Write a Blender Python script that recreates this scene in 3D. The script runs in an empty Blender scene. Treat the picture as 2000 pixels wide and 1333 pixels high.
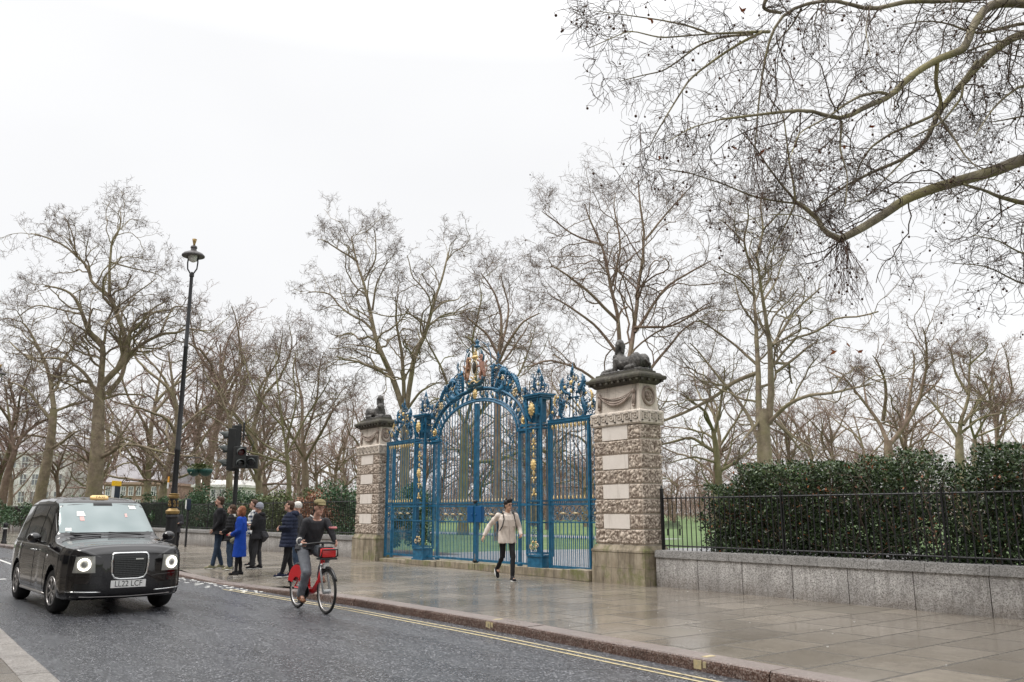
import bpy, bmesh, math, random
import numpy as np
from mathutils import Vector, Matrix, noise
from mathutils.bvhtree import BVHTree
R=math.radians
sc=bpy.context.scene
# ---------------- camera ----------------
F=1630.; YH=1004.; H=1.45; PIT=math.atan((YH-667)/F); AZ=R(37)
FW=(-math.cos(AZ),math.sin(AZ)); RT=(math.sin(AZ),math.cos(AZ))
cd=bpy.data.cameras.new('camera'); cam=bpy.data.objects.new('camera',cd); sc.collection.objects.link(cam)
sc.camera=cam; cd.lens=F*36/2000; cd.sensor_width=36; cd.clip_end=3000; cd.clip_start=.1
cam.location=(0,0,H)
_f=Vector((FW[0]*math.cos(PIT),FW[1]*math.cos(PIT),math.sin(PIT))); cam.rotation_euler=_f.to_track_quat('-Z','Y').to_euler()
# ---------------- world, sun, exposure ----------------
w=bpy.data.worlds.new('World'); sc.world=w; w.use_nodes=True
nt=w.node_tree; nt.nodes.clear(); N=nt.nodes; L=nt.links
out=N.new('ShaderNodeOutputWorld'); bg=N.new('ShaderNodeBackground'); bg.inputs[1].default_value=.1
sky=N.new('ShaderNodeTexSky'); sky.sky_type='NISHITA'; sky.sun_disc=False; sky.sun_elevation=R(60); sky.sun_rotation=R(205); sky.air_density=1; sky.dust_density=4
tc=N.new('ShaderNodeTexCoord'); mp=N.new('ShaderNodeMapping'); mp.inputs['Scale'].default_value=(1,1,2.2)
nz=N.new('ShaderNodeTexNoise'); nz.inputs['Scale'].default_value=1.3; nz.inputs['Detail'].default_value=4; nz.inputs['Roughness'].default_value=.45
rp=N.new('ShaderNodeValToRGB'); rp.color_ramp.elements[0].position=.3; rp.color_ramp.elements[0].color=(7.3,7.3,7.36,1); rp.color_ramp.elements[1].position=.62; rp.color_ramp.elements[1].color=(8.0,8.0,8.0,1)
mx=N.new('ShaderNodeMixRGB'); mx.inputs[0].default_value=.93
L.new(tc.outputs['Generated'],mp.inputs[0]); L.new(mp.outputs[0],nz.inputs['Vector']); L.new(nz.outputs[0],rp.inputs[0])
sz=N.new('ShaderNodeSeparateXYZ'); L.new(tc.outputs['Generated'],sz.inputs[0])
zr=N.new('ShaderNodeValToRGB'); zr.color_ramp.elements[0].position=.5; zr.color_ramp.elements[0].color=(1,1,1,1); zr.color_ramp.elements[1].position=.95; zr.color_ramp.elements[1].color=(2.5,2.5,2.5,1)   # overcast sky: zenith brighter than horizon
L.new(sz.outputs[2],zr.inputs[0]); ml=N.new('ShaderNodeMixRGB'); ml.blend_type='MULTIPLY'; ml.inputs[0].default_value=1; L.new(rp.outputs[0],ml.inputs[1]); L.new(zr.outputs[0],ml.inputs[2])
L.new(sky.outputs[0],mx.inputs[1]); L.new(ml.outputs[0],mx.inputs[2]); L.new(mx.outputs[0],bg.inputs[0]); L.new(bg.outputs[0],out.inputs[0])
sd=bpy.data.lights.new('sun','SUN'); sd.energy=1.5; sd.angle=R(25); sd.color=(1,.97,.93)
so=bpy.data.objects.new('sun',sd); sc.collection.objects.link(so)
so.rotation_euler=(R(30),0,R(-25))
sc.view_settings.view_transform='Standard'; sc.view_settings.look='None'; sc.view_settings.exposure=0.42; sc.view_settings.gamma=1
try:
    sc.cycles.max_bounces=5; sc.cycles.diffuse_bounces=2; sc.cycles.glossy_bounces=3; sc.cycles.transparent_max_bounces=6
except Exception: pass
# ---------------- helpers ----------------
rng=np.random.default_rng(7); random.seed(7)
def ray(px,py):
    u=(px-1000)/F; v=-(py-667)/F
    fh=math.cos(PIT)-v*math.sin(PIT); up=math.sin(PIT)+v*math.cos(PIT)
    return (FW[0]*fh+RT[0]*u, FW[1]*fh+RT[1]*u, up)
def atd(px,py,d):
    r=ray(px,py); fh=r[0]*FW[0]+r[1]*FW[1]; t=d/fh; return Vector((r[0]*t,r[1]*t,H+r[2]*t))
def link(o,parent=None):
    sc.collection.objects.link(o)
    if parent is not None: o.parent=parent
    return o
def tag(o,label=None,cat=None,group=None,kind=None):
    if label: o['label']=label
    if cat: o['category']=cat
    if group: o['group']=group
    if kind: o['kind']=kind
    return o
def thing(name,label,cat,loc=(0,0,0),rz=0,group=None):
    o=bpy.data.objects.new(name,None); o.empty_display_size=.2; link(o); o.location=loc; o.rotation_euler=(0,0,rz)
    return tag(o,label,cat,group)
def mesh_np(name,V,Fq,mat,parent=None,smooth=False,uv=None):
    """V (n,3), Fq (m,k) uniform faces"""
    V=np.asarray(V,dtype=np.float32); Fq=np.asarray(Fq,dtype=np.int32)
    me=bpy.data.meshes.new(name); k=Fq.shape[1]
    me.vertices.add(len(V)); me.vertices.foreach_set('co',V.ravel())
    me.loops.add(Fq.size); me.loops.foreach_set('vertex_index',Fq.ravel())
    me.polygons.add(len(Fq)); me.polygons.foreach_set('loop_start',np.arange(len(Fq),dtype=np.int32)*k)
    if smooth: me.polygons.foreach_set('use_smooth',np.ones(len(Fq),dtype=bool))
    me.update(calc_edges=True)
    if mat: me.materials.append(mat)
    return link(bpy.data.objects.new(name,me),parent)
def copy_tree(o,parent=None):
    c=o.copy(); link(c)
    if parent is not None: c.parent=parent
    for ch in list(o.children): copy_tree(ch,c)
    return c
class MB:
    """collects shapes into one mesh"""
    def __init__(s): s.v=[]; s.f=[]
    def add(s,v,f):
        n=len(s.v); s.v+= [tuple(a) for a in v]; s.f+=[tuple(i+n for i in q) for q in f]; return s
    def box(s,x0,x1,y0,y1,z0,z1,b=0):
        if b:
            bm=bmesh.new(); bmesh.ops.create_cube(bm,size=1)
            for q in bm.verts: q.co=Vector(((x0+x1)/2+q.co.x*(x1-x0),(y0+y1)/2+q.co.y*(y1-y0),(z0+z1)/2+q.co.z*(z1-z0)))
            bmesh.ops.bevel(bm,geom=bm.edges[:],offset=b,segments=2,affect='EDGES',profile=.6)
            bm.verts.ensure_lookup_table(); bm.verts.index_update()
            s.add([q.co for q in bm.verts],[[q.index for q in fc.verts] for fc in bm.faces]); bm.free(); return s
        v=[(x,y,z) for x in (x0,x1) for y in (y0,y1) for z in (z0,z1)]
        return s.add(v,[(0,1,3,2),(4,6,7,5),(0,4,5,1),(2,3,7,6),(0,2,6,4),(1,5,7,3)])
    def tube(s,pts,r,n=8,caps=True,closed=False,flat=1.0):
        pts=[Vector(p) for p in pts]; m=len(pts)
        rs=r if hasattr(r,'__len__') else [r]*m
        base=len(s.v); up=None
        for i,p in enumerate(pts):
            if closed: t=pts[(i+1)%m]-pts[i-1]
            else: t=pts[min(i+1,m-1)]-pts[max(i-1,0)]
            if t.length<1e-9: t=Vector((0,0,1))
            t.normalize()
            if up is None:
                up=Vector((0,1,0)) if abs(t.y)<.8 else Vector((1,0,0))
            a=(up-t*up.dot(t))
            if a.length<1e-6: a=t.orthogonal()
            a.normalize(); b=t.cross(a); up=a
            for k in range(n):
                an=2*math.pi*k/n; s.v.append(tuple(p+a*math.cos(an)*rs[i]*flat+b*math.sin(an)*rs[i]))
        for i in range(m if closed else m-1):
            j=(i+1)%m
            for k in range(n):
                s.f.append((base+i*n+k,base+i*n+(k+1)%n,base+j*n+(k+1)%n,base+j*n+k))
        if caps and not closed:
            s.f.append(tuple(base+k for k in range(n))[::-1]); s.f.append(tuple(base+(m-1)*n+k for k in range(n)))
        return s
    def bar(s,p,q,w,d=None):
        return s.tube([p,q],w*.7071,4)
    def lathe(s,prof,c=(0,0,0),n=20,axis='z',M=None):
        base=len(s.v); c=Vector(c)
        for r,z in prof:
            for k in range(n):
                an=2*math.pi*k/n
                if axis=='z': q=Vector((r*math.cos(an),r*math.sin(an),z))
                elif axis=='y': q=Vector((r*math.cos(an),z,r*math.sin(an)))
                else: q=Vector((z,r*math.cos(an),r*math.sin(an)))
                if M is not None: q=M@q
                s.v.append(tuple(q+c))
        for i in range(len(prof)-1):
            for k in range(n):
                s.f.append((base+i*n+k,base+i*n+(k+1)%n,base+(i+1)*n+(k+1)%n,base+(i+1)*n+k))
        s.f.append(tuple(base+k for k in range(n))[::-1]); s.f.append(tuple(base+(len(prof)-1)*n+k for k in range(n)))
        return s
    def ell(s,c,r,nu=12,nv=8,M=None):
        c=Vector(c); r=r if hasattr(r,'__len__') else (r,r,r)
        base=len(s.v)
        for i in range(1,nv):
            th=math.pi*i/nv
            for k in range(nu):
                an=2*math.pi*k/nu
                q=Vector((r[0]*math.sin(th)*math.cos(an),r[1]*math.sin(th)*math.sin(an),r[2]*math.cos(th)))
                if M is not None: q=M@q
                s.v.append(tuple(q+c))
        t=Vector((0,0,r[2])); b=Vector((0,0,-r[2]))
        if M is not None: t=M@t; b=M@b
        s.v.append(tuple(c+t)); s.v.append(tuple(c+b)); T=len(s.v)-2
        for i in range(nv-2):
            for k in range(nu):
                s.f.append((base+i*nu+k,base+(i+1)*nu+k,base+(i+1)*nu+(k+1)%nu,base+i*nu+(k+1)%nu))
        for k in range(nu):
            s.f.append((T,base+k,base+(k+1)%nu)); s.f.append((T+1,base+(nv-2)*nu+(k+1)%nu,base+(nv-2)*nu+k))
        return s
    def loft(s,rings,n=16):
        """rings: (center, rx, ry[, M]) elliptical horizontal rings, closed"""
        base=len(s.v)
        for rg in rings:
            c=Vector(rg[0]); M=rg[3] if len(rg)>3 else None
            for k in range(n):
                an=2*math.pi*k/n; q=Vector((rg[1]*math.cos(an),rg[2]*math.sin(an),0))
                if M is not None: q=M@q
                s.v.append(tuple(c+q))
        for i in range(len(rings)-1):
            for k in range(n):
                s.f.append((base+i*n+k,base+i*n+(k+1)%n,base+(i+1)*n+(k+1)%n,base+(i+1)*n+k))
        s.f.append(tuple(base+k for k in range(n))[::-1]); s.f.append(tuple(base+(len(rings)-1)*n+k for k in range(n)))
        return s
    def capsule(s,p,q,r0,r1,n=12):
        p=Vector(p); q=Vector(q); d=q-p; Ln=d.length
        if Ln<1e-6: return s.ell(p,r0)
        d/=Ln; pts=[];rs=[]
        for a in (0.02,.3,.6,.85,): 
            pts.append(p-d*r0*math.cos(a*math.pi/2)); rs.append(r0*math.sin(a*math.pi/2))
        pts.append(p); rs.append(r0); pts.append(q); rs.append(r1)
        for a in (.85,.6,.3,.02):
            pts.append(q+d*r1*math.cos(a*math.pi/2)); rs.append(r1*math.sin(a*math.pi/2))
        return s.tube(pts,rs,n)
    def prism(s,poly,y0,y1):
        """polygon of (x,z) extruded along y"""
        n=len(poly); v=[(x,y0,z) for x,z in poly]+[(x,y1,z) for x,z in poly]
        return s.add(v,[tuple(range(n)),tuple(range(2*n-1,n-1,-1))]+[(i,i+n,(i+1)%n+n,(i+1)%n) for i in range(n)])
    def build(s,name,mat,parent=None,smooth=False,loc=None,angle=None):
        me=bpy.data.meshes.new(name); me.from_pydata(s.v,[],s.f)
        bm=bmesh.new(); bm.from_mesh(me); bmesh.ops.recalc_face_normals(bm,faces=bm.faces); bm.to_mesh(me); bm.free()
        if smooth:
            for p in me.polygons: p.use_smooth=True
            if angle: me.set_sharp_from_angle(angle=R(angle))
        if mat: me.materials.append(mat)
        o=link(bpy.data.objects.new(name,me),parent)
        if loc is not None: o.location=loc
        return o
def build_each(mb,name,mat_,parent,smooth=True):
    n=len(mb.v); par=list(range(n))
    def fd(a):
        while par[a]!=a: par[a]=par[par[a]]; a=par[a]
        return a
    for f_ in mb.f:
        r=fd(f_[0])
        for k in f_[1:]: par[fd(k)]=r
    gr={}
    for f_ in mb.f: gr.setdefault(fd(f_[0]),[]).append(f_)
    for fs in gr.values():
        ids=sorted({i for f_ in fs for i in f_}); mp_={i:k for k,i in enumerate(ids)}; q=MB(); q.v=[mb.v[i] for i in ids]; q.f=[tuple(mp_[i] for i in f_) for f_ in fs]; q.build(name,mat_,parent,smooth=smooth)
def remesh(mb,name,mat,parent,voxel=.008,it=2,wrinkle=0,wf=14,seed=0,wdir=(1,1,.45)):
    me=bpy.data.meshes.new('tmp'); me.from_pydata(mb.v,[],mb.f)
    bm=bmesh.new(); bm.from_mesh(me); bmesh.ops.recalc_face_normals(bm,faces=bm.faces); bm.to_mesh(me); bm.free()
    o=bpy.data.objects.new('tmp',me); sc.collection.objects.link(o)
    m=o.modifiers.new('r','REMESH'); m.mode='VOXEL'; m.voxel_size=voxel; m.use_smooth_shade=True
    m2=o.modifiers.new('s','SMOOTH'); m2.factor=.5; m2.iterations=it
    dg=bpy.context.evaluated_depsgraph_get(); dg.update()
    nm=bpy.data.meshes.new_from_object(o.evaluated_get(dg)); bpy.data.objects.remove(o); bpy.data.meshes.remove(me)
    nm.name=name
    n=len(nm.vertices)
    if wrinkle and n:
        co=np.empty(n*3,dtype=np.float32); nm.vertices.foreach_get('co',co); co=co.reshape(-1,3)
        no=np.empty(n*3,dtype=np.float32); nm.vertices.foreach_get('normal',no); no=no.reshape(-1,3)
        x,y,z=(co*np.array(wdir)*wf).T; s0=seed*1.7
        w_=np.sin(x*1.3+2.1*np.sin(z*1.1+s0)+s0)*np.sin(y*1.7+z*1.9+1.5*np.sin(x*.9+s0))+.5*np.sin(z*4.1+x*2.7+2*np.sin(y*2.3+s0))+.3*np.sin(z*7.+y*6+x*3+s0)
        co+=no*(w_*wrinkle)[:,None]; nm.vertices.foreach_set('co',co.ravel())
    for p in nm.polygons: p.use_smooth=True
    nm.materials.clear(); nm.materials.append(mat)
    return link(bpy.data.objects.new(name,nm),parent)
# ---------------- materials ----------------
def mat(name,col,rough=.6,metal=0,spec=.5,var=None,vscale=8,detail=6,bump=0,bscale=40,coat=0,emit=None,estr=0,coords='Object',obrand=0,stretch=None):
    m=bpy.data.materials.new(name); m.use_nodes=True; t=m.node_tree; N=t.nodes; L=t.links
    b=N['Principled BSDF']; b.inputs['Roughness'].default_value=rough; b.inputs['Metallic'].default_value=metal; b.inputs['Specular IOR Level'].default_value=spec
    b.inputs['Base Color'].default_value=(*col,1)
    if coat: b.inputs['Coat Weight'].default_value=coat; b.inputs['Coat Roughness'].default_value=.04
    if emit: b.inputs['Emission Color'].default_value=(*emit,1); b.inputs['Emission Strength'].default_value=estr
    tc=N.new('ShaderNodeTexCoord'); src=tc.outputs[coords]
    if stretch:
        mp=N.new('ShaderNodeMapping'); mp.inputs['Scale'].default_value=stretch; L.new(src,mp.inputs[0]); src=mp.outputs[0]
    if var is not None:
        n=N.new('ShaderNodeTexNoise'); n.inputs['Scale'].default_value=vscale; n.inputs['Detail'].default_value=detail; n.inputs['Roughness'].default_value=.65
        L.new(src,n.inputs['Vector']); r=N.new('ShaderNodeValToRGB')
        cols=[col]+list(var); k=len(cols)
        while len(r.color_ramp.elements)<k: r.color_ramp.elements.new(.5)
        for i,c in enumerate(cols):
            e=r.color_ramp.elements[i]; e.position=.32+.36*i/(k-1); e.color=(*c,1)
        L.new(n.outputs[0],r.inputs[0]); L.new(r.outputs[0],b.inputs['Base Color'])
    if bump:
        n2=N.new('ShaderNodeTexNoise'); n2.inputs['Scale'].default_value=bscale; n2.inputs['Detail'].default_value=5
        L.new(src,n2.inputs['Vector']); bp=N.new('ShaderNodeBump'); bp.inputs['Strength'].default_value=bump; bp.inputs['Distance'].default_value=.02
        L.new(n2.outputs[0],bp.inputs['Height']); L.new(bp.outputs[0],b.inputs['Normal'])
    return m
class G:
    """small node-graph helper"""
    def __init__(s,name):
        s.m=bpy.data.materials.new(name); s.m.use_nodes=True; s.t=s.m.node_tree; s.N=s.t.nodes; s.L=s.t.links; s.b=s.N['Principled BSDF']; s.tc=s.N.new('ShaderNodeTexCoord')
    def n(s,ty,inp=None,**kw):
        x=s.N.new('ShaderNode'+ty)
        for k,v in kw.items(): setattr(x,k,v)
        for k,v in (inp or {}).items():
            if isinstance(v,bpy.types.NodeSocket): s.L.new(v,x.inputs[k])
            else: x.inputs[k].default_value=v
        return x
    def noise(s,vec,scale,det=4,rough=.6,**k): return s.n('TexNoise',{'Vector':vec,'Scale':scale,'Detail':det,'Roughness':rough},**k).outputs[0]
    def ramp(s,fac,stops):
        r=s.n('ValToRGB',{0:fac}); e=r.color_ramp.elements
        while len(e)<len(stops): e.new(.5)
        for i,(p,c) in enumerate(stops):
            e[i].position=p; e[i].color=(*c,1) if hasattr(c,'__len__') else (c,c,c,1)
        return r.outputs[0]
    def mix(s,fac,a,b,mode='MIX'):
        x=s.n('MixRGB',{0:fac},blend_type=mode)
        for i,v in ((1,a),(2,b)):
            if isinstance(v,bpy.types.NodeSocket): s.L.new(v,x.inputs[i])
            else: x.inputs[i].default_value=(*v,1)
        return x.outputs[0]
    def math(s,op,a,b=0.): return s.n('Math',{0:a,1:b},operation=op).outputs[0]
    def map(s,vec,sc=(1,1,1),rot=(0,0,0)): return s.n('Mapping',{'Vector':vec,'Scale':sc,'Rotation':rot}).outputs[0]
    def set(s,**k):
        for a,v in k.items():
            a={'col':'Base Color','rough':'Roughness','normal':'Normal','spec':'Specular IOR Level','coat':'Coat Weight','coatr':'Coat Roughness'}.get(a,a)
            if isinstance(v,bpy.types.NodeSocket): s.L.new(v,s.b.inputs[a])
            else: s.b.inputs[a].default_value=v
    def bump(s,h,st=.5,dist=.01,nrm=None):
        i={'Height':h,'Strength':st,'Distance':dist}
        if nrm is not None: i['Normal']=nrm
        return s.n('Bump',i).outputs[0]
# asphalt, wet
g=G('wet_asphalt'); P=g.tc.outputs['Object']
v1=g.n('TexVoronoi',{'Vector':P,'Scale':62.}).outputs[0]
v1c=g.n('TexVoronoi',{'Vector':P,'Scale':62.}); rc=g.n('SeparateColor',{0:v1c.outputs['Color']}).outputs[0]
n1=g.noise(P,.35,5,.6); n2=g.noise(P,260,2,.5); n3=g.noise(g.map(P,(.25,1.6,1)),.9,5,.6)
c=g.ramp(rc,[(0,(.012,.013,.016)),(.45,(.034,.036,.042)),(.75,(.095,.10,.11)),(.92,(.19,.19,.205)),(1,(.42,.42,.44))])
c=g.mix(g.ramp(n1,[(.35,.0),(.7,.3)]),c,(.04,.042,.048))
cr=g.n('TexVoronoi',{'Vector':g.mix(.12,P,g.n('TexNoise',{'Vector':P,'Scale':2.,'Detail':4.}).outputs[1]),'Scale':.17},feature='DISTANCE_TO_EDGE').outputs[0]
c=g.mix(g.math('MULTIPLY',g.ramp(cr,[(0,1),(.0022,0)]),g.ramp(g.noise(P,.6,2),[(.5,0),(.56,1)])),c,(.006,.006,.007))
g.set(col=c,rough=g.ramp(n3,[(.3,.14),(.5,.28),(.7,.44)]),normal=g.bump(g.math('ADD',g.math('MULTIPLY',v1,1.),g.math('MULTIPLY',n2,.5)),.75,.006),spec=.6)
M_asphalt=g.m
# paving slabs, wet
g=G('wet_paving'); P=g.tc.outputs['Object']
Pr=g.map(P,(1,1,1),(0,0,R(90)))
br=g.n('TexBrick',{'Vector':Pr,'Scale':1.,'Color1':(.36,.315,.26,1),'Color2':(.20,.175,.145,1),'Mortar':(.03,.026,.022,1),'Mortar Size':.02,'Mortar Smooth':.2,'Bias':0.,'Brick Width':.98,'Row Height':.72}); br.offset=.5
n1=g.noise(P,.45,5,.65); n2=g.noise(P,6,5,.7); n3=g.noise(g.map(P,(1,.5,1)),.55,4,.5)
c=g.mix(g.ramp(n2,[(.3,.55),(.7,0)]),br.outputs[0],(.15,.13,.105)); c=g.mix(g.ramp(n1,[(.3,.55),(.7,0)]),c,(.12,.105,.085))
wet=g.ramp(n3,[(.36,.08),(.5,.18),(.64,.34)])
rr=g.mix(br.outputs[1],wet,(.5,.5,.5))
h=g.math('SUBTRACT',g.math('MULTIPLY',g.noise(P,30,4),.12),br.outputs[1])
g.set(col=c,rough=rr,normal=g.bump(g.math('ADD',h,g.math('MULTIPLY',g.noise(P,1.2,2),1.4)),.35,.006),spec=.55)
M_paving=g.m
# kerb granite
def granite(name,cols,rough=.45,joint=None,streak=0,bump=.3,top=None):
    g=G(name); P=g.tc.outputs['Object']
    v=g.n('TexVoronoi',{'Vector':P,'Scale':75.}); rc=g.n('SeparateColor',{0:v.outputs['Color']}).outputs[0]
    c=g.ramp(rc,[(i/(len(cols)-1),q) for i,q in enumerate(cols)])
    c=g.mix(g.ramp(g.noise(P,1.5,5,.7),[(.35,.5),(.65,0)]),c,cols[0])
    if top:
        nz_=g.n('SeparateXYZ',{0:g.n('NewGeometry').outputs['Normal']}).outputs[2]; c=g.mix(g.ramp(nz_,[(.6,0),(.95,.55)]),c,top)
    if streak:
        s=g.noise(g.map(P,(5,5,.45)),1.6,6,.75)
        c=g.mix(g.ramp(s,[(.45,0),(.7,streak)]),c,(.075,.066,.056))
        z=g.n('SeparateXYZ',{0:P}).outputs[2]
        c=g.mix(g.math('MULTIPLY',g.ramp(z,[(.0,1),(.32,0)]),g.ramp(g.noise(P,3,4),[(.3,.15),(.65,.75)])),c,(.11,.085,.065))
    g.set(col=c,rough=g.ramp(g.noise(P,2,3),[(.3,rough-.15),(.7,rough+.15)]),normal=g.bump(g.noise(P,60,5,.7),bump,.006))
    return g.m
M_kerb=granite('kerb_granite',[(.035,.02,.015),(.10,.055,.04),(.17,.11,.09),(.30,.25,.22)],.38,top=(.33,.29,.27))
M_kerbtop=granite('kerb_pale',[(.16,.14,.125),(.26,.23,.2),(.36,.33,.3),(.5,.48,.45)],.4)
M_wall=granite('wall_granite',[(.16,.15,.145),(.42,.40,.38),(.58,.56,.54),(.74,.72,.70)],.65,streak=.6)
M_coping=granite('coping_granite',[(.13,.125,.12),(.29,.28,.27),(.40,.39,.38),(.54,.53,.52)],.6,streak=.3)
# pillar stones
def stone(name,a,b,dirt,ds=(.5,.72),moss=None,bs=25,bump=.35):
    g=G(name); P=g.tc.outputs['Object']
    c=g.ramp(g.noise(P,3,6,.7),[(.3,b),(.7,a)])
    c=g.mix(g.ramp(g.noise(g.map(P,(4,4,.6)),1.5,6,.7),[(ds[0],0),(ds[1],.85)]),c,dirt)
    if moss: c=g.mix(g.ramp(g.noise(g.map(P,(1,1,1.2)),2.2,6,.75),[(.5,0),(.66,.75)]),c,moss)
    g.set(col=c,rough=.8,normal=g.bump(g.noise(P,bs,6,.7),bump,.01))
    return g.m
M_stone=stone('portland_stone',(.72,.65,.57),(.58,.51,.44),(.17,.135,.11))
M_plain=stone('dressed_stone',(.80,.74,.68),(.70,.64,.58),(.44,.38,.33),(.55,.8))
M_plinth=stone('mossy_stone',(.44,.38,.29),(.26,.21,.145),(.07,.055,.035),(.42,.66),(.15,.165,.045),12,.5)
M_cap=stone('blackened_stone',(.075,.065,.052),(.03,.027,.023),(.16,.15,.115),(.5,.7),(.085,.085,.05),15,.5)
M_statue=mat('weathered_statue',(.035,.032,.03),.55,var=[(.075,.07,.065),(.14,.13,.12)],vscale=9,bump=.5,bscale=30)
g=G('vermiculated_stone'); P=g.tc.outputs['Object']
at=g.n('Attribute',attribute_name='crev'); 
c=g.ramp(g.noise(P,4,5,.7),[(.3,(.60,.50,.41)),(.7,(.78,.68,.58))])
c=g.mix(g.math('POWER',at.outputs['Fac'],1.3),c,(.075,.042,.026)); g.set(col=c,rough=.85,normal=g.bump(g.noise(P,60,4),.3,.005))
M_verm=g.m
# metals
M_blue=mat('blue_gate_paint',(.012,.075,.14),.4,0,.5,var=[(.014,.12,.225),(.03,.165,.29)],vscale=7,bump=.08,bscale=60)
M_bluedk=mat('blue_scroll_paint',(.012,.08,.15),.35,0,.5,var=[(.03,.14,.25)],vscale=9)
M_gold=mat('gilding',(.62,.42,.13),.45,.3,.5,var=[(.8,.6,.28),(.35,.22,.08)],vscale=14,bump=.3,bscale=40)
M_palegold=mat('pale_gilding',(.70,.58,.38),.45,.2,.5,var=[(.5,.38,.2),(.85,.78,.62)],vscale=18)
M_black=mat('black_iron',(.012,.012,.013),.42,0,.5,var=[(.02,.02,.022)],vscale=8,bump=.1)
M_bluelock=mat('lock_box_blue',(.008,.085,.23),.3)
M_shield=mat('dark_shield',(.012,.012,.010),.35,var=[(.06,.045,.02)],vscale=22)
M_red2=mat('pale_red',(.22,.08,.065),.5,var=[(.38,.2,.13),(.08,.03,.05)],vscale=14)
M_red=mat('heraldic_red',(.15,.035,.04),.5,var=[(.36,.2,.10),(.04,.02,.05)],vscale=12)
M_green=mat('heraldic_green',(.02,.10,.12),.5,var=[(.02,.07,.13)],vscale=12)
# ================= SETTING =================
def interp(tab,x):
    if x<=tab[0][0]: a,b=tab[0],tab[1]
    elif x>=tab[-1][0]: a,b=tab[-2],tab[-1]
    else:
        for a,b in zip(tab,tab[1:]):
            if a[0]<=x<=b[0]: break
    return a[1]+(b[1]-a[1])*(x-a[0])/(b[0]-a[0])
KT=[(-140,-2.2),(-90,2.4),(-47,5.15),(-30,6.15),(-22.6,6.42),(-19,6.52),(-16,6.72),(-13.5,6.92),(-9.4,7.02),(-5,6.9),(8,6.6)]
def kerbY(x): return interp(KT,x)
WT=[(-140,6.4),(-90,9.5),(-44,12.3),(-26,13.1),(8,13.1)]
def wallY(x): return interp(WT,x)
def drop(x):   # lowered kerb at the crossing
    return max(0,min(1,(x+23.2)/1.2))*max(0,min(1,(-16.9-x)/1.0))
def sheet(name,xs,fy0,fy1,z,m,ny=1,zf=None):
    V=[];Fq=[]
    for x in xs:
        for j in range(ny+1):
            y=fy0(x)+(fy1(x)-fy0(x))*j/ny; V.append((x,y,zf(x,y,j) if zf else z))
    for i in range(len(xs)-1):
        for j in range(ny):
            a=i*(ny+1)+j; Fq.append((a,a+ny+1,a+ny+2,a+1))
    return tag(mesh_np(name,V,Fq,m),kind='structure')
M_lawn=mat('lawn_grass',(.07,.12,.035),.8,var=[(.10,.165,.05),(.14,.18,.075)],vscale=.8,bump=.6,bscale=60)
M_soil=mat('leafy_soil',(.10,.065,.045),.9,var=[(.16,.11,.075),(.05,.035,.025)],vscale=14,bump=.8,bscale=25)
M_path=mat('park_path',(.20,.205,.215),.35,var=[(.26,.26,.27),(.15,.155,.165)],vscale=1.3,bump=.2,bscale=50)
M_far=mat('far_ground',(.10,.13,.06),.9)
tag(mesh_np('ground',[(-1500,-1500,-.16),(1500,-1500,-.16),(1500,1500,-.16),(-1500,1500,-.16)],[(0,1,2,3)],M_far),kind='structure')
xs=list(np.arange(-140,9,1.0))
sheet('road',xs,lambda x:1.5,lambda x:kerbY(x)+.05,-.12,M_asphalt)
pxs=list(np.arange(-140,-26,1.0))+list(np.arange(-26,9,.35))
def pz(x,y,j): return -.085*drop(x)*max(0,1-(y-kerbY(x)-.3)/1.3)
sheet('pavement',pxs,lambda x:kerbY(x)+.3,lambda x:wallY(x)+.3,0,M_paving,14,pz)
# kerb stones
def kerb(name,f0,xr,w,mats,dropf=None,step=1.15,gap=.008):
    mb=MB(); x=xr[0]; k=0
    while x<xr[1]:
        L_=step*(.8+.4*random.random()); x2=min(x+L_,xr[1])
        dz0=-.09*(dropf(x) if dropf else 0); dz1=-.09*(dropf(x2) if dropf else 0)
        xa,xb=x+gap/2,x2-gap/2; ya,yb=f0(xa),f0(xb); j=random.uniform(-.006,.006)
        ya+=j; yb+=j; zt=.004+random.uniform(-.003,.004)
        def sec(x_,y_,dz): return [(x_,y_,-.13),(x_,y_+.01,-.03+dz),(x_,y_+.02,zt-.012+dz),(x_,y_+.035,zt+dz),(x_,y_+w,zt+dz),(x_,y_+w,-.13)]
        v=sec(xa,ya,dz0)+sec(xb,yb,dz1)
        mb.add(v,[(i,i+1,i+7,i+6) for i in range(5)]+[(0,5,4,3,2,1),(6,7,8,9,10,11)]); x=x2
    o=mb.build(name,mats); return tag(o,kind='structure')
kerb('kerb',kerbY,(-140,8),.31,M_kerb,drop,2.1)
kt=MB()
for x in np.arange(-22.8,8,.6):   # worn paler tops, a thin skin over the kerb stones
    pass
# near pavement where the photographer stands
k2=kerb('near_kerb',lambda x:-1.55,(-1.5,60),.30,M_kerbtop,None,1.0)
k2.rotation_euler=(0,0,math.pi)
sheet('near_pavement',list(np.arange(-60,9,1.)),lambda x:-5.,lambda x:1.252,.0,M_paving)
# park ground
sheet('lawn',list(np.arange(-400,260,20.)),lambda x:wallY(x)+.25 if x>-140 else 6,lambda x:500,-.012,M_lawn)
sheet('carriage_path',[-27.5,-24,-20,-16,-11.5],lambda x:13.35,lambda x:{-27.5:22,-24:31,-20:33,-16:31,-11.5:17}[x],-.004,M_path)
sheet('park_path',list(np.arange(-160,-33,6.)),lambda x:36.5+3*math.sin(x*.02),lambda x:40.3+3*math.sin(x*.02),-.006,M_path)
sheet('hedge_bed',[-11.45,-8,-2,5],lambda x:13.35,lambda x:15.9+.3*math.sin(x*2),-.002,M_soil)
sheet('shrub_bed',list(np.arange(-95,-25.5,3)),lambda x:wallY(x)+.3,lambda x:wallY(x)+4.6+.5*math.sin(x),-.002,M_soil)
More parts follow.
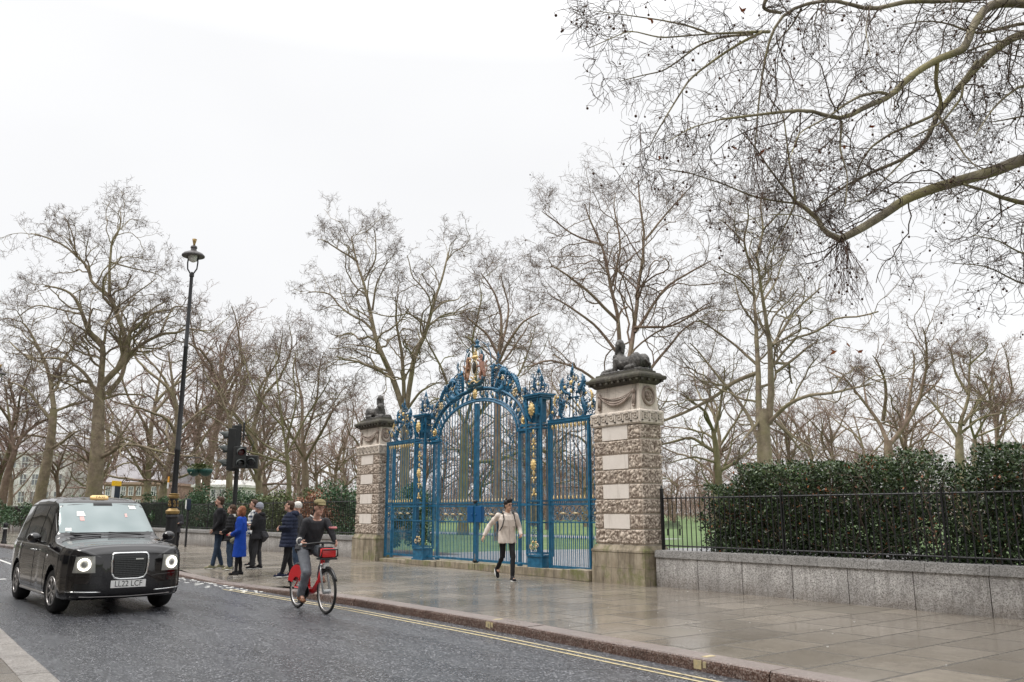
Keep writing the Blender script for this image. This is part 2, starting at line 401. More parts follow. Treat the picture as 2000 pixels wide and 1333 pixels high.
# painted markings
M_yellow=mat('worn_yellow_paint',(.62,.50,.25),.5,var=[(.5,.42,.25),(.22,.2,.15)],vscale=16)
M_white=mat('worn_white_paint',(.75,.75,.72),.5,var=[(.5,.5,.48)],vscale=20)
for o_ in (.27,.41):
    xs2=list(np.arange(-18.3,8,.7)); sheet('yellow_line',xs2,lambda x:kerbY(x)-o_-.024,lambda x:kerbY(x)-o_+.024,-.116,M_yellow)
mk=MB()
def patch(x0,x1,y0,y1,z=-.116): mk.add([(x0,y0,z),(x1,y0,z),(x1,y1,z),(x0,y1,z)],[(0,1,2,3)])
for i in range(7): patch(-23.6+i*.75,-23.45+i*.75,6.0-.0*i,6.1); 
for i in range(8): patch(-23.9+i*.7,-23.78+i*.7,5.15,5.24)
patch(-40,-26.5,3.72,3.83); patch(-25.2,-23.2,3.7,3.8); patch(-24.5,-24.2,2.7,2.85); patch(-22,-20.2,3.0,3.1)
tag(mk.build('road_markings',M_white),kind='structure')
M_pebble=M_kerbtop
sp=MB()
for i in range(60):     # grit and pale chips washed to the gutter at the lowered kerb
    x=random.uniform(-22.8,-17.2); y=kerbY(x)-random.random()**2*.4-.03; s=random.uniform(.02,.07); sp.ell((x,y,-.117),(s,s*.7,.008),6,4)
tag(sp.build('gutter_grit',M_white),kind='stuff')
for x in (-9.85,-6.05):
    km=MB(); y=kerbY(x); km.box(x-.05,x+.05,y-.004,y+.006,-.1,-.015); km.box(x-.03,x+.04,y+.1,y+.24,.004,.0095)
    km.box(x+.07,x+.11,y-.004,y+.006,-.08,-.02)
    tag(km.build('kerb_mark',M_yellow),kind='structure')
lit=MB()
for i in range(42):
    x=random.uniform(-19,-2); y=random.uniform(kerbY(x)+.5,12.8); s=random.uniform(.008,.022); lit.box(x,x+s,y,y+s*.8,.001,.006)
tag(lit.build('litter_specks',M_white),kind='stuff')
# ---------------- boundary walls ----------------
def wall(label,x0,x1,yf,slant=0,block=1.08):
    t=thing('boundary_wall',label,'wall',((x0+x1)/2,yf((x0+x1)/2),0)); ox,oy=t.location.x,t.location.y
    a=MB(); b=MB(); x=x0; k=0
    def slab(mb,xa,xb,d0,d1,z0,z1):
        pts=[(xa-ox,yf(xa)-oy+d0),(xb-ox,yf(xb)-oy+d0),(xb-ox,yf(xb)-oy+d1),(xa-ox,yf(xa)-oy+d1)]
        e=.006
        v=[(p[0],p[1],z0) for p in pts]+[(p[0],p[1],z1) for p in pts]
        mb.add(v,[(0,1,2,3),(4,5,6,7),(0,1,5,4),(1,2,6,5),(2,3,7,6),(3,0,4,7)])
    while x<x1-.01:
        x2=min(x+block*(.96+.08*random.random()),x1); slab(a,x+.007,x2-.007,-.006*random.random(),.42,0,.575); x=x2
    slab(a,x0,x1,.03,.40,0,.57)
    x=x0
    while x<x1-.01:
        x2=min(x+.95*(.96+.08*random.random()),x1); slab(b,x+.004,x2-.004,-.03,.45,.578,.70); slab(b,x+.004,x2-.004,-.01,.43,.70,.718); x=x2
    slab(b,x0,x1,-.015,.43,.58,.69)
    a.build('wall_blocks',M_wall,t); b.build('coping',M_coping,t); return t
wall('pale speckled granite wall under the clipped hedge, right of the sphinx pillar',-12.3,7.2,lambda x:12.95)
wall('low granite wall with dark railings behind the standing group',-89,-25.6,lambda x:wallY(x)-.02,block=1.1)
def railing(label,x0,x1,yf,z0,zt,zr,sp=.12,post=2.9,group='iron railings on the boundary walls',postoff=0,bw=.013):
    t=thing('iron_railing',label,'railing',((x0+x1)/2,yf((x0+x1)/2),z0),group=group); ox,oy=t.location.x,t.location.y
    a=MB(); x=x0+sp*.5
    while x<x1:
        y=yf(x)-oy; X=x-ox; j=random.uniform(-.004,.004)
        a.tube([(X,y,0),(X+j,y,zt-z0-.09),(X+j,y,zt-z0)],[bw,bw,.002],4,caps=False); x+=sp
    a.build('bar_row',M_black,t)
    r=MB(); n=max(1,int((x1-x0)/3))
    for z in (.09,zr-z0):
        pts=[(x0+(x1-x0)*i/n-ox,yf(x0+(x1-x0)*i/n)-oy,z) for i in range(n+1)]
        r.tube(pts,.014,4)
    r.build('rail',M_black,t)
    x=x0+.02+postoff
    while x<x1+.01:
        p=MB(); X=x-ox; y=yf(x)-oy; k_=.028 if x<x0+.1 else .016; h=zt-z0+(.1 if x<x0+.1 else .0); p.box(X-k_,X+k_,y-k_,y+k_,0,h,.004); p.lathe([(k_,h),(k_*.4,h+.02),(k_,h+.04),(.001,h+.08)],(X,y,0),8); p.build('post',M_black,t)
        x+=post
    return t
railing('black spear-top railing in front of the clipped hedge, right of the gate',-12.28,5,lambda x:13.15,.716,1.86,1.76,.121)
railing('black spear-top railing behind the standing group, left of the gate',-44,-25.7,lambda x:wallY(x)+.17,.716,1.98,1.86,.13,3.6)
railing('distant black railing on the low wall at the far left',-89,-44.1,lambda x:wallY(x)+.17,.716,2.1,1.98,.15,6,bw=.02)
# ---------------- pillars ----------------
def verm(mb_attr,x0,x1,y0,y1,z0,z1,face,seed):
    """block with carved worm pattern on its faces, collected with crevice values"""
    V,Fq,C=mb_attr
    def face_grid(o,du,dv,nrm,lu,lv):
        nu=max(4,int(lu/.018)); nv=max(4,int(lv/.018)); b=len(V)
        for i in range(nu+1):
            for j in range(nv+1):
                p=o+du*(lu*i/nu)+dv*(lv*j/nv)
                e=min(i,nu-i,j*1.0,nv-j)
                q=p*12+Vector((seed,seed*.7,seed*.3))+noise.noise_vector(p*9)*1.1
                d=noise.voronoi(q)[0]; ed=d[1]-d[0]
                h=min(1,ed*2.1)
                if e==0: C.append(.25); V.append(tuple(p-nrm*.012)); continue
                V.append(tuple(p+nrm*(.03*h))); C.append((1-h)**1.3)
        for i in range(nu):
            for j in range(nv):
                a=b+i*(nv+1)+j; Fq.append((a,a+nv+1,a+nv+2,a+1))
    X,Y,Z=Vector((1,0,0)),Vector((0,1,0)),Vector((0,0,1))
    if 'f' in face: face_grid(Vector((x0,y0,z0)),X,Z,-Y,x1-x0,z1-z0)
    if 'r' in face: face_grid(Vector((x1,y0,z0)),Y,Z,X,y1-y0,z1-z0)
    if 'l' in face: face_grid(Vector((x0,y1,z0)),-Y,Z,-X,y1-y0,z1-z0)
    if 'b' in face: face_grid(Vector((x1,y1,z0)),-X,Z,Y,x1-x0,z1-z0)
def key_units(mb,o,du,n,w,h,nrm):
    """raised greek key band"""
    u=w/n; tk=.02; pr=nrm*.018
    def bar(a0,b0,a1,b1):
        lo=(min(a0,a1)-tk/2,min(b0,b1)-tk/2); hi=(max(a0,a1)+tk/2,max(b0,b1)+tk/2)
        c=[]
        for k in (0,1):
            for (a,b) in ((lo[0],lo[1]),(hi[0],lo[1]),(hi[0],hi[1]),(lo[0],hi[1])):
                c.append(tuple(o+du*a+Vector((0,0,b))+pr*k))
        mb.add(c,[(4,5,6,7),(0,1,5,4),(1,2,6,5),(2,3,7,6),(3,0,4,7)])
    for i in range(n):
        x=i*u
        pts=[(0,0),(.12,0),(.12,1),(.86,1),(.86,.3),(.42,.3),(.42,.66),(.64,.66)]
        pts=[(x+a*u,.045+b*(h-.09)) for a,b in pts]
        for p,q in zip(pts,pts[1:]): bar(*p,*q)
        bar(x+.12*u,.045,x+u,.045) if False else None
        bar(x,.045,x+.12*u,.045)
        bar(x+.98*u,.045,x+.98*u,.045)
def pillar(label,x0,x1,dep,flip):
    y0=12.75; y1=y0+dep; cx=(x0+x1)/2; cy=(y0+y1)/2
    t=thing('stone_pillar',label,'gate pillar',(cx,cy,0),group='rusticated gate pillars'); o=Vector((cx,cy,0))
    W=(x1-x0)/2; D=dep/2
    p=MB()
    p.box(-W-.07,W+.07,-D-.07,D+.07,0,.33); p.box(-W-.065,W+.065,-D-.065,D+.065,.334,.655)
    p.loft([((0,0,.66),1,1)],4) if False else None
    def fr(mb,z0,z1,a,b):  # frustum: half-sizes grow a at z0, b at z1
        v=[(sx*(W+a),sy*(D+a),z0) for sx,sy in ((-1,-1),(1,-1),(1,1),(-1,1))]+[(sx*(W+b),sy*(D+b),z1) for sx,sy in ((-1,-1),(1,-1),(1,1),(-1,1))]
        mb.add(v,[(0,1,2,3),(4,5,6,7),(0,1,5,4),(1,2,6,5),(2,3,7,6),(3,0,4,7)])
    fr(p,.659,.70,.075,.072); fr(p,.70,.80,.06,.012)
    p.build('plinth',M_plinth,t)
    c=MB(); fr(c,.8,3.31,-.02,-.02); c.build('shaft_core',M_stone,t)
    # courses
    V=[];Fq=[];C=[]; pl=MB(); cs=8; zz0=.815; ch=(3.32-zz0)/cs
    for k in range(cs):
        z0=zz0+k*ch+.012; z1=zz0+(k+1)*ch-.012
        if k%2==0:
            m=.02 if not flip else -.05
            verm((V,Fq,C),-W,m-.006,-D,D,z0,z1,'fl',k*3.1); verm((V,Fq,C),m+.006,W,-D,D,z0,z1,'fr',k*5.3)
            verm((V,Fq,C),-W,W,-D,D,z0,z1,'b',k*2.2)
        else:
            a=-W+.30*2*W*.62; b=W-.26*2*W
            verm((V,Fq,C),-W,a,-D,D,z0,z1,'fl',k*3.7); verm((V,Fq,C),b,W,-D,D,z0,z1,'fr',k*4.1)
            verm((V,Fq,C),-W,W,-D,D,z0,z1,'b',k*2.9)
            pl.box(a+.01,b-.01,-D-.012,D-.1,z0-.006,z1+.006,.004)
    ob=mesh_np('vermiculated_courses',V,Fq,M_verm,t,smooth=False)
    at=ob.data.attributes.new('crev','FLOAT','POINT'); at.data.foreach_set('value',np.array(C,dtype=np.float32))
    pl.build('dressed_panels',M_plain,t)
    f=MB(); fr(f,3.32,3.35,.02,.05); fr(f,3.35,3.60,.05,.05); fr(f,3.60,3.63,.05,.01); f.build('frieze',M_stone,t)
    kk=MB(); key_units(kk,Vector((-W-.01,-D-.05,3.345)),Vector((1,0,0)),6,2*W+.02,.26,Vector((0,-1,0)))
    key_units(kk,Vector((W+.05,-D,3.345)),Vector((0,1,0)),3,2*D,.26,Vector((1,0,0)))
    kk.build('key_band',M_stone,t)
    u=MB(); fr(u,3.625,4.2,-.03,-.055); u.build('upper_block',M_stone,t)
    # drapery swag
    s=MB(); y=-D+.02
    for k,(sag,r) in enumerate(((.16,.018),(.21,.026),(.26,.024),(.12,.014))):
        pts=[(a*(W-.20),y-.012-.01*k,4.03-sag*(1-a*a)) for a in np.linspace(-1,1,15)]
        s.tube(pts,[r*(.55+.6*(1-abs(a))) for a in np.linspace(-1,1,15)],6)
    for sx in (-1,1):
        X=sx*(W-.19); s.ell((X,y-.01,4.03),(.055,.035,.055),10,6)
        for dx in (-.03,0,.03): s.tube([(X+dx*.6,y,4.0),(X+dx*1.2,y-.01,3.86),(X+dx,y-.01,3.74)],[.018,.016,.02],6)
        s.ell((X,y-.015,3.72),(.045,.03,.035),8,6)
    s.build('drapery_swag',M_stonedk,t,smooth=True)
    # roundel on the gate side / street side ends
    for sx in (-1,1):
        r=MB(); X=sx*(W-.035)
        ring=[(X,.17*math.cos(a),3.93+.19*math.sin(a)) for a in np.linspace(0,2*math.pi,20,endpoint=False)]
        r.tube(ring,.035,8,closed=True); r.ell((X,0,3.93),(.04,.11,.12),10,8)
        for k in range(6):
            a=k*math.pi/3; r.ell((X+sx*.02,.07*math.cos(a),3.93+.075*math.sin(a)),(.035,.035,.038),6,5)
        r.build('roundel',M_stonedk,t,smooth=True)
    cp=MB(); 
    for z0,z1,a,b in ((4.19,4.24,-.03,.02),(4.24,4.30,.03,.08),(4.302,4.35,.11,.12),(4.35,4.385,.12,.11),(4.385,4.445,.07,.02),(4.445,4.50,-.04,-.05)): fr(cp,z0,z1,a,b)
    for sx in np.linspace(-W-.02,W+.02,9): cp.box(sx-.03,sx+.03,-D-.10,-D-.03,4.245,4.30)
    for sy in np.linspace(-D,D,4): cp.box(W+.03,W+.10,sy-.03,sy+.03,4.245,4.30)
    cp.build('cornice',M_cap,t)
    return t
M_stonedk=stone('carved_stone',(.44,.36,.31),(.30,.24,.20),(.12,.08,.06),(.45,.7))
PR=(-13.87,-12.42); PL=(-25.45,-23.95)
pillar('tall banded stone pillar with moss on its plinth, between the blue gate and the hedge wall',*PR,.62,False)
pillar('banded stone pillar with a swag, at the end of the gate nearer the standing group',*PL,.5,True)
# sphinxes
def sphinx(label,x,y,z,d,s=1):
    t=thing('sphinx_statue',label,'statue',(x,y,z),group='stone sphinxes lying on the gate pillars')
    m=MB(); q=lambda a,b,c:Vector((a*d*s,b*s,c*s))
    m.box(min(-.62*d*s,.66*d*s),max(-.62*d*s,.66*d*s),-.2*s,.2*s,-.02,.05*s)
    m.capsule(q(-.40,0,.22),q(.12,0,.22),.165*s,.15*s); m.capsule(q(.08,0,.22),q(.22,0,.40),.16*s,.12*s)
    for sy in (-1,1):
        m.ell(q(-.40,sy*.12,.22),(.19*s,.09*s,.19*s)); m.capsule(q(-.42,sy*.15,.10),q(-.16,sy*.17,.085),.07*s,.05*s)
        m.capsule(q(.2,sy*.12,.3),q(.22,sy*.13,.11),.07*s,.06*s); m.capsule(q(.22,sy*.13,.09),q(.58,sy*.13,.075),.055*s,.05*s); m.ell(q(.6,sy*.13,.075),(.07*s,.05*s,.04*s))
        m.ell(q(.27,sy*.07,.40),(.06*s,.055*s,.06*s))
        m.capsule(q(.16,sy*.09,.66),q(.2,sy*.11,.48),.045*s,.03*s)      # hair lappets
    m.capsule(q(.2,0,.45),q(.22,0,.58),.075*s,.06*s)
    m.ell(q(.23,0,.67),(.085*s,.075*s,.105*s)); m.ell(q(.185,0,.71),(.10*s,.095*s,.09*s)); m.capsule(q(.13,0,.70),q(.10,0,.50),.06*s,.03*s)
    m.ell(q(.31,0,.665),(.02*s,.014*s,.024*s)); m.ell(q(.27,0,.60),(.035*s,.035*s,.03*s))
    m.tube([q(-.56,.02,.25),q(-.62,.1,.15),q(-.5,.24,.1),q(-.3,.24,.14)],[.03*s,.028*s,.025*s,.02*s],8)
    remesh(m,'sphinx_body',M_statue,t,.012,2,.004,22,1)
    dr=MB(); dr.capsule(q(-.3,0,.33),q(.0,0,.35),.07*s,.06*s)
    return t
sphinx('dark weathered sphinx facing left on top of the tall right-hand pillar',-13.1,13.06,4.5,-1,1.0)
sphinx('dark weathered sphinx facing right on top of the smaller-looking far pillar',-24.65,13.0,4.5,1,.98)
# ---------------- stone steps under the gate ----------------
st=thing('stone_threshold','low worn stone step running under the blue gate','step',(-18.9,13.1,0))
a=MB()
x=-23.8-(-18.9)
for i,(wd,h,yo) in enumerate(((1.6,.10,0),(1.7,.14,-.02),(1.9,.17,0),(1.9,.18,.01),(1.7,.19,0),(1.1,.21,-.05),(.16,.19,0))):
    a.box(x+.006,x+wd-.006,-.32+yo,.55,0,h,.01); x+=wd
a.build('step_stone',M_plinth,st)
m2=MB(); m2.box(-14.62,-13.99,12.62,12.95,0,.235,.015); tag(m2.build('step_block',M_plinth),'mossy square stone block between the walking man and the tall pillar','stone block')
# ================= ORNAMENTAL GATE =================
GX=-18.85; GY=13.0
gate=thing('ornamental_gate','tall blue and gilded wrought iron gate screen between the two sphinx pillars','gate',(GX,GY,0))
def spiral(cx,cz,r,turns=1.4,dirn=1,a0=0,n=16,y=0,r1=.12):
    return [(cx+r*(1-(1-r1)*i/n)*math.cos(a0+dirn*2*math.pi*turns*i/n),y,cz+r*(1-(1-r1)*i/n)*math.sin(a0+dirn*2*math.pi*turns*i/n)) for i in range(n+1)]
def leafpath(mb,pts,w,fl=.45):
    """acanthus-like leaf: fat in the middle, flattened, with curled lobes"""
    n=len(pts); rs=[w*(.25+math.sin(math.pi*min(1,(i+.6)/n))) for i in range(n)]; rs[-1]=w*.08
    mb.tube(pts,rs,6)
    for i in range(1,n-1):
        p=Vector(pts[i]); t=(Vector(pts[i+1])-Vector(pts[i-1])).normalized(); s=Vector((t.z,0,-t.x))
        for sg in (-1,1):
            e=p+s*sg*rs[i]*1.7-t*w*.4; mb.tube([p,p+s*sg*rs[i]*1.1+Vector((0,-.01,0)),e],[rs[i]*.6,rs[i]*.45,.003],5)
def bez(p0,p1,p2,p3,n=10):
    P=[Vector((a[0],a[2] if len(a)>2 else 0,a[1])) for a in (p0,p1,p2,p3)]
    return [tuple(P[0]*(1-t)**3+P[1]*3*t*(1-t)**2+P[2]*3*t*t*(1-t)+P[3]*t**3) for t in [i/n for i in range(n+1)]]
AI=(1.86,.93,3.55); AO=(2.25,1.25,3.58)      # inner and outer arch: half width, rise, spring height
def archz(A,u): return A[2]+A[1]*math.sqrt(max(0,1-(u/A[0])**2))
def mask(mb,x,z,y,s):
    mb.ell((x,y,z),(s*.75,s*.35,s),10,8); mb.ell((x,y-s*.3,z-.1*s),(s*.16,s*.25,s*.28),6,5)
    for k in range(10):
        an=2*math.pi*k/10; mb.ell((x+.72*s*math.cos(an),y,z+.98*s*math.sin(an)),(s*.22,s*.2,s*.22),6,4)
def tassel(mb,x,z,y=-.02): mb.tube([(x,y,z),(x,y,z-.05),(x,y,z-.10),(x,y,z-.125)],[.012,.028,.02,.004],6)
def panel_scrolls(u0,u1,z0,z1,parent,lead=0):
    b=MB(); gd=MB(); n=max(2,round((u1-u0)/.42)); w=(u1-u0)/n; h=(z1-z0)
    for i in range(n):
        c=u0+w*(i+.5); zc=(z0+z1)/2
        for sx in (-1,1):
            for sz in (-1,1):
                b.tube(spiral(c+sx*w*.24,zc+sz*h*.25,h*.22,1.3,sx*sz,math.pi/2*(1-sz),14),.009,5)
        b.tube([(c+w*.46*math.cos(a),0,zc+h*.47*math.sin(a)) for a in np.linspace(0,2*math.pi,16,endpoint=False)],.009,5,closed=True)
        b.ell((c,0,zc),(.03,.02,.03),8,5)
        if i<n-1:
            gd.tube([(c+w*.25,-.02,zc),(c+w*.4,-.025,zc),(c+w*.5,-.025,zc),(c+w*.6,-.025,zc),(c+w*.75,-.02,zc)],[.008,.02,.03,.02,.008],6)
    b.build('scroll_panel',M_bluedk,parent,smooth=True); build_each(gd,'gilt_rosette',M_palegold,parent)
def bars(mb,u0,u1,n,z0,topf,r=.0125):
    for i in range(n):
        u=u0+(u1-u0)*(i+.5)/n; mb.tube([(u,0,z0),(u,0,topf(u))],r,5,caps=False)
ZR0,ZR1=1.62,1.75; ZP0=1.24; ZB=.24
# --- leaves
for sg in (-1,1):
    lf=bpy.data.objects.new('gate_leaf',None); link(lf,gate)
    mb=MB(); lo,hi=(sg*1.86,sg*.05) if sg<0 else (.05,1.86)
    bars(mb,lo,hi,13,ZR1,lambda u:archz(AI,u)-.02); bars(mb,lo,hi,13,ZB+.03,lambda u:ZP0)
    mb.build('bar_row',M_blue,lf)
    mb=MB()
    for i in range(13):
        u=lo+(hi-lo)*(i+1)/13-.0; 
        if i<12: mb.tube([(u,0,ZB+.03),(u,0,.86),(u,0,.90),(u,0,1.0)],[.009,.009,.02,.001],5)
    mb.build('dog_bars',M_blue,lf)
    mb=MB(); a,b=(lo,hi)
    mb.box(a,b,-.022,.022,ZR0,ZR0+.045); mb.box(a,b,-.025,.025,ZR1-.035,ZR1); mb.box(a,b,-.02,.02,ZP0-.03,ZP0+.005); mb.box(a,b,-.025,.025,ZB-.03,ZB+.03)
    for i in range(26): 
        u=a+(b-a)*(i+.5)/26; mb.box(u-.008,u+.008,-.012,.012,ZR0+.045,ZR1-.035)
    mb.build('lock_rail',M_blue,lf)
    sp_=MB()
    for i in range(13):
        u=a+(b-a)*(i+1)/13
        if i<12: sp_.tube([(u,-.005,ZR1),(u,-.005,ZR1+.03),(u,-.005,ZR1+.05),(u,-.005,ZR1+.10)],[.01,.02,.014,.001],5)
    build_each(sp_,'gilt_spike',M_palegold,lf)
    mb=MB(); U=sg*1.93; mb.box(U-.034,U+.034,-.04,.04,.17,3.52,.008); mb.box(sg*.005 if sg>0 else -.05,.05 if sg>0 else -.005,-.04,.04,.17,4.42,.006)
    mb.ell((U,0,3.55),.06); mb.lathe([(.07,.17),(.07,.24),(.05,.28)],(U,0,0),12)
    mb.build('stile',M_blue,lf,smooth=False)
    if sg>0: panel_scrolls(.36,1.86,ZP0,ZR0,lf)
    else: panel_scrolls(-1.86,-.36,ZP0,ZR0,lf)
    lb=MB(); c=sg*.19; lb.box(c-.145,c+.145,-.07,.04,ZP0-.02,ZR0+.02,.012); lb.ell((c-sg*.1,-.08,1.42),(.02,.02,.03),8,6); lb.build('lock_box',M_bluelock,lf)
    # corner spandrel scrolls hanging below the arch foot
    s=MB()
    for k in range(4):
        s.tube(spiral(sg*(1.5+.09*(k%2)),3.2+.0*k-.16*(k-1.5),.075,1.4,1 if k%2 else -1,k,14),.009,5)
    s.tube(bez((sg*1.86,3.5),(sg*1.7,3.5),(sg*1.3,3.4),(sg*1.6,2.85)),.010,5)
    s.build('corner_scrolls',M_bluedk,lf,smooth=True)
kn=MB(); kn.lathe([(.0,0),(.05,.02),(.075,.06),(.05,.10),(.001,.13)],(0,-.02,1.70),12); kn.lathe([(.09,0),(.09,.05),(.05,.08),(.05,.22)],(0,0,.19),12)
kn.build('lock_knob',M_black,gate,smooth=True)
# --- arch (overthrow frame)
ar=MB()
th=np.linspace(math.pi,0,33)
def ring(A,dy,r):
    ar.tube([(A[0]*math.cos(t),dy,A[2]+A[1]*math.sin(t)) for t in th],r,6)
ring(AI,-.03,.035); ring((AI[0]+.07,AI[1]+.06,AI[2]),0,.028); ring(AO,-.03,.038); ring((AO[0]-.06,AO[1]-.05,AO[2]),0,.022)
for sg in (-1,1):
    ar.box(min(sg*1.84,sg*2.3),max(sg*1.84,sg*2.3),-.05,.05,3.50,3.56); ar.box(min(sg*2.05,sg*2.42),max(sg*2.05,sg*2.42),-.06,.06,3.60,3.66)
ar.build('arch',M_blue,gate,smooth=True,angle=50)
inf=MB(); gf=MB()
for k in range(25):
    t=math.pi*(k+.5)/25
    if abs(t-math.pi/2)<.06: continue
    c,s=math.cos(t),math.sin(t); r=.55
    pi_=(( AI[0]+.08)*c,AI[2]+(AI[1]+.07)*s); po=((AO[0]-.07)*math.cos(t+.05*(1 if c>0 else -1)),AO[2]+(AO[1]-.06)*math.sin(t+.05*(1 if c>0 else -1)))
    m=((pi_[0]+po[0])/2,(pi_[1]+po[1])/2)
    dx,dz=(po[0]-pi_[0],po[1]-pi_[1]); nx,nz=dz,-dx
    sg=1 if c>0 else -1
    leafpath(inf,bez(pi_,(pi_[0]+dx*.3+nx*.5*sg,pi_[1]+dz*.3+nz*.5*sg),(po[0]-dx*.3-nx*.5*sg,po[1]-dz*.3-nz*.5*sg),po,6),.032)
    if k%2: gf.ell((m[0]+.05*sg,-.02,m[1]),(.035,.02,.045),8,5)
inf.build('arch_leafwork',M_blue,gate,smooth=True); build_each(gf,'arch_flower',M_palegold,gate)
gm=MB(); mask(gm,0,archz(AI,0)+.2,-.07,.12); gm.build('gilt_mask',M_gold,gate,smooth=True)
for sg in (-1,1):
    gm=MB(); gm.tube([(sg*2.14+.1*math.cos(a),-.03,3.78+.1*math.sin(a)) for a in np.linspace(0,2*math.pi,16,endpoint=False)],.022,6,closed=True); gm.ell((sg*2.14,-.05,3.78),(.06,.04,.06)); gm.build('gilt_rosette',M_gold,gate,smooth=True)
# --- piers
for sg in (-1,1):
    pr=bpy.data.objects.new('gate_pier',None); link(pr,gate); pr.location=(sg*2.72,0,0)
    b=MB(); hw=.28; hd=.17
    b.box(-hw-.03,hw+.03,-hd-.03,hd+.03,.12,.18); b.box(-hw,hw,-hd,hd,.18,.44); b.box(-hw-.02,hw+.02,-hd-.02,hd+.02,.44,.48)
    b.build('base',M_blue,pr)
    b=MB()
    for sx in (-1,1):
        for sy in (-1,1):
            b.box(sx*hw-.026,sx*hw+.026,sy*hd-.026,sy*hd+.026,.48,4.25,.005)
    for z in (.52,ZP0,1.66,1.75,3.52,3.60): b.box(-hw,hw,-hd-.02,-hd+.02,z-.015,z+.015); b.box(-hw,hw,hd-.02,hd+.02,z-.015,z+.015); b.box(-hw-.02,-hw+.02,-hd,hd,z-.015,z+.015); b.box(hw-.02,hw+.02,-hd,hd,z-.015,z+.015)
    for u in (-.2,.2): 
        b.tube([(u,-hd,.5),(u,-hd,3.6)],.012,5); b.tube([(u,hd,.5),(u,hd,3.6)],.012,5)
    for v in (-.15,0,.15):
        for sx in (-1,1): b.tube([(sx*hw,v,.5),(sx*hw,v,3.6)],.012,5)
    b.build('pier_frame',M_blue,pr)
    b=MB(); b.box(-hw-.0,hw+.0,-hd-.0,hd,4.22,4.27); b.box(-hw-.05,hw+.05,-hd-.05,hd+.05,4.27,4.32); b.box(-hw-.08,hw+.08,-hd-.08,hd+.08,4.32,4.36)
    for sx in (-1,1): leafpath(b,[(sx*.12,-hd,3.68),(sx*.2,-hd-.04,3.85),(sx*.22,-hd-.06,4.05),(sx*.3,-hd-.12,4.24)],.05)
    b.box(-.13,.13,-hd+.04,hd-.04,3.66,4.22)
    b.build('pier_cap',M_blue,pr)
    gm=MB(); mask(gm,0,3.98,-hd-.07,.14); mask(gm,0,2.62,-hd-.02,.12)
    for z,s in ((3.42,.05),(3.2,.06),(3.02,.05),(2.85,.05),(2.42,.06),(2.22,.045),(1.98,.06)): gm.ell((0,-hd-.01,z),(s*.6,.03,s*1.3),8,6); 
    for z in (3.12,2.3,1.9,.78): 
        for sx in (-1,1): gm.ell((sx*.06,-hd,z),(.045,.02,.03),8,5)
    gm.build('gilt_ornament_strip',M_gold,pr,smooth=True)
    s=MB()
    for z in np.arange(.62,3.5,.19):
        if 1.2<z<1.75: continue
        for sx in (-1,1): s.tube(spiral(sx*.075,z,.075,1.3,sx,math.pi/2,12,-hd),.009,5)
    for sx in (-1,1): s.tube([(sx*.02,-hd,.5),(sx*.02,-hd,3.6)],.008,5)
    s.build('pier_scrolls',M_bluedk,pr,smooth=True)
    w_=MB(); 
    for sx in (-1,1): w_.tube(spiral(sx*.1,.68,.09,1.3,sx,0,12,-hd-.02),.010,5); w_.ell((sx*.1,-hd-.03,.68),.025)
    w_.build('foot_scrolls',M_palegold,pr,smooth=True)
    # crown of scrolls on the pier
    cr=MB(); g2=MB()
    for sx in (-1,1):
        cr.tube(bez((0,4.36),(sx*.5,4.4),(sx*.1,4.75),(sx*.05,4.98),10),.014,5); cr.tube(spiral(sx*.2,4.52,.11,1.4,sx,0,14),.013,5); cr.tube(spiral(sx*.12,4.74,.075,1.4,-sx,0,12),.011,5)
        leafpath(cr,[(sx*.05,0,4.45),(sx*.16,-.03,4.6),(sx*.13,-.03,4.78),(sx*.2,-.05,4.86)],.03); g2.ell((sx*.2,-.03,4.52),.03)
        cr.tube(bez((sx*.28,4.36),(sx*.45,4.45),(sx*.38,4.62),(sx*.25,4.6),8),.012,5)
    cr.tube([(0,0,4.36),(0,0,4.9),(0,0,4.95),(0,0,5.12)],[.014,.012,.035,.002],6); cr.ell((0,0,4.98),(.04,.03,.05)); g2.ell((0,-.03,4.62),(.035,.03,.045))
    cr.build('pier_finial',M_bluedk,pr,smooth=True); build_each(g2,'gilt_bud',M_palegold,pr)
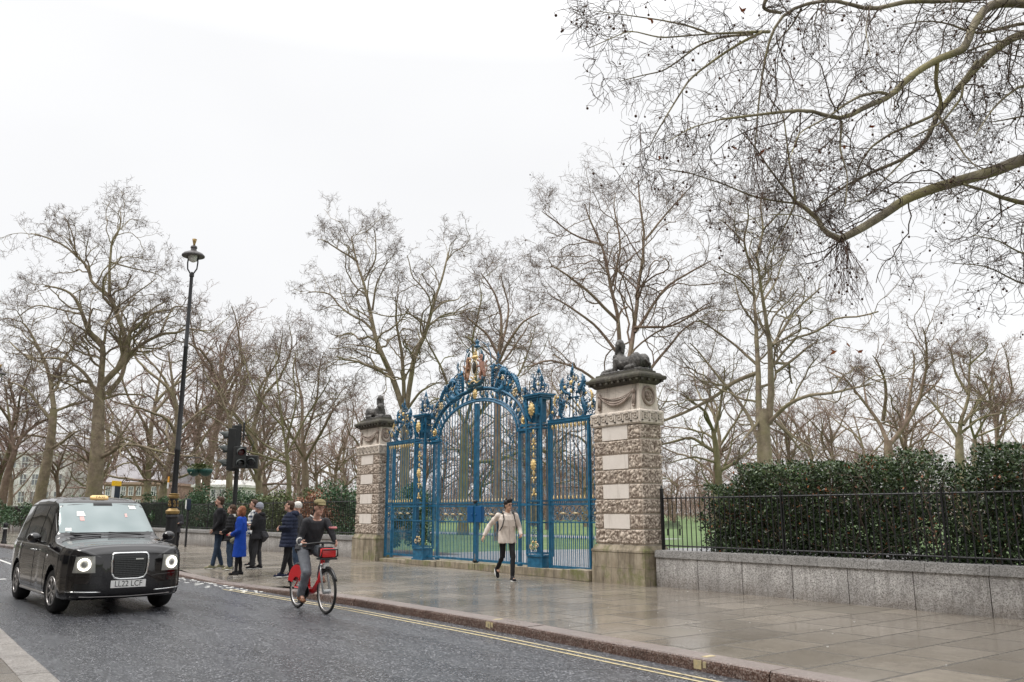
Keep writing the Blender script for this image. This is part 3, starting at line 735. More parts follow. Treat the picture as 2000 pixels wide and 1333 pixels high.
# --- narrow barred strips beside the piers
for sg in (-1,1):
    ms=MB()
    for u in (2.06,2.2,2.34): ms.tube([(sg*u,0,.24),(sg*u,0,3.5)],.012,5,caps=False)
    ms.box(sg*2.2-.24,sg*2.2+.24,-.02,.02,.22,.27); ms.box(sg*2.2-.24,sg*2.2+.24,-.02,.02,1.64,1.70); ms.box(sg*2.2-.24,sg*2.2+.24,-.02,.02,3.44,3.5)
    ms.build('bar_strip',M_blue,gate)
    rs=random.Random(11); q=MB(); gq=MB()
    for k in range(44):     # lace of small scrolls filling the overthrow
        u=rs.uniform(.78,2.55); zlo=archz(AO,u)+.08 if u<2.25 else 3.72; zhi=5.42-(u-.78)*.66
        z=rs.uniform(zlo,max(zlo+.05,zhi)); r=rs.uniform(.055,.115); q.tube(spiral(sg*u,z,r,1.5,rs.choice((-1,1)),rs.uniform(0,6),14,rs.uniform(-.05,.05)),rs.uniform(.009,.014),5)
        if k%5==0: gq.ell((sg*u,-.05,z),(.03,.02,.03),6,5)
        if k%5==2: leafpath(gq,[(sg*u,-.05,z),(sg*(u+.05),-.06,z+.05),(sg*(u+.03),-.06,z+.11)],.016)
        if k%4==1: leafpath(q,[(sg*u,-.04,z),(sg*(u+.08),-.06,z+.07),(sg*(u+.05),-.06,z+.16),(sg*(u+.10),-.05,z+.2)],.03)
    q.build('overthrow_lace',M_bluedk,gate,smooth=True); gq.build('gilt_lace',M_palegold,gate,smooth=True)
    q=MB(); gq=MB()
    for k in range(40):     # and the cresting over the side wings
        u=rs.uniform(3.12,4.95); hgt=max(.28,1.0-abs(u-4.0)*1.15); z=3.72+rs.uniform(0,hgt); r=rs.uniform(.05,.10); q.tube(spiral(sg*u,z,r,1.5,rs.choice((-1,1)),rs.uniform(0,6),12,rs.uniform(-.04,.04)),rs.uniform(.008,.012),5)
        if k%4==0: leafpath(gq,[(sg*u,-.05,z),(sg*(u+.05),-.06,z+.05),(sg*(u+.03),-.06,z+.11)],.018)
        if k%4==2: leafpath(q,[(sg*u,-.04,z),(sg*(u+.06),-.06,z+.07),(sg*(u+.04),-.06,z+.15)],.026)
    q.build('cresting_lace',M_bluedk,gate,smooth=True); gq.build('gilt_lace',M_palegold,gate,smooth=True)
    q=MB()
    for k in range(14): q.tube(spiral(sg*2.72+rs.uniform(-.27,.27),4.42+rs.uniform(0,.42),rs.uniform(.04,.08),1.4,rs.choice((-1,1)),rs.uniform(0,6),12,rs.uniform(-.1,.1)),.009,5)
    q.build('pier_lace',M_bluedk,gate,smooth=True)
# --- side wings
for sg in (-1,1):
    wg=bpy.data.objects.new('side_wing',None); link(wg,gate)
    lo,hi=(-4.98,-3.12) if sg<0 else (3.12,4.92)
    top=lambda u:3.62
    mb=MB(); bars(mb,lo,hi,13,ZR1+.02,lambda u:3.56); bars(mb,lo,hi,13,ZB,lambda u:ZP0+.02)
    mb.build('bar_row',M_blue,wg)
    mb=MB()
    for i in range(12): 
        u=lo+(hi-lo)*(i+1)/13; mb.tube([(u,0,ZB),(u,0,.86),(u,0,.90),(u,0,1.0)],[.009,.009,.02,.001],5)
    mb.build('dog_bars',M_blue,wg)
    mb=MB(); mb.box(lo-.02,hi+.02,-.05,.05,3.60,3.66); mb.box(lo-.02,hi+.02,-.035,.035,3.56,3.60); mb.box(lo-.02,hi+.02,-.06,.06,3.66,3.68)
    mb.box(lo,hi,-.022,.022,ZR0+.02,ZR0+.06); mb.box(lo,hi,-.025,.025,ZR1-.01,ZR1+.03); mb.box(lo,hi,-.02,.02,ZP0,ZP0+.03); mb.box(lo,hi,-.025,.025,ZB-.04,ZB+.02)
    for i in range(26):
        u=lo+(hi-lo)*(i+.5)/26; mb.box(u-.008,u+.008,-.012,.012,ZR0+.06,ZR1-.01)
    for f in (.0,.79,1.0) if sg>0 else (.0,.21,1.0):
        u=lo+(hi-lo)*f; mb.box(u-.032,u+.032,-.04,.04,.14,3.6,.006)
    mb.build('wing_frame',M_blue,wg)
    ts=MB()
    for i in range(12): tassel(ts,lo+(hi-lo)*(i+1)/13,3.56)
    for i in range(12):
        u=lo+(hi-lo)*(i+1)/13; ts.tube([(u,-.005,ZR1+.03),(u,-.005,ZR1+.05),(u,-.005,ZR1+.07),(u,-.005,ZR1+.13)],[.01,.02,.014,.001],5)
    build_each(ts,'gilt_tassel',M_gold,wg)
    if sg>0: panel_scrolls(3.16,4.5,ZP0+.03,ZR0+.02,wg); panel_scrolls(4.56,4.90,ZP0+.03,ZR0+.02,wg)
    else: panel_scrolls(-4.5,-3.16,ZP0+.03,ZR0+.02,wg); panel_scrolls(-4.96,-4.6,ZP0+.03,ZR0+.02,wg)
    # cresting on the wing with its lyre-shaped pinnacle
    cr=MB(); g2=MB(); c=sg*4.0
    for sx in (-1,1):
        cr.tube(bez((c+sx*.28,3.68),(c+sx*.62,3.75),(c+sx*.36,4.15),(c+sx*.10,4.12),12),.02,6); leafpath(cr,bez((c+sx*.42,3.70),(c+sx*.56,3.9),(c+sx*.28,4.0),(c+sx*.36,4.18),6),.055)
        cr.tube(bez((c+sx*.14,3.70),(c+sx*.05,3.9),(c+sx*.2,4.1),(c+sx*.12,4.3),10),.014,5)
        cr.tube(spiral(c+sx*.26,4.42,.12,1.5,sx,-1.2,16),.016,5); leafpath(cr,bez((c+sx*.12,4.25),(c+sx*.4,4.3),(c+sx*.45,4.5),(c+sx*.34,4.68),6),.05)
        cr.tube(spiral(c+sx*.14,4.64,.08,1.4,-sx,0,14),.012,5); cr.tube(spiral(c+sx*.72,3.86,.12,1.5,sx,math.pi/2,16),.013,5); cr.tube(spiral(c+sx*.55,4.05,.08,1.4,-sx,0,14),.011,5)
        cr.tube(bez((c+sx*.85,3.68),(c+sx*.9,3.95),(c+sx*.6,4.1),(c+sx*.42,4.3),10),.012,5)
        g2.ell((c+sx*.26,-.03,4.42),(.035,.03,.035)); g2.ell((c+sx*.72,-.03,3.86),(.04,.03,.04)); g2.ell((c+sx*.5,-.03,4.2),(.04,.02,.03)); g2.ell((c+sx*.2,-.03,3.95),(.03,.02,.04))
        leafpath(g2,bez((c+sx*.62,4.0),(c+sx*.72,4.05),(c+sx*.7,4.2),(c+sx*.58,4.3),5),.022)
    cr.tube([(c,0,3.68),(c,0,4.7),(c,0,4.78),(c,0,5.0)],[.02,.014,.03,.002],6); cr.box(c-.22,c+.22,-.03,.03,4.14,4.17); g2.ell((c,-.04,4.5),(.06,.04,.06)); g2.ell((c,-.04,4.3),(.045,.03,.05)); cr.ell((c,0,4.84),(.04,.03,.06)); cr.ell((c,0,4.68),(.07,.03,.03))
    for k in range(6): cr.ell((c+.1*math.cos(k*1.05),-.03,4.5+.1*math.sin(k*1.05)),(.035,.02,.035),6,5)
    cr.build('wing_cresting',M_bluedk,wg,smooth=True); g2.build('gilt_flowers',M_gold,wg,smooth=True)
# --- overthrow above the arch
ov=bpy.data.objects.new('overthrow',None); link(ov,gate)
bl=MB(); go=MB(); sc_=MB()
for sg in (-1,1):
    # upright posts and thick acanthus beside the arms
    bl.tube([(sg*.72,0,4.75),(sg*.72,0,5.35),(sg*.80,0,5.42)],[.05,.042,.03],6); bl.box(sg*.72-.07,sg*.72+.07,-.05,.05,5.33,5.37)
    for k in range(7):
        z=4.85+k*.075; leafpath(bl,[(sg*.72,-.03,z),(sg*(.80+.0*k),-.06,z+.02),(sg*.9,-.07,z+.07)],.025)
    leafpath(bl,bez((sg*.75,4.72),(sg*1.0,4.75),(sg*1.1,4.95),(sg*1.0,5.15),8),.065)
    leafpath(bl,bez((sg*.8,4.68),(sg*1.2,4.62),(sg*1.4,4.7),(sg*1.28,4.98),8),.075)
    leafpath(bl,bez((sg*1.2,4.5),(sg*1.5,4.6),(sg*1.65,4.85),(sg*1.45,5.05),8),.06)
    leafpath(bl,bez((sg*1.45,5.02),(sg*1.35,5.25),(sg*1.1,5.2),(sg*1.05,5.08),8),.06)
    leafpath(bl,bez((sg*1.5,5.05),(sg*1.75,5.0),(sg*1.85,4.75),(sg*1.95,4.55),8),.05)
    sc_.tube(bez((sg*.78,5.3),(sg*1.0,5.45),(sg*1.2,5.3),(sg*1.3,5.15),10),.018,5)
    sc_.tube(spiral(sg*.98,5.28,.12,1.5,sg,0,16),.015,5); sc_.tube(spiral(sg*1.22,4.95,.16,1.6,-sg,0,18),.016,5)
    sc_.tube(spiral(sg*1.78,4.50,.19,1.7,sg,math.pi/2,20),.018,5); sc_.tube(spiral(sg*2.05,4.12,.13,1.5,-sg,0,16),.014,5); sc_.tube(spiral(sg*2.3,4.0,.11,1.5,sg,0,16),.013,5)
    sc_.tube(bez((sg*1.55,4.4),(sg*2.1,4.5),(sg*2.2,4.2),(sg*2.35,3.7),12),.018,5); sc_.tube(bez((sg*1.95,4.6),(sg*2.25,4.6),(sg*2.3,4.4),(sg*2.15,4.3),10),.014,5)
    sc_.tube(bez((sg*.5,4.83),(sg*.6,5.0),(sg*.45,5.1),(sg*.38,5.0),10),.012,5)
    # petals of the big open flower
    for k in range(8):
        a=k*math.pi/4; go.ell((sg*1.78+.085*math.cos(a),-.04,4.52+.085*math.sin(a)),(.035,.02,.035),6,5)
    go.ell((sg*1.78,-.06,4.52),(.04,.03,.04)); leafpath(go,bez((sg*1.95,4.42),(sg*2.1,4.35),(sg*2.1,4.15),(sg*2.22,3.98),6),.028)
    leafpath(go,bez((sg*1.05,5.0),(sg*1.15,5.05),(sg*1.25,5.0),(sg*1.3,4.88),6),.03); go.ell((sg*1.22,-.04,4.95),.035); go.ell((sg*.98,-.03,5.28),.03); go.ell((sg*2.3,-.03,4.0),.03)
    leafpath(go,bez((sg*1.5,4.62),(sg*1.55,4.8),(sg*1.65,4.8),(sg*1.7,4.9),6),.02)
    # loop over the crest, thin
    sc_.tube(bez((sg*.66,5.38),(sg*.68,5.85),(sg*.45,6.05),(sg*.2,6.12),14),.013,5); sc_.tube(spiral(sg*.5,5.98,.07,1.4,sg,0,12),.011,5)
    bl.tube(bez((sg*.05,4.84),(sg*.3,4.86),(sg*.62,4.8),(sg*.72,4.72),8),.018,5)
    # little outer finials
    sc_.tube([(sg*.98,0,5.35),(sg*.98,0,5.6),(sg*.98,0,5.64),(sg*.98,0,5.74)],[.013,.01,.028,.002],6)
    for k in range(3): sc_.tube(spiral(sg*(.98+.06*(k-1)),5.48+.05*k,.05,1.2,1 if k%2 else -1,k,10),.009,5)
for k in range(9):
    u=(k-4)*.105; bl.tube([(u,0,archz(AO,u)),(u,0,5.02)],.010,5)
bl.build('acanthus_leaves',M_blue,ov,smooth=True); sc_.build('scrollwork',M_bluedk,ov,smooth=True); go.build('gilt_flowers',M_palegold,ov,smooth=True)
# coat of arms: oval shield, crown, two supporters, motto ribbon and leafy base
ca=bpy.data.objects.new('coat_of_arms',None); link(ca,gate); ca.location=(0,-.08,.55); ca.scale=(.9,.9,.9)
m=MB(); m.ell((0,0,5.40),(.145,.05,.21),20,10); m.build('shield',M_shield,ca,smooth=True)
m=MB(); m.tube([(.16*math.cos(a),-.04,5.40+.23*math.sin(a)) for a in np.linspace(0,2*math.pi,28,endpoint=False)],.014,6,closed=True); m.build('gilt_rim',M_palegold,ca,smooth=True)
m=MB(); m.loft([((0,0,5.68),.11,.06),((0,0,5.71),.13,.07),((0,0,5.75),.135,.07),((0,0,5.78),.11,.06)],14)
for k in range(5):
    a=-.9+.45*k; m.tube(bez((math.sin(a)*.12,5.77),(math.sin(a)*.16,5.86),(math.sin(a)*.08,5.92),(0,5.90)),.011,5)
for k in range(-2,3): m.ell((k*.065,-.07,5.72),(.02,.02,.022),6,5)
m.ell((0,0,5.93),(.022,.022,.025)); m.box(-.009,.009,-.01,.01,5.94,6.0); m.box(-.025,.025,-.01,.01,5.965,5.98)
m.build('crown',M_gold,ca,smooth=True)
for sg,ml in ((-1,M_red),(1,M_red2)):
    m=MB(); q=lambda a,z,y=0:(sg*(a*1.35+.02),y,z)
    m.capsule(q(.30,5.27),q(.25,5.52),.085,.085,8); m.capsule(q(.25,5.56),q(.26,5.68),.07,.055,8); m.ell(q(.25,5.72),(.085,.06,.07)); m.capsule(q(.23,5.71),q(.16,5.69),.045,.03,8)
    m.capsule(q(.23,5.54,-.03),q(.15,5.62,-.07),.036,.028,8); m.capsule(q(.25,5.42,-.03),q(.15,5.40,-.08),.034,.028,8)
    m.capsule(q(.29,5.28),q(.22,5.12,-.04),.075,.04,8); m.capsule(q(.22,5.12,-.04),q(.27,5.0,-.04),.038,.03,8); m.capsule(q(.33,5.25),q(.37,5.10),.065,.04,8); m.capsule(q(.37,5.10),q(.33,5.0),.038,.03,8)
    m.tube([q(.35,5.22),q(.44,5.2),q(.45,5.36),q(.40,5.46),q(.45,5.54)],[.02,.018,.018,.022,.03],6)
    m.ell(q(.3,5.66),(.05,.05,.09))
    m.build('supporter',ml,ca,smooth=True)
m=MB(); m.tube([(-.34,-.03,4.98),(-.2,-.07,4.90),(-.08,-.07,4.98),(.08,-.07,4.98),(.2,-.07,4.90),(.34,-.03,4.98)],[.012,.022,.022,.022,.022,.012],6); leafpath(m,[(0,-.06,5.0),(0,-.08,5.06),(0,-.06,5.12)],.022)
for sx in (-1,1): m.ell((sx*.1,-.07,5.1),(.05,.03,.03)); m.ell((sx*.21,-.05,5.62),(.045,.03,.05))
m.build('motto_ribbon',M_gold,ca,smooth=True)
m=MB()
for sx in (-1,1):
    leafpath(m,bez((0,4.88),(sx*.2,4.80),(sx*.4,4.92),(sx*.48,5.08),7),.055); leafpath(m,bez((sx*.05,4.95),(sx*.3,4.95),(sx*.42,5.05),(sx*.58,5.04),7),.045); leafpath(m,bez((sx*.1,4.85),(sx*.2,4.72),(sx*.35,4.74),(sx*.42,4.80),6),.04)
    leafpath(m,bez((sx*.3,5.62),(sx*.42,5.7),(sx*.38,5.85),(sx*.28,5.95),6),.035); leafpath(m,bez((sx*.36,5.5),(sx*.5,5.6),(sx*.48,5.72),(sx*.42,5.8),6),.025)
m.build('mantling',M_green,ca,smooth=True)
m=MB(); m.lathe([(.02,6.03),(.11,6.07),(.10,6.10),(.04,6.13),(.055,6.19),(.075,6.24),(.03,6.27),(.003,6.33)],(0,.08,0),12); m.build('top_finial',M_bluedk,ca,smooth=True)
# ================= TREES =================
def bark(name,cols,moss=None,ms=.5):
    g=G(name); P=g.tc.outputs['Object']
    c=g.ramp(g.noise(P,2.2,6,.7),[(.3+.4*i/(len(cols)-1),q) for i,q in enumerate(cols)])
    if moss: c=g.mix(g.ramp(g.noise(P,.9,5,.7),[(.45,0),(.62,ms)]),c,moss)
    g.set(col=c,rough=.85,normal=g.bump(g.noise(g.map(P,(1,1,.4)),14,5,.7),.6,.03))
    return g.m
M_bark=[bark('plane_bark',[(.13,.10,.07),(.24,.19,.135),(.36,.30,.215)],(.22,.21,.09),.5),
        bark('reddish_bark',[(.12,.08,.06),(.21,.145,.11),(.31,.24,.18)],(.19,.17,.085),.4),
        bark('green_bark',[(.11,.095,.055),(.18,.155,.09),(.28,.24,.15)],(.18,.185,.06),.5)]
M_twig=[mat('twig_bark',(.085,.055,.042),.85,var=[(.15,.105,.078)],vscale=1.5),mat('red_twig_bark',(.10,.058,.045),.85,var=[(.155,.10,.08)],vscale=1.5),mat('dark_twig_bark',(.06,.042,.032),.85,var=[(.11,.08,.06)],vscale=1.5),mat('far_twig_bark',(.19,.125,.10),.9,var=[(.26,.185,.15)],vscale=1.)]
M_seed=mat('seed_ball',(.06,.03,.02),.9,var=[(.10,.055,.035)],vscale=30)
M_deadleaf=mat('dead_leaf',(.35,.09,.03),.7,var=[(.5,.2,.08)],vscale=5)
def tubes_np(P,Rr,ns):
    """P (N,K,3) polylines, Rr (N,K) radii -> verts, quads"""
    N_,K,_=P.shape
    T=np.empty_like(P); T[:,1:-1]=P[:,2:]-P[:,:-2]; T[:,0]=P[:,1]-P[:,0]; T[:,-1]=P[:,-1]-P[:,-2]
    T/= np.linalg.norm(T,axis=2,keepdims=True)+1e-9
    ref=np.where(np.abs(T[:,:1,2:3])<.9,np.array([[[0,0,1.]]]),np.array([[[1.,0,0]]])); ref=np.broadcast_to(ref,T.shape)
    A=ref-T*(T*ref).sum(2,keepdims=True); A/=np.linalg.norm(A,axis=2,keepdims=True)+1e-9
    B=np.cross(T,A)
    an=2*np.pi*np.arange(ns)/ns
    V=P[:,:,None,:]+Rr[:,:,None,None]*(A[:,:,None,:]*np.cos(an)[None,None,:,None]+B[:,:,None,:]*np.sin(an)[None,None,:,None])
    idx=np.arange(N_*K*ns).reshape(N_,K,ns)
    a=idx[:,:-1,:]; b=np.roll(idx,-1,axis=2)[:,:-1,:]; c=np.roll(idx,-1,axis=2)[:,1:,:]; d=idx[:,1:,:]
    return V.reshape(-1,3),np.stack([a,b,c,d],axis=-1).reshape(-1,4)
def norm(v): return v/(np.linalg.norm(v,axis=-1,keepdims=True)+1e-9)
def resample(pts,rs,K):
    pts=np.asarray(pts,float); rs=np.asarray(rs,float)
    s=np.r_[0,np.cumsum(np.linalg.norm(np.diff(pts,axis=0),axis=1))]; t=np.linspace(0,s[-1],K)
    # smooth by catmull-like: interpolate then blur
    q=np.stack([np.interp(t,s,pts[:,i]) for i in range(3)],1); r=np.interp(t,s,rs)
    for _ in range(1):
        q[1:-1]=.25*q[:-2]+.5*q[1:-1]+.25*q[2:]
    return q,r,s[-1]
def grow(rg,S,D,Ln,R0,K,jit,trop,taper=.55,tz=None):
    """grow N branches from S along D; returns P (N,K,3), R (N,K)"""
    n=len(S); P=np.empty((n,K,3)); P[:,0]=S; D=norm(D.copy()); st=(Ln/(K-1))[:,None]
    for k in range(1,K):
        D=D+rg.normal(0,jit,(n,3)); D[:,2]+=trop if tz is None else tz*(k/K); D=norm(D)
        P[:,k]=P[:,k-1]+D*st
    Rr=R0[:,None]*(1-(1-taper)*np.linspace(0,1,K)[None,:])
    return P,Rr
def children(rg,P,Rr,Ln,m,t0,t1,ang,lfac,rfac,rmin,lmin=.3,up=.0):
    """m children per branch"""
    n,K,_=P.shape; t=rg.uniform(t0,t1,(n,m)); t[:,0]=rg.uniform(.85,1.0,n) if m>2 else t[:,0]
    f=t*(K-1); i=np.clip(f.astype(int),0,K-2); fr=(f-i)[...,None]
    ar=np.arange(n)[:,None]
    S=P[ar,i]*(1-fr)+P[ar,i+1]*fr; T=norm(P[ar,i+1]-P[ar,i]); rr=Rr[ar,i]
    rnd=rg.normal(0,1,(n,m,3)); rnd[...,2]*=.7; side=norm(rnd-T*(rnd*T).sum(-1,keepdims=True))
    a=rg.uniform(ang[0],ang[1],(n,m,1)); D=T*np.cos(a)+side*np.sin(a); D[...,2]+=up; D=norm(D)
    L_=np.maximum(lmin,Ln[:,None]*lfac*rg.uniform(.6,1.25,(n,m))*(1.15-.5*t))
    R_=np.maximum(rmin,rr*rfac*rg.uniform(.75,1.1,(n,m)))
    return S.reshape(-1,3),D.reshape(-1,3),L_.ravel(),R_.ravel()
def twigs_from(rg,limbs,levels,rmin=.007,seeds=0,droop=0):
    """limbs: list of (P(K,3), R(K), length). Returns dict of mesh chunks"""
    Vs=[];Fs=[];off=0
    P=np.stack([l[0] for l in limbs]); Rr=np.stack([l[1] for l in limbs]); Ln=np.array([l[2] for l in limbs])
    tips=None
    for li,lv in enumerate(levels):
        m,t0,ang,lf,rf,K,jit,trop,ns=lv
        if li==0:   # children proportional to limb length
            Ss=[];Ds=[];Ls=[];Rs=[]
            for j in range(len(P)):
                mm=max(3,int(m*Ln[j])); s,d,l,r=children(rg,P[j:j+1],Rr[j:j+1],np.array([min(Ln[j],7.)]),mm,t0,1.,ang,lf,rf,rmin,up=.05)
                Ss.append(s);Ds.append(d);Ls.append(l);Rs.append(r)
            S,D,L_,R_=map(np.concatenate,(Ss,Ds,Ls,Rs))
        else: S,D,L_,R_=children(rg,P,Rr,Ln,m,t0,1.,ang,lf,rf,rmin)
        P,Rr=grow(rg,S,D,L_,R_,K,jit,trop,taper=.5 if li<len(levels)-1 else .6); Ln=L_
        V,Fq=tubes_np(P,Rr,ns); Vs.append(V); Fs.append(Fq+off); off+=len(V)
        tips=P[:,-1]
    twigs_from.split=sum(len(f_) for f_ in Fs[:2])
    return np.concatenate(Vs),np.concatenate(Fs),tips
LV=[(1.35,.12,(.4,1.2),.62,.52,13,.25,.02,5),(5,.12,(.45,1.15),.6,.62,10,.27,.015,4),(5,.12,(.45,1.15),.52,.62,7,.3,.005,3),(4,.12,(.4,1.2),.55,.8,5,.32,.0,3)]
LVdense=LV
def thick_bark(o,m):
    k=twigs_from.split; o.data.materials.append(m); a=np.zeros(len(o.data.polygons),dtype=np.int32); a[:k]=1; o.data.polygons.foreach_set('material_index',a)
def seed_mesh(rg,tips,n,r,drop=.08):
    mb=MB(); idx=rg.choice(len(tips),n)
    cs=tips[idx]+rg.normal(0,.02,(n,3)); cs[:,2]-=drop*rg.uniform(.4,1.3,n)
    for c,t in zip(cs,tips[idx]):
        mb.ell(tuple(c),r*rg.uniform(.8,1.2),6,5); mb.tube([tuple(t),tuple(c)],.003,3,caps=False)
    return mb
def px_tree(name,label,limbs,d,seed,rbase,bk=0,tw=0,levels=None,depth=3.,rmin=None,seeds=0,group='bare plane trees in the park',trunk_to_ground=True,wsc=.78):
    """limbs: list of pixel polylines with start width fraction; the first is the trunk. Built at real distance d with depth of its own."""
    limbs=[([(x,1004-(1004-y)*(.955 if seed<20 else 1.0)) for x,y in p_],a_,b_) for p_,a_,b_ in limbs]
    rg=np.random.default_rng(seed); bx,by=limbs[0][0][0]
    base=atd(bx,by,d); base.z=-.05
    t=thing(name,label,'tree',tuple(base),group=group); o=np.array(base)
    tr=[];Vt=[];Ft=[];off=0; px=d/1664.
    known={}
    for li,(pts,w0,w1) in enumerate(limbs):
        # depth: wanders away from the trunk plane along the limb
        key=tuple(pts[0]); n=len(pts)
        dz0=0.
        if li>0:
            # attach at nearest known pixel
            k=min(known,key=lambda q:(q[0]-key[0])**2+(q[1]-key[1])**2); dz0=known[k]
        sl=rg.uniform(-1,1)*depth if li>0 else 0; sl2=rg.uniform(-.4,.4)*depth if li>0 else 0
        W=[]; 
        for i,p in enumerate(pts):
            f=i/(n-1); dd=dz0+sl*f*(1 if n>2 else .5)+sl2*math.sin(f*math.pi); known[tuple(p)]=dd; W.append(np.array(atd(p[0],p[1],d+dd)))
        if li>0 and w1<=4 and n>2: W[-1]=W[-1]*.35+W[-2]*.65
        if li==0 and trunk_to_ground: W[0]=np.array([base.x,base.y,-.1])
        K=max(8,min(26,3*n)); rs=np.linspace(w0,w1*.8,n)*px/2*(wsc if li else wsc*1.08)
        q,r,Ln=resample(W,rs,K)
        if li>0: q[1:]+=np.cumsum(rg.normal(0,.035*Ln/K*2,(K-1,3)),0)*.4
        if li==0: r[:2]*=np.array([1.25,1.08]) if trunk_to_ground else 1
        V,Fq=tubes_np((q-o)[None],r[None],9 if w0>8 else 7); Vt.append(V);Ft.append(Fq+off); off+=len(V)
        # resampled to common K for children
        q2,r2,_=resample(q,r,14); 
        if li>0 or not trunk_to_ground: tr.append((q2-o,r2,Ln))
    mesh_np('trunk',np.concatenate(Vt),np.concatenate(Ft),M_bark[bk],t,smooth=True)
    rm=rmin or max(.0055,.00015*d)
    V,Fq,tips=twigs_from(rg,tr,levels or LV,rm)
    thick_bark(mesh_np('crown',V,Fq,M_twig[tw],t),M_bark[bk])
    if seeds:
        s=seed_mesh(rg,tips,seeds,max(.022,.00075*d)); tag(s.build('seed_balls',M_seed,t),kind='stuff')
    return t
def z1(pts): return [(x/2.02,340+y/2.02) for x,y in pts]          # traced from the left third
def z4(pts): return [(560+x/2.298,380+y/2.298) for x,y in pts]
def z5(pts): return [(1280+x/2.564,480+y/2.564) for x,y in pts]
def z7(pts): return [(1120+x/2.2216,y/2.2216) for x,y in pts]
px_tree('plane_tree','massive plane tree with a thick trunk and crooked limbs, left of the tall street lamp',[
 (z1([(365,1290),(372,1230),(383,1100),(385,1000),(388,900),(395,820)]),52,36),
 (z1([(395,830),(402,740),(410,640),(350,590),(330,520),(300,450),(270,420),(200,400),(110,410)]),22,4),
 (z1([(395,820),(440,770),(490,720),(500,640),(480,570),(450,490),(430,440),(380,410),(350,390),(352,330),(300,280),(240,230),(150,190),(60,180)]),22,4),
 (z1([(430,440),(430,330),(440,210),(472,170),(480,110),(460,50)]),10,3),
 (z1([(420,850),(480,780),(500,690),(560,640),(640,600),(700,600),(740,580),(800,590),(850,600)]),17,4),
 (z1([(635,590),(660,530),(690,480),(740,490),(780,520)]),8,3),
 (z1([(400,870),(470,850),(570,850),(585,900)]),9,4),
 (z1([(388,870),(350,780),(300,730),(240,700),(150,700),(60,700)]),14,4),
 (z1([(388,890),(330,850),(270,800),(200,800)]),12,4),
 (z1([(395,1110),(440,1090),(470,1060),(540,1060),(640,1090),(760,1110),(840,1080)]),14,4),
 (z1([(410,640),(420,560),(440,500),(520,440),(600,380),(650,330)]),9,3),
 (z1([(300,280),(290,200),(260,120),(230,90)]),6,2),(z1([(430,300),(530,330),(620,350),(700,420)]),6,2),
 (z1([(330,520),(240,500),(150,480),(80,520),(30,600)]),7,2),(z1([(500,640),(580,560),(600,470),(560,400)]),7,2)],
 58,11,1.,0,0,seeds=160,wsc=.6)
px_tree('plane_tree','leaning plane tree with a forked top, second trunk from the left edge',[
 (z1([(155,1290),(160,1250),(185,1130),(205,1000),(212,910)]),28,19),
 (z1([(212,910),(200,800),(180,720),(150,650),(100,560),(40,520)]),13,3),(z1([(212,920),(260,900),(330,880),(400,860)]),8,3),
 (z1([(205,960),(160,900),(110,830),(60,800),(0,790)]),9,3),(z1([(200,800),(250,700),(300,640),(310,560)]),8,3),(z1([(195,1080),(250,1040),(300,1000),(350,990)]),8,3),
 (z1([(180,720),(110,700),(50,650),(10,600)]),7,3)],68,12,.7,0,0,wsc=.8)
px_tree('plane_tree','plane tree leaning to the right at the very left edge of the picture',[
 (z1([(0,1290),(25,1190),(60,1080)]),22,15),(z1([(60,1080),(85,1020),(160,960),(230,940),(300,930)]),10,3),(z1([(60,1090),(40,1000),(60,900),(30,800),(60,700)]),9,3),
 (z1([(60,1080),(10,1000),(-60,960)]),9,3),(z1([(85,1020),(110,930),(100,860),(140,780)]),7,3)],78,13,.6,1,1)
px_tree('plane_tree','slender mossy tree with many upright stems, straight behind the traffic light',[
 ([(568,965),(565,940),(562,900),(558,860)],13,9),([(558,860),(548,780),(540,700),(545,620)],7,2),([(560,890),(510,860),(465,810),(430,760)],7,2),([(562,880),(600,800),(640,740),(660,680)],6,2),([(558,860),(580,780),(570,700),(590,640)],6,2),([(560,900),(500,880),(440,870),(380,860)],6,2),([(555,830),(500,760),(480,700),(470,640)],5,2)],46,14,.3,2,0)
px_tree('plane_tree','twin-stemmed tree just left of the far pillar, behind the copper-brown shrub',[
 ([(600,965),(597,930),(592,860)],20,15),([(592,870),(590,780),(575,700),(580,620)],9,2),([(594,900),(630,830),(650,790),(690,730)],9,2),([(592,860),(620,780),(625,700),(650,640)],7,2),([(594,890),(560,830),(530,760),(500,700)],7,2)],56,15,.4,1,1)
px_tree('plane_tree','bare tree with a pale trunk between the street lamp and the traffic light',[
 ([(452,960),(448,920),(448,860),(450,810)],17,12),([(450,820),(430,760),(400,720),(390,660)],7,2),([(450,810),(470,740),(465,680),(480,620)],7,2),([(450,830),(400,800),(360,790)],6,2),([(449,850),(500,800),(520,740),(530,660)],6,2)],62,16,.4,0,0)
px_tree('plane_tree','tall spreading plane tree rising behind the left half of the blue gate',[
 ([(790,1010),(790,930),(791,860),(793,800)],29,22),
 (z4([(530,960),(480,790),(430,690),(400,600),(385,520),(370,430),(350,340),(320,250),(300,150),(280,60)]),16,3),
 (z4([(535,950),(570,690),(620,580),(640,500),(660,420),(690,330),(720,200),(730,150)]),14,3),
 (z4([(530,930),(520,700),(508,620),(490,540),(490,440),(480,360)]),11,3),
 (z4([(400,590),(350,530),(290,500),(240,460),(200,400),(120,390),(60,410)]),7,3),
 (z4([(385,480),(400,360),(440,270),(480,200)]),6,2),(z4([(430,690),(370,650),(300,640),(200,640)]),7,2),(z4([(545,940),(600,860),(670,820),(740,810)]),8,2),
 (z4([(640,500),(700,440),(770,430),(800,360)]),6,2),(z4([(320,250),(240,200),(170,150),(80,150)]),6,2),(z4([(480,790),(400,760),(300,700),(220,690)]),6,2),(z4([(350,340),(400,240),(400,120),(370,50)]),5,2)],
 50,17,.7,0,0,seeds=60)
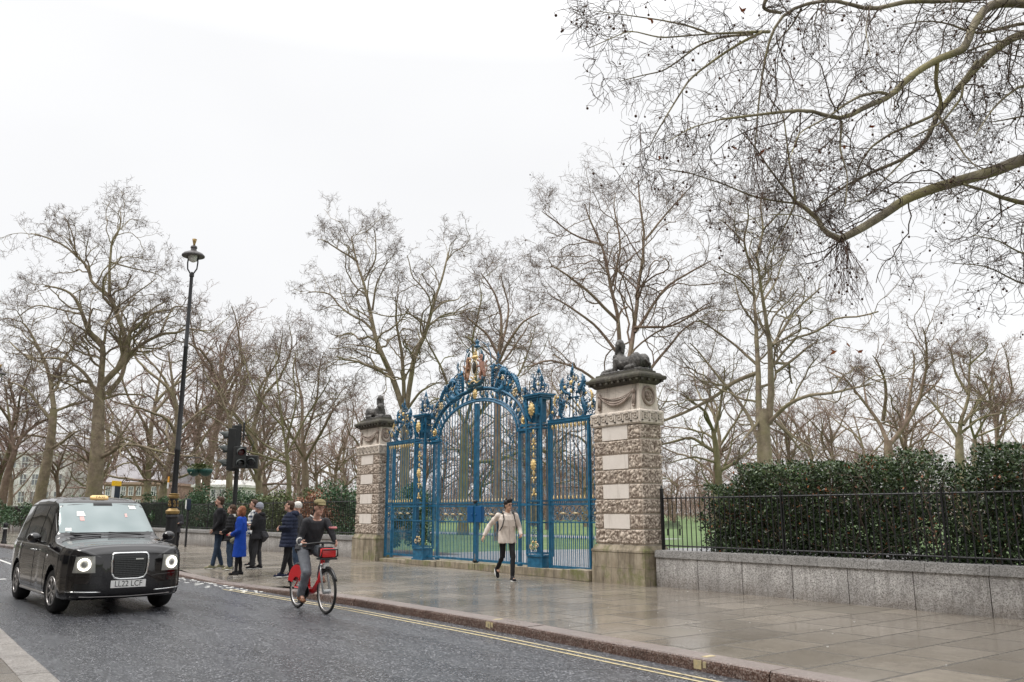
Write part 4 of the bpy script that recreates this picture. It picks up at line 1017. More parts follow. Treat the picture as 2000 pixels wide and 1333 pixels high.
px_tree('plane_tree','plane tree with a straight dark trunk behind the right half of the blue gate',[
 ([(974,1030),(973,930),(972,820),(973,690)],21,15),
 (z4([(950,700),(960,600),(960,500),(930,400),(880,320),(840,270)]),10,2),(z4([(952,720),(1000,620),(1060,530),(1130,490),(1170,480)]),9,2),(z4([(950,690),(900,590),(830,530),(760,480)]),9,2),
 (z4([(955,680),(985,560),(1000,450),(960,330),(950,240)]),8,2),(z4([(955,740),(1000,680),(1080,560),(1100,460)]),7,2),(z4([(950,720),(880,660),(800,600),(730,610)]),6,2)],
 47,18,.5,1,0,seeds=50)
px_tree('plane_tree','plane tree with a stout trunk seen between the middle bars of the gate',[
 ([(905,1030),(905,950),(906,880),(908,820)],25,20),([(908,820),(880,760),(860,700),(830,640),(820,560)],10,2),([(908,820),(930,740),(920,650),(940,560),(920,480)],10,2),([(908,840),(950,780),(1010,730),(1040,650),(1060,570)],9,2),
 ([(906,900),(970,895),(1030,870),(1090,880),(1140,865)],10,4)],60,19,.7,2,1)
px_tree('plane_tree','plane tree with two reddish stems rising right behind the near sphinx',[
 ([(1222,1030),(1222,900),(1220,800),(1220,740)],28,22),
 ([(1220,760),(1212,690),(1208,620),(1195,560),(1180,480),(1150,420),(1130,350)],14,3),([(1222,760),(1238,660),(1252,560),(1262,460),(1252,380),(1250,300)],15,3),([(1240,650),(1300,560),(1370,520),(1430,490)],9,3),
 ([(1208,630),(1150,570),(1100,530),(1040,500)],9,3),([(1260,470),(1300,420),(1345,370),(1380,330)],7,2),([(1212,700),(1170,640),(1100,590),(1035,560)],9,3),([(1180,480),(1120,460),(1070,420),(1040,400)],6,2),([(1195,560),(1215,480),(1200,400),(1210,330)],7,2),([(1240,640),(1310,640),(1380,600),(1440,600)],8,2),
 ([(1220,800),(1180,760),(1130,720),(1070,700),(1030,715)],9,5),([(1222,790),(1290,700),(1340,640),(1400,610)],10,3)],
 36,20,.7,1,0,seeds=110)
px_tree('plane_tree','great plane tree with a massive mossy double trunk behind the clipped hedge',[
 (z5([(548,1240),(548,1080),(540,950),(545,820)]),40,30),
 (z5([(520,900),(518,700),(510,560),(500,400),(490,250),(480,100)]),17,5),(z5([(570,900),(582,720),(580,600),(572,480),(555,400),(540,280),(520,150),(500,30)]),18,5),
 (z5([(585,500),(640,420),(700,320),(800,230),(900,150)]),9,3),(z5([(560,900),(660,800),(760,750),(900,740),(1050,700),(1160,680)]),11,3),(z5([(600,640),(700,560),(780,490),(880,450)]),8,3),
 (z5([(510,600),(400,500),(250,390),(150,330)]),8,3),(z5([(520,980),(470,860),(400,760),(280,620),(200,520),(100,430)]),11,3),(z5([(505,640),(400,680),(300,760),(150,840),(0,900)]),11,8),
 (z5([(500,400),(430,300),(400,200),(380,80)]),6,2),(z5([(540,280),(610,180),(640,80),(690,0)]),6,2),(z5([(490,250),(420,160),(330,120),(260,40)]),6,2),(z5([(480,120),(440,-20),(470,-160),(430,-300)]),7,3),(z5([(505,60),(540,-80),(520,-220),(560,-330)]),7,3),(z5([(440,-20),(340,-120),(250,-160)]),5,2),(z5([(540,-80),(640,-180),(720,-220)]),5,2),(z5([(520,880),(450,960),(400,1030)]),8,4),(z5([(600,880),(680,960),(740,1040),(840,960)]),8,3)],
 35,21,.9,0,0,seeds=120,wsc=.82)
px_tree('plane_tree','smaller leaning tree with drooping low branches just right of the near pillar',[
 (z5([(325,1330),(318,1180),(308,1050),(290,930)]),20,14),(z5([(290,930),(250,830),(150,760),(80,700)]),9,3),(z5([(308,1040),(240,1000),(170,960),(60,990),(-20,1010)]),10,5),(z5([(325,1130),(420,1070),(490,1000),(520,960)]),9,4),
 (z5([(295,950),(330,800),(350,650),(340,520)]),9,3),(z5([(312,1090),(200,1060),(100,1080),(20,1120)]),6,2),(z5([(290,930),(240,850),(280,740),(260,620)]),7,2)],43,22,.5,2,1)
px_tree('plane_tree','plane tree with several dark forked limbs behind the middle of the hedge',[
 (z5([(1165,1200),(1165,1080),(1170,1010),(1165,980)]),25,22),(z5([(1165,990),(1130,900),(1060,800),(960,680),(900,600)]),12,3),(z5([(1140,880),(1160,760),(1150,660),(1120,580),(1050,500)]),10,3),
 (z5([(1170,1000),(1250,900),(1330,760),(1360,600),(1350,450),(1300,330)]),13,3),(z5([(1250,900),(1280,700),(1300,560),(1250,430)]),9,3),(z5([(1060,800),(1040,680),(1060,580)]),6,2),(z5([(1330,760),(1420,680),(1480,560)]),7,2),(z5([(960,680),(880,640),(800,620)]),6,2)],
 52,23,.6,1,1,seeds=30)
px_tree('plane_tree','wide bare tree with a pale forking trunk behind the right end of the hedge',[
 (z5([(1525,1200),(1522,1050),(1522,950)]),24,20),(z5([(1522,960),(1530,880),(1570,750),(1570,600),(1590,450)]),12,3),(z5([(1515,960),(1440,850),(1370,760),(1300,720)]),10,3),(z5([(1540,900),(1640,760),(1700,700),(1720,600)]),9,3),
 (z5([(1570,750),(1500,640),(1480,520),(1440,420)]),8,3),(z5([(1570,600),(1660,520),(1680,420)]),6,2),(z5([(1530,940),(1620,860),(1760,830),(1840,880)]),7,2)],56,24,.6,0,1)
px_tree('plane_tree','bare tree partly cut by the right edge of the picture above the hedge',[
 (z5([(1600,1200),(1595,1050),(1600,970)]),14,12),(z5([(1600,970),(1640,880),(1700,800),(1780,740)]),7,2),(z5([(1600,970),(1570,880),(1620,760),(1600,650)]),7,2),(z5([(1600,960),(1700,920),(1800,860),(1880,700)]),6,2)],68,25,.5,0,1)
# ---- overhanging tree: traced limbs near the camera, trunk just outside the frame
def near_tree():
    rg=np.random.default_rng(77)
    base=np.array([-2.6,15.2,-.05]); t=thing('overhanging_plane_tree','huge plane tree whose mottled boughs and hanging twigs fill the upper right','tree',tuple(base),group='bare plane trees in the park')
    def D(x): return 10.6+max(0,(x-1120))/880*2.2      # limbs come from a trunk further back
    B=[([(2000,310),(1957,330),(1908,345),(1867,356),(1822,369),(1764,392),(1728,419),(1678,450),(1642,468)],27,15),
       ([(1642,468),(1620,459),(1606,446),(1597,428),(1570,405),(1554,396)],13,9),
       ([(1554,396),(1550,360),(1541,315),(1536,270),(1530,225),(1500,190)],6,2),([(1554,394),(1525,360),(1498,324),(1475,288),(1440,250)],6,2),([(1552,398),(1503,392),(1466,383),(1412,360),(1345,338),(1290,330)],5,2),([(1554,396),(1538,432),(1520,468),(1500,500)],4,2),
       ([(1642,468),(1560,420),(1500,420),(1430,440)],3,1.5),
       ([(2000,62),(1953,90),(1921,117),(1885,158),(1858,189),(1836,216),(1822,243),(1813,275),(1768,311),(1701,338),(1642,369),(1600,400)],19,4),
       ([(2000,7),(1930,7),(1912,36),(1894,58),(1890,101),(1858,104),(1822,122),(1786,144),(1759,166),(1741,193),(1705,202),(1678,216),(1644,238),(1620,230),(1584,214),(1539,218),(1480,225),(1408,234)],21,4),
       ([(1741,188),(1719,180),(1678,189),(1647,207),(1620,228)],7,4),
       ([(2000,45),(1930,63),(1903,70),(1860,48),(1810,40),(1760,50)],8,2),
       ([(2000,-8),(1822,4),(1768,2),(1728,16),(1683,22),(1665,9),(1650,2),(1593,2),(1552,16),(1525,31),(1512,54),(1502,81),(1494,117),(1487,158),(1482,198),(1478,243),(1474,300)],12,3),
       ([(1500,-10),(1490,15),(1500,22),(1525,26)],9,7),
       ([(1502,63),(1480,63),(1435,65),(1390,67),(1350,70)],8,3),([(1490,63),(1453,81),(1417,103),(1372,135),(1345,158),(1322,194),(1300,230),(1282,261),(1268,288)],7,2),([(1471,68),(1412,72),(1363,90),(1322,122),(1295,140),(1255,148),(1210,160)],6,2),([(1565,18),(1548,49),(1516,85),(1500,103)],5,2),
       ([(1390,67),(1340,50),(1290,40),(1220,30),(1160,22)],5,1.5),([(1350,70),(1290,75),(1230,60),(1150,95)],4,1.5),
       ([(1831,122),(1827,162),(1840,202),(1826,225),(1786,243),(1741,261),(1701,288),(1678,324),(1669,360)],9,3),([(1831,225),(1863,270),(1885,306),(1910,330)],6,2),([(1644,238),(1640,293),(1656,342),(1651,405)],5,2),
       ([(1908,120),(1880,160),(1880,190),(1840,240),(1780,270)],7,3),([(1890,101),(1930,85),(2000,75)],5,3),
       ([(2000,398),(1975,392),(1944,383),(1925,373),(1880,360)],11,4),([(2000,164),(1957,194),(1930,225),(1903,270)],6,2),([(2000,225),(1950,240),(1890,240)],4,1.5),([(2000,500),(1950,470),(1900,460)],4,1.5),
       ([(2000,560),(1930,520),(1860,515)],4,1.5),([(1620,228),(1560,260),(1540,320)],4,1.5),([(1408,234),(1350,250),(1300,280)],3,1.5),([(1768,311),(1700,380),(1660,400)],4,1.5),([(1700,10),(1690,60),(1700,110)],3,1.5),([(1600,5),(1590,50),(1600,100)],3,1.5)]
    Vt=[];Ft=[];off=0;tr=[];known={}
    # boughs outside the frame joining the trunk
    k0=np.array([-2.9,14.9,4.8])
    for li,(pts,w0,w1) in enumerate(B):
        n=len(pts); key=pts[0]
        if key[0]>=1990 or key[1]<0: dd0=0
        else:
            k=min(known,key=lambda q:(q[0]-key[0])**2+(q[1]-key[1])**2); dd0=known[k]
        sl=rg.uniform(-1.2,1.2) if li else 0
        W=[]
        for i,p in enumerate(pts):
            f=i/(n-1); dd=dd0+sl*f; known[p]=dd; W.append(np.array(atd(p[0],p[1],D(p[0])+dd)))
        pxm=D(pts[n//2][0])/1664
        rs=list(np.linspace(w0,w1,n)*pxm/2)
        if key[0]>=1990:     # continue to the trunk beyond the frame
            e=W[0]; zt=min(11,max(3.4,e[2]*.8)); tp=base+np.array([-.2+.02*zt,-.05*zt,zt]); mid=(e+tp)/2+np.array([0,0,.25])
            W=[tp,mid]+W; rs=[rs[0]*1.5,rs[0]*1.2]+rs
        K=min(40,4*len(W)); q,r,Ln=resample(W,rs,K)
        V,Fq=tubes_np((q-base)[None],r[None],9); Vt.append(V);Ft.append(Fq+off);off+=len(V)
        q2,r2,_=resample(q,r,22); tr.append((q2-base,r2,Ln))
    q,r,Ln=resample([base,base+[.0,-.05,2],base+[-.1,-.2,5],base+[0,-.5,9],base+[.2,-.7,13],base+[.3,-1,17]],[.62,.48,.42,.36,.24,.08],24)
    V,Fq=tubes_np((q-base)[None],r[None],14); Vt.append(V);Ft.append(Fq+off)
    mesh_np('trunk',np.concatenate(Vt),np.concatenate(Ft),M_nearbark,t,smooth=True)
    lv=[(2.9,.08,(.5,1.2),.27,.46,13,.25,-.03,5),(5,.1,(.4,1.2),.6,.6,9,.27,-.06,4),(4,.1,(.4,1.2),.6,.75,7,.3,-.03,3)]; tr=[(a_,np.minimum(b_,.028),c_) for a_,b_,c_ in tr]
    V,Fq,tips=twigs_from(rg,tr,lv,.0040)
    mesh_np('crown',V,Fq,M_twig[2],t)
    # long hanging twigs
    S=[];
    for (x,y,n) in ((1645,470,16),(1655,475,10),(1640,465,8),(1480,240,12),(1478,300,8),(1500,110,8),(1470,80,6),(1700,10,6),(1240,250,4),(1570,330,5),(1555,400,8),(1350,240,5),(1600,5,6),(1690,20,5),(1420,90,5)):
        for _ in range(n): S.append(np.array(atd(x+rg.normal(0,9),y+rg.normal(0,6),D(x)+rg.uniform(-.25,.4)))-base)
    S=np.array(S); n=len(S); Dn=np.tile([0,0,-1.],(n,1))+rg.normal(0,.35,(n,3)); Ln=rg.uniform(.5,1.5,n)
    P,Rr=grow(rg,S,Dn,Ln,np.full(n,.0058),12,.20,-.16,.5); V1,F1=tubes_np(P,Rr,4)
    s,d,l,r=children(rg,P,Rr,Ln,4,.2,1,(.3,.9),.28,.7,.003,.1); P2,R2=grow(rg,s,d,l,r,6,.25,-.12,.6); V2,F2=tubes_np(P2,R2,3)
    mesh_np('hanging_twigs',np.concatenate([V1,V2]),np.concatenate([F1,F2+len(V1)]),M_twig[1],t)
    al=np.concatenate([tips,P2[:,-1]]); s=seed_mesh(rg,al,620,.018,.06); tag(s.build('seed_balls',M_seed,t,smooth=True),kind='stuff')
    dl=MB()
    for (x,y) in ((1270,40),(1450,22),(1437,290),(1490,300),(1650,285),(1655,672),(1628,688),(1680,688),(1290,310),(1700,250)):
        c=Vector(atd(x,y,D(x)))-Vector(base)
        for k in range(2):
            a=rg.uniform(0,6.28); u=Vector((math.cos(a),math.sin(a),rg.uniform(-1,.2)))*.065; v=u.cross(Vector((.3,.5,.8))).normalized()*.03; j=Vector(rg.normal(0,.012,3))
            dl.add([c+j-u,c+j+v*.7,c+j+u,c+j-v],[(0,1,2),(0,2,3)])
    dl.build('dead_leaves',M_deadleaf,t)
M_nearbark=bark('mottled_plane_bark',[(.09,.07,.055),(.20,.17,.12),(.38,.34,.24)],(.27,.24,.10),.7)
near_tree()
# ---- procedural trees for the rows further off
def proc_tree(seed,h,name='bare_tree'):
    rg=np.random.default_rng(seed); t=bpy.data.objects.new(name,None); link(t)
    hb=h*rg.uniform(.16,.26); q,r,Ln=resample([(0,0,-.1),(rg.normal(0,.2),rg.normal(0,.2),hb),(rg.normal(0,.6),rg.normal(0,.6),h*.55),(rg.normal(0,1),rg.normal(0,1),h*.92)],[h*.028,h*.02,h*.012,h*.003],16)
    V,Fq=tubes_np(q[None],r[None],7); n=9
    S=q[rg.integers(4,12,n)]; az=np.arange(n)*2.4+rg.uniform(0,6); el=rg.uniform(.5,1.1,n); Dn=np.stack([np.cos(az)*np.cos(el),np.sin(az)*np.cos(el),np.sin(el)],1)
    L0=h*rg.uniform(.4,.62,n); P,Rr=grow(rg,S,Dn,L0,np.full(n,h*.0095),14,.13,.02,.25); V2,F2=tubes_np(P,Rr,5)
    mesh_np('trunk',np.concatenate([V,V2]),np.concatenate([Fq,F2+len(V)]),M_bark[seed%3],t,smooth=True)
    lv=[(.8,.2,(.5,1.15),.55,.5,7,.2,.04,4),(5,.15,(.4,1.1),.55,.6,5,.26,.03,3),(5,.1,(.4,1.2),.55,.7,4,.3,.01,3)]
    limbs=[(P[i],Rr[i],L0[i]) for i in range(n)]+[(resample(q,r,14)[0],resample(q,r,14)[1],Ln)]
    V,Fq,_=twigs_from(rg,limbs,lv,.013)
    mesh_np('crown',V,Fq,M_twig[3],t); return t
protos=[proc_tree(100+i,h) for i,h in enumerate((17,14,19,12))]
used=set()
rows=[]
rr=random.Random(5)
for (d,x0,x1,st) in ((76,-80,720,105),(72,820,1180,120),(98,-60,2080,130),(135,-60,2080,90),(180,-80,2100,70)):
    x=x0+rr.uniform(0,st)
    while x<x1: rows.append((x+rr.uniform(-20,20),d+rr.uniform(-8,8))); x+=st*rr.uniform(.8,1.2)
for i,(x,d) in enumerate(rows):
    k=rr.randrange(4); o=protos[k] if k not in used else copy_tree(protos[k]); used.add(k)
    p=atd(x,1000,d); o.location=(p.x,p.y,-.1); o.rotation_euler=(0,0,rr.uniform(0,6.28)); s=rr.uniform(.8,1.12); o.scale=(s,s,s*rr.uniform(.92,1.08))
    tag(o,'distant bare park tree standing in the hazy rows beyond the lawn','tree','distant bare trees across the park')
for k in range(4):
    if k not in used: bpy.data.objects.remove(protos[k])
# far wood line and undergrowth: reads as one reddish-brown mass of twigs
rg=np.random.default_rng(9); Vs=[];Fs=[];off=0; n=5200
xx=rg.uniform(-80,2080,n); dd=rg.uniform(120,235,n); S=np.array([tuple(atd(x,1004,d)) for x,d in zip(xx,dd)]); S[:,2]=rg.uniform(0,1.5,n)
P,Rr=grow(rg,S,np.tile([0,0,1.],(n,1))+rg.normal(0,.35,(n,3)),rg.uniform(3.,7.5,n),np.full(n,.045),5,.18,.03,.4); V,Fq=tubes_np(P,Rr,3); Vs.append(V);Fs.append(Fq);off=len(V)
s,d_,l,r=children(rg,P,Rr,rg.uniform(3,6,n),7,.2,1,(.4,1.1),.42,.7,.03,.6); P,Rr=grow(rg,s,d_,l,r,4,.25,.02,.5); V,Fq=tubes_np(P,Rr,3); Vs.append(V);Fs.append(Fq+off)
tag(mesh_np('far_thicket',np.concatenate(Vs),np.concatenate(Fs),M_twig[3]),kind='stuff')
# ================= HEDGES =================
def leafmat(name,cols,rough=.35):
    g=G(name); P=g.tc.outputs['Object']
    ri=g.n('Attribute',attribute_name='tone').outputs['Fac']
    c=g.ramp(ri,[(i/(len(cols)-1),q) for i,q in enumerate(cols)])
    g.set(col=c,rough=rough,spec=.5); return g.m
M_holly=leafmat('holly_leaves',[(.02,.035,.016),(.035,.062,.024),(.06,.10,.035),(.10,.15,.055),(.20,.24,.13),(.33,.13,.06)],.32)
M_shrub=leafmat('shrub_leaves',[(.03,.07,.03),(.05,.11,.045),(.08,.16,.06),(.13,.21,.09)],.4)
M_olive=leafmat('olive_leaves',[(.05,.07,.02),(.09,.12,.03),(.13,.16,.05),(.19,.2,.08)],.4)
M_copper=leafmat('copper_leaves',[(.16,.07,.04),(.28,.13,.07),(.38,.2,.12),(.46,.28,.18)],.6)
def leaves(name,parent,C,mt,size,seed,tone=None,asp=.55):
    rg=np.random.default_rng(seed); n=len(C); a=norm(rg.normal(0,1,(n,3))); b=norm(np.cross(a,rg.normal(0,1,(n,3)))); s=(size*rg.uniform(.6,1.3,n))[:,None]; nn=np.cross(a,b)
    V=np.stack([C-a*s,C+b*s*asp-nn*s*.12,C+a*s,C-b*s*asp-nn*s*.12],1).reshape(-1,3)
    F1=np.arange(4*n).reshape(n,4); tri=np.concatenate([F1[:,[0,1,2]],F1[:,[0,2,3]]])
    o=mesh_np(name,V,tri,mt,parent); at=o.data.attributes.new('tone','FLOAT','POINT'); tn=rg.uniform(0,1,n)**1.6*.8 if tone is None else tone
    at.data.foreach_set('value',np.repeat(tn,4).astype(np.float32)); return o
def stems(name,parent,S,h,rg,mt,m=5,r=.012):
    n=len(S); P,Rr=grow(rg,S,np.tile([0,0,1.],(n,1))+rg.normal(0,.25,(n,3)),h,np.full(n,r),7,.12,.03,.5); V,Fq=tubes_np(P,Rr,4)
    s,d,l,r2=children(rg,P,Rr,h,m,.15,1,(.4,1.1),.35,.6,.004,.15); P2,R2=grow(rg,s,d,l,r2,5,.25,.03,.5); V2,F2=tubes_np(P2,R2,3)
    mesh_np(name,np.concatenate([V,V2]),np.concatenate([Fq,F2+len(V)]),mt,parent)
def hedge(label,x0,x1,yf,depth,z0,top,dens,size,seed,mt,cat='hedge',name='hedge',stemn=4):
    rg=np.random.default_rng(seed); t=thing(name,label,cat,((x0+x1)/2,yf((x0+x1)/2)+depth/2,0)); ox,oy=t.location.x,t.location.y
    L_=x1-x0; n=int(L_*dens*2.2); x=rg.uniform(x0,x1,n); y=rg.uniform(0,1,n); z=rg.uniform(0,1,n)
    tp=np.array([top(a) for a in x]); zz=z0+(tp-z0)*z
    fx,fy,fz=x*1.7,y*depth*1.7,zz*1.7
    lump=.5+.5*np.sin(fx*1.9+np.sin(fz*2.3)*1.3)*np.sin(fz*2.1+fx*.7)*np.cos(fy*2+fx)
    lump2=.5+.5*np.sin(fx*5.1+fz*3.7)*np.sin(fz*5.9-fx*2.1+fy*4)
    edge=1-np.abs(2*y-1)**4*(.35+.3*lump)
    pr=(.22+.78*lump2)*(.35+.65*lump)*edge*np.clip(.40+.85*(zz-z0)/1.2,.0,1)*(1-.45*np.exp(-((x+6.9)/.5)**2))
    ends=np.clip(np.minimum(x-x0,x1-x)/.35+.25,0,1); pr*=ends
    keep=rg.uniform(0,1,n)<pr*1.25; x,y,zz=x[keep],y[keep],zz[keep]; lump2=lump2[keep]; tp=tp[keep]
    bulge=.10*np.sin(x*2.6+zz*2)+.06*np.sin(x*7+zz*6)
    C=np.stack([x-ox+rg.normal(0,.02,len(x)),np.array([yf(a) for a in x])+y*depth+bulge-oy,zz+.08*np.sin(x*4.1)+.05*np.sin(x*11)],1)
    tone=np.clip(rg.uniform(0,.55,len(x))**1.2+.3*(zz/tp)**3*rg.uniform(0,1,len(x)),0,.82); rd=(rg.uniform(0,1,len(x))<.022+.14*(np.sin(x*3.3+2)*np.sin(zz*4+x)>.86)); tone[rd]=1.  # leaves paler toward the hedge top: light highlights put into the leaf colour
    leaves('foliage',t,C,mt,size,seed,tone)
    m=int(L_*stemn*2); xs_=rg.uniform(x0+.1,x1-.1,m); S=np.stack([xs_-ox,np.array([yf(a) for a in xs_])+rg.uniform(.1,.9,m)*depth-oy,np.zeros(m)],1)
    stems('stems',t,S,np.array([top(a) for a in xs_])*.95,rg,M_twig[2],7,.014)
    return t
htop=lambda x:2.36+.03*max(0,min(1,(x+9.2)/2.5))+.05*math.sin(x*3.1)+.05*math.sin(x*5.3+1)-.5*max(0,(-10.6-x))*.9+.05*math.sin(x*7)
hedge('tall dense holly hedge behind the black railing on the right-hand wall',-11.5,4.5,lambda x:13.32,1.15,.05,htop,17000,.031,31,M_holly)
def bush(label,x,y,w,h,n,size,seed,mt,group=None,z0=.0,dep=None):
    rg=np.random.default_rng(seed); t=thing('shrub',label,'shrub',(x,y,0),group=group); dep=dep or w*.7
    k=max(8,int(w*6)); cc=np.stack([rg.uniform(-w/2,w/2,k),rg.uniform(-dep/2,dep/2,k),z0+(h-z0)*rg.uniform(.2,.88,k)],1); cr=rg.uniform(.22,.42,k)*h*.45
    cc[:,2]*=1-.35*(np.abs(cc[:,0])/(w/2))**2
    i=rg.integers(0,k,n); v=norm(rg.normal(0,1,(n,3)))*(rg.uniform(0,1,n)**.45)[:,None]
    C=cc[i]+v*(cr[i]*np.array([1.3,1.3,1.]).reshape(3,1)).T; C=C[C[:,2]>.1]
    leaves('foliage',t,C,mt,size,seed)
    m=max(4,int(w*4)); S=np.stack([rg.uniform(-w/2.4,w/2.4,m),rg.uniform(-dep/3,dep/3,m),np.zeros(m)],1); stems('stems',t,S,np.full(m,h*.85),rg,M_twig[0],6)
    return t
bush('rounded glossy green shrub spilling over the railing beside the far pillar',-28.6,15.0,4.4,2.95,17000,.05,41,M_shrub)
bush('copper-brown beech-like shrub between two green shrubs behind the railing',-33.0,15.2,3.4,2.75,8000,.055,42,M_copper)
bush('yellow-green shrub behind the railing next to the traffic light post',-37.0,15.0,4.2,2.85,9000,.055,43,M_olive)
bush('low dark green shrub showing through the railing behind the man in the dark coat',-41.5,15.5,3.6,2.2,6000,.055,44,M_shrub)
bush('broad green shrub behind the railing at the foot of the street lamp',-50.0,15.4,8.5,3.2,15000,.07,45,M_shrub)
bush('long dark green shrub above the taxi roof, left of the street sign',-62.5,14.5,11,2.9,13000,.08,46,M_shrub)
bush('low shrub belt behind the distant railing at the far left',-80,12.6,17,2.75,14000,.09,47,M_shrub)
bush('russet undergrowth at the foot of the leaning tree right of the near pillar',-10.9,14.2,1.0,2.1,2300,.03,48,M_copper)
# ================= STREET FURNITURE =================
M_lampglass=mat('lamp_glass',(.75,.75,.72),.25,0,.5,var=[(.6,.6,.58)],vscale=10)
M_disc=mat('lamp_canopy_grey',(.055,.05,.052),.5,var=[(.11,.10,.10)],vscale=12)
M_brass=mat('brassy_gold_paint',(.42,.28,.10),.45,.3,var=[(.25,.16,.06)],vscale=20)
M_orange=mat('orange_notice',(.85,.38,.03),.5); M_paper=mat('white_notice',(.75,.76,.74),.5); M_navy=mat('navy_panel',(.012,.022,.045),.3); M_yel=mat('yellow_cap',(.85,.52,.02),.4)
M_basket=mat('green_basket',(.01,.06,.05),.4,var=[(.02,.09,.07)],vscale=14)
def lamp(label,x,y,z=0):
    t=thing('street_lamp',label,'street lamp',(x,y,z),group='tall black lamp standards')
    b=MB(); b.lathe([(.23,0),(.23,.10),(.20,.16),(.17,.25),(.16,1.30),(.19,1.36),(.17,1.42)],n=12); b.build('lamp_base',M_black,t)
    b=MB(); b.lathe([(.14,1.42),(.185,1.45),(.20,1.52),(.15,1.56),(.11,1.60)],n=16); b.lathe([(.10,1.86),(.15,1.90),(.165,1.94),(.13,1.97),(.16,2.0),(.09,2.02)],n=16)
    for k in range(6):
        a=k*math.pi/3; b.tube(spiral(0,1.73,.055,1.3,1,k,12),.011,5) if k==0 else None
        for q in (0,1):
            pts=spiral(0,1.68+.10*q,.048,1.3,1 if q else -1,1.57,12); pts=[(.125*math.cos(a)-u*math.sin(a),.125*math.sin(a)+u*math.cos(a),w_) for u,_,w_ in pts]; b.tube(pts,.010,5)
    b.build('gilt_collar',M_brass,t,smooth=True,angle=40)
    b=MB(); b.lathe([(.11,1.56),(.12,1.9),(.095,2.05),(.08,2.2),(.076,3.2),(.088,3.24),(.088,3.30),(.072,3.33),(.062,6.3),(.07,6.32),(.07,6.36),(.06,6.38),(.05,8.5),(.07,8.52),(.07,8.6),(.05,8.62),(.03,8.66)],n=14); b.build('pole',M_black,t,smooth=True,angle=40)
    b=MB()
    for sg in (-1,1):
        b.tube([(0,0,8.58),(sg*.05*RT[0]/1,sg*.05*RT[1],8.62),(sg*.14*RT[0],sg*.14*RT[1],8.76),(sg*.155*RT[0],sg*.155*RT[1],8.95),(sg*.14*RT[0],sg*.14*RT[1],9.16)],.024,6)
    b.build('yoke',M_black,t,smooth=True)
    b=MB(); b.lathe([(.05,8.98),(.12,9.02),(.15,9.16),(.14,9.22)],n=16); b.build('lantern_glass',M_lampglass,t,smooth=True)
    b=MB(); b.lathe([(.14,9.17),(.30,9.14),(.335,9.155),(.335,9.19),(.28,9.25),(.17,9.30),(.09,9.33),(.08,9.40),(.10,9.43),(.09,9.48),(.04,9.51)],n=28); b.build('canopy',M_disc,t,smooth=True,angle=35)
    b=MB(); b.lathe([(.03,9.5),(.035,9.56),(.05,9.62),(.07,9.71),(.05,9.72),(.01,9.70)],n=12); b.build('finial_cup',M_brass,t,smooth=True)
    return t
lp=lamp('tall black lamp standard with gilded collars, standing by the kerb behind the taxi',-25.44,6.95)
n=MB(); n.box(-.16,-.02,-.17,-.155,2.33,2.5); q=n.build('notice',M_orange,lp); n=MB(); n.box(-.16,-.03,-.172,-.157,2.16,2.33); n.build('notice_sheet',M_paper,lp)
lamp('second tall lamp standard, cut off by the left edge of the picture',-54.6,4.9)
# hanging basket on a bracket of the lamp
hb=thing('hanging_basket','dark green double flower basket hanging beside the lamp standard','flower basket',(-25.0,7.5,2.62))
dx,dy=RT
for s_ in (-1,1):
    b=MB(); c=(s_*.17*dx,s_*.17*dy,0); b.lathe([(.02,-.12),(.11,-.09),(.18,0),(.2,.08),(.17,.10)],c,14); b.build('basket_bowl',M_basket,hb,smooth=True)
b=MB(); b.tube([(-.45*dx-.0,-.45*dy-.0,.42),(0,0,.42)],.014,5)
for s_ in (-1,1):
    for e in (-.12,.12): b.tube([(s_*.17*dx+e*dx,s_*.17*dy+e*dy,.08),(0,0,.42)],.004,4)
b.build('bracket',M_black,hb)
rg=np.random.default_rng(3); C=rg.normal(0,1,(700,3))*np.array([.13,.13,.05])+np.array([0,0,.15]); leaves('plants',hb,C,M_olive,.03,3)
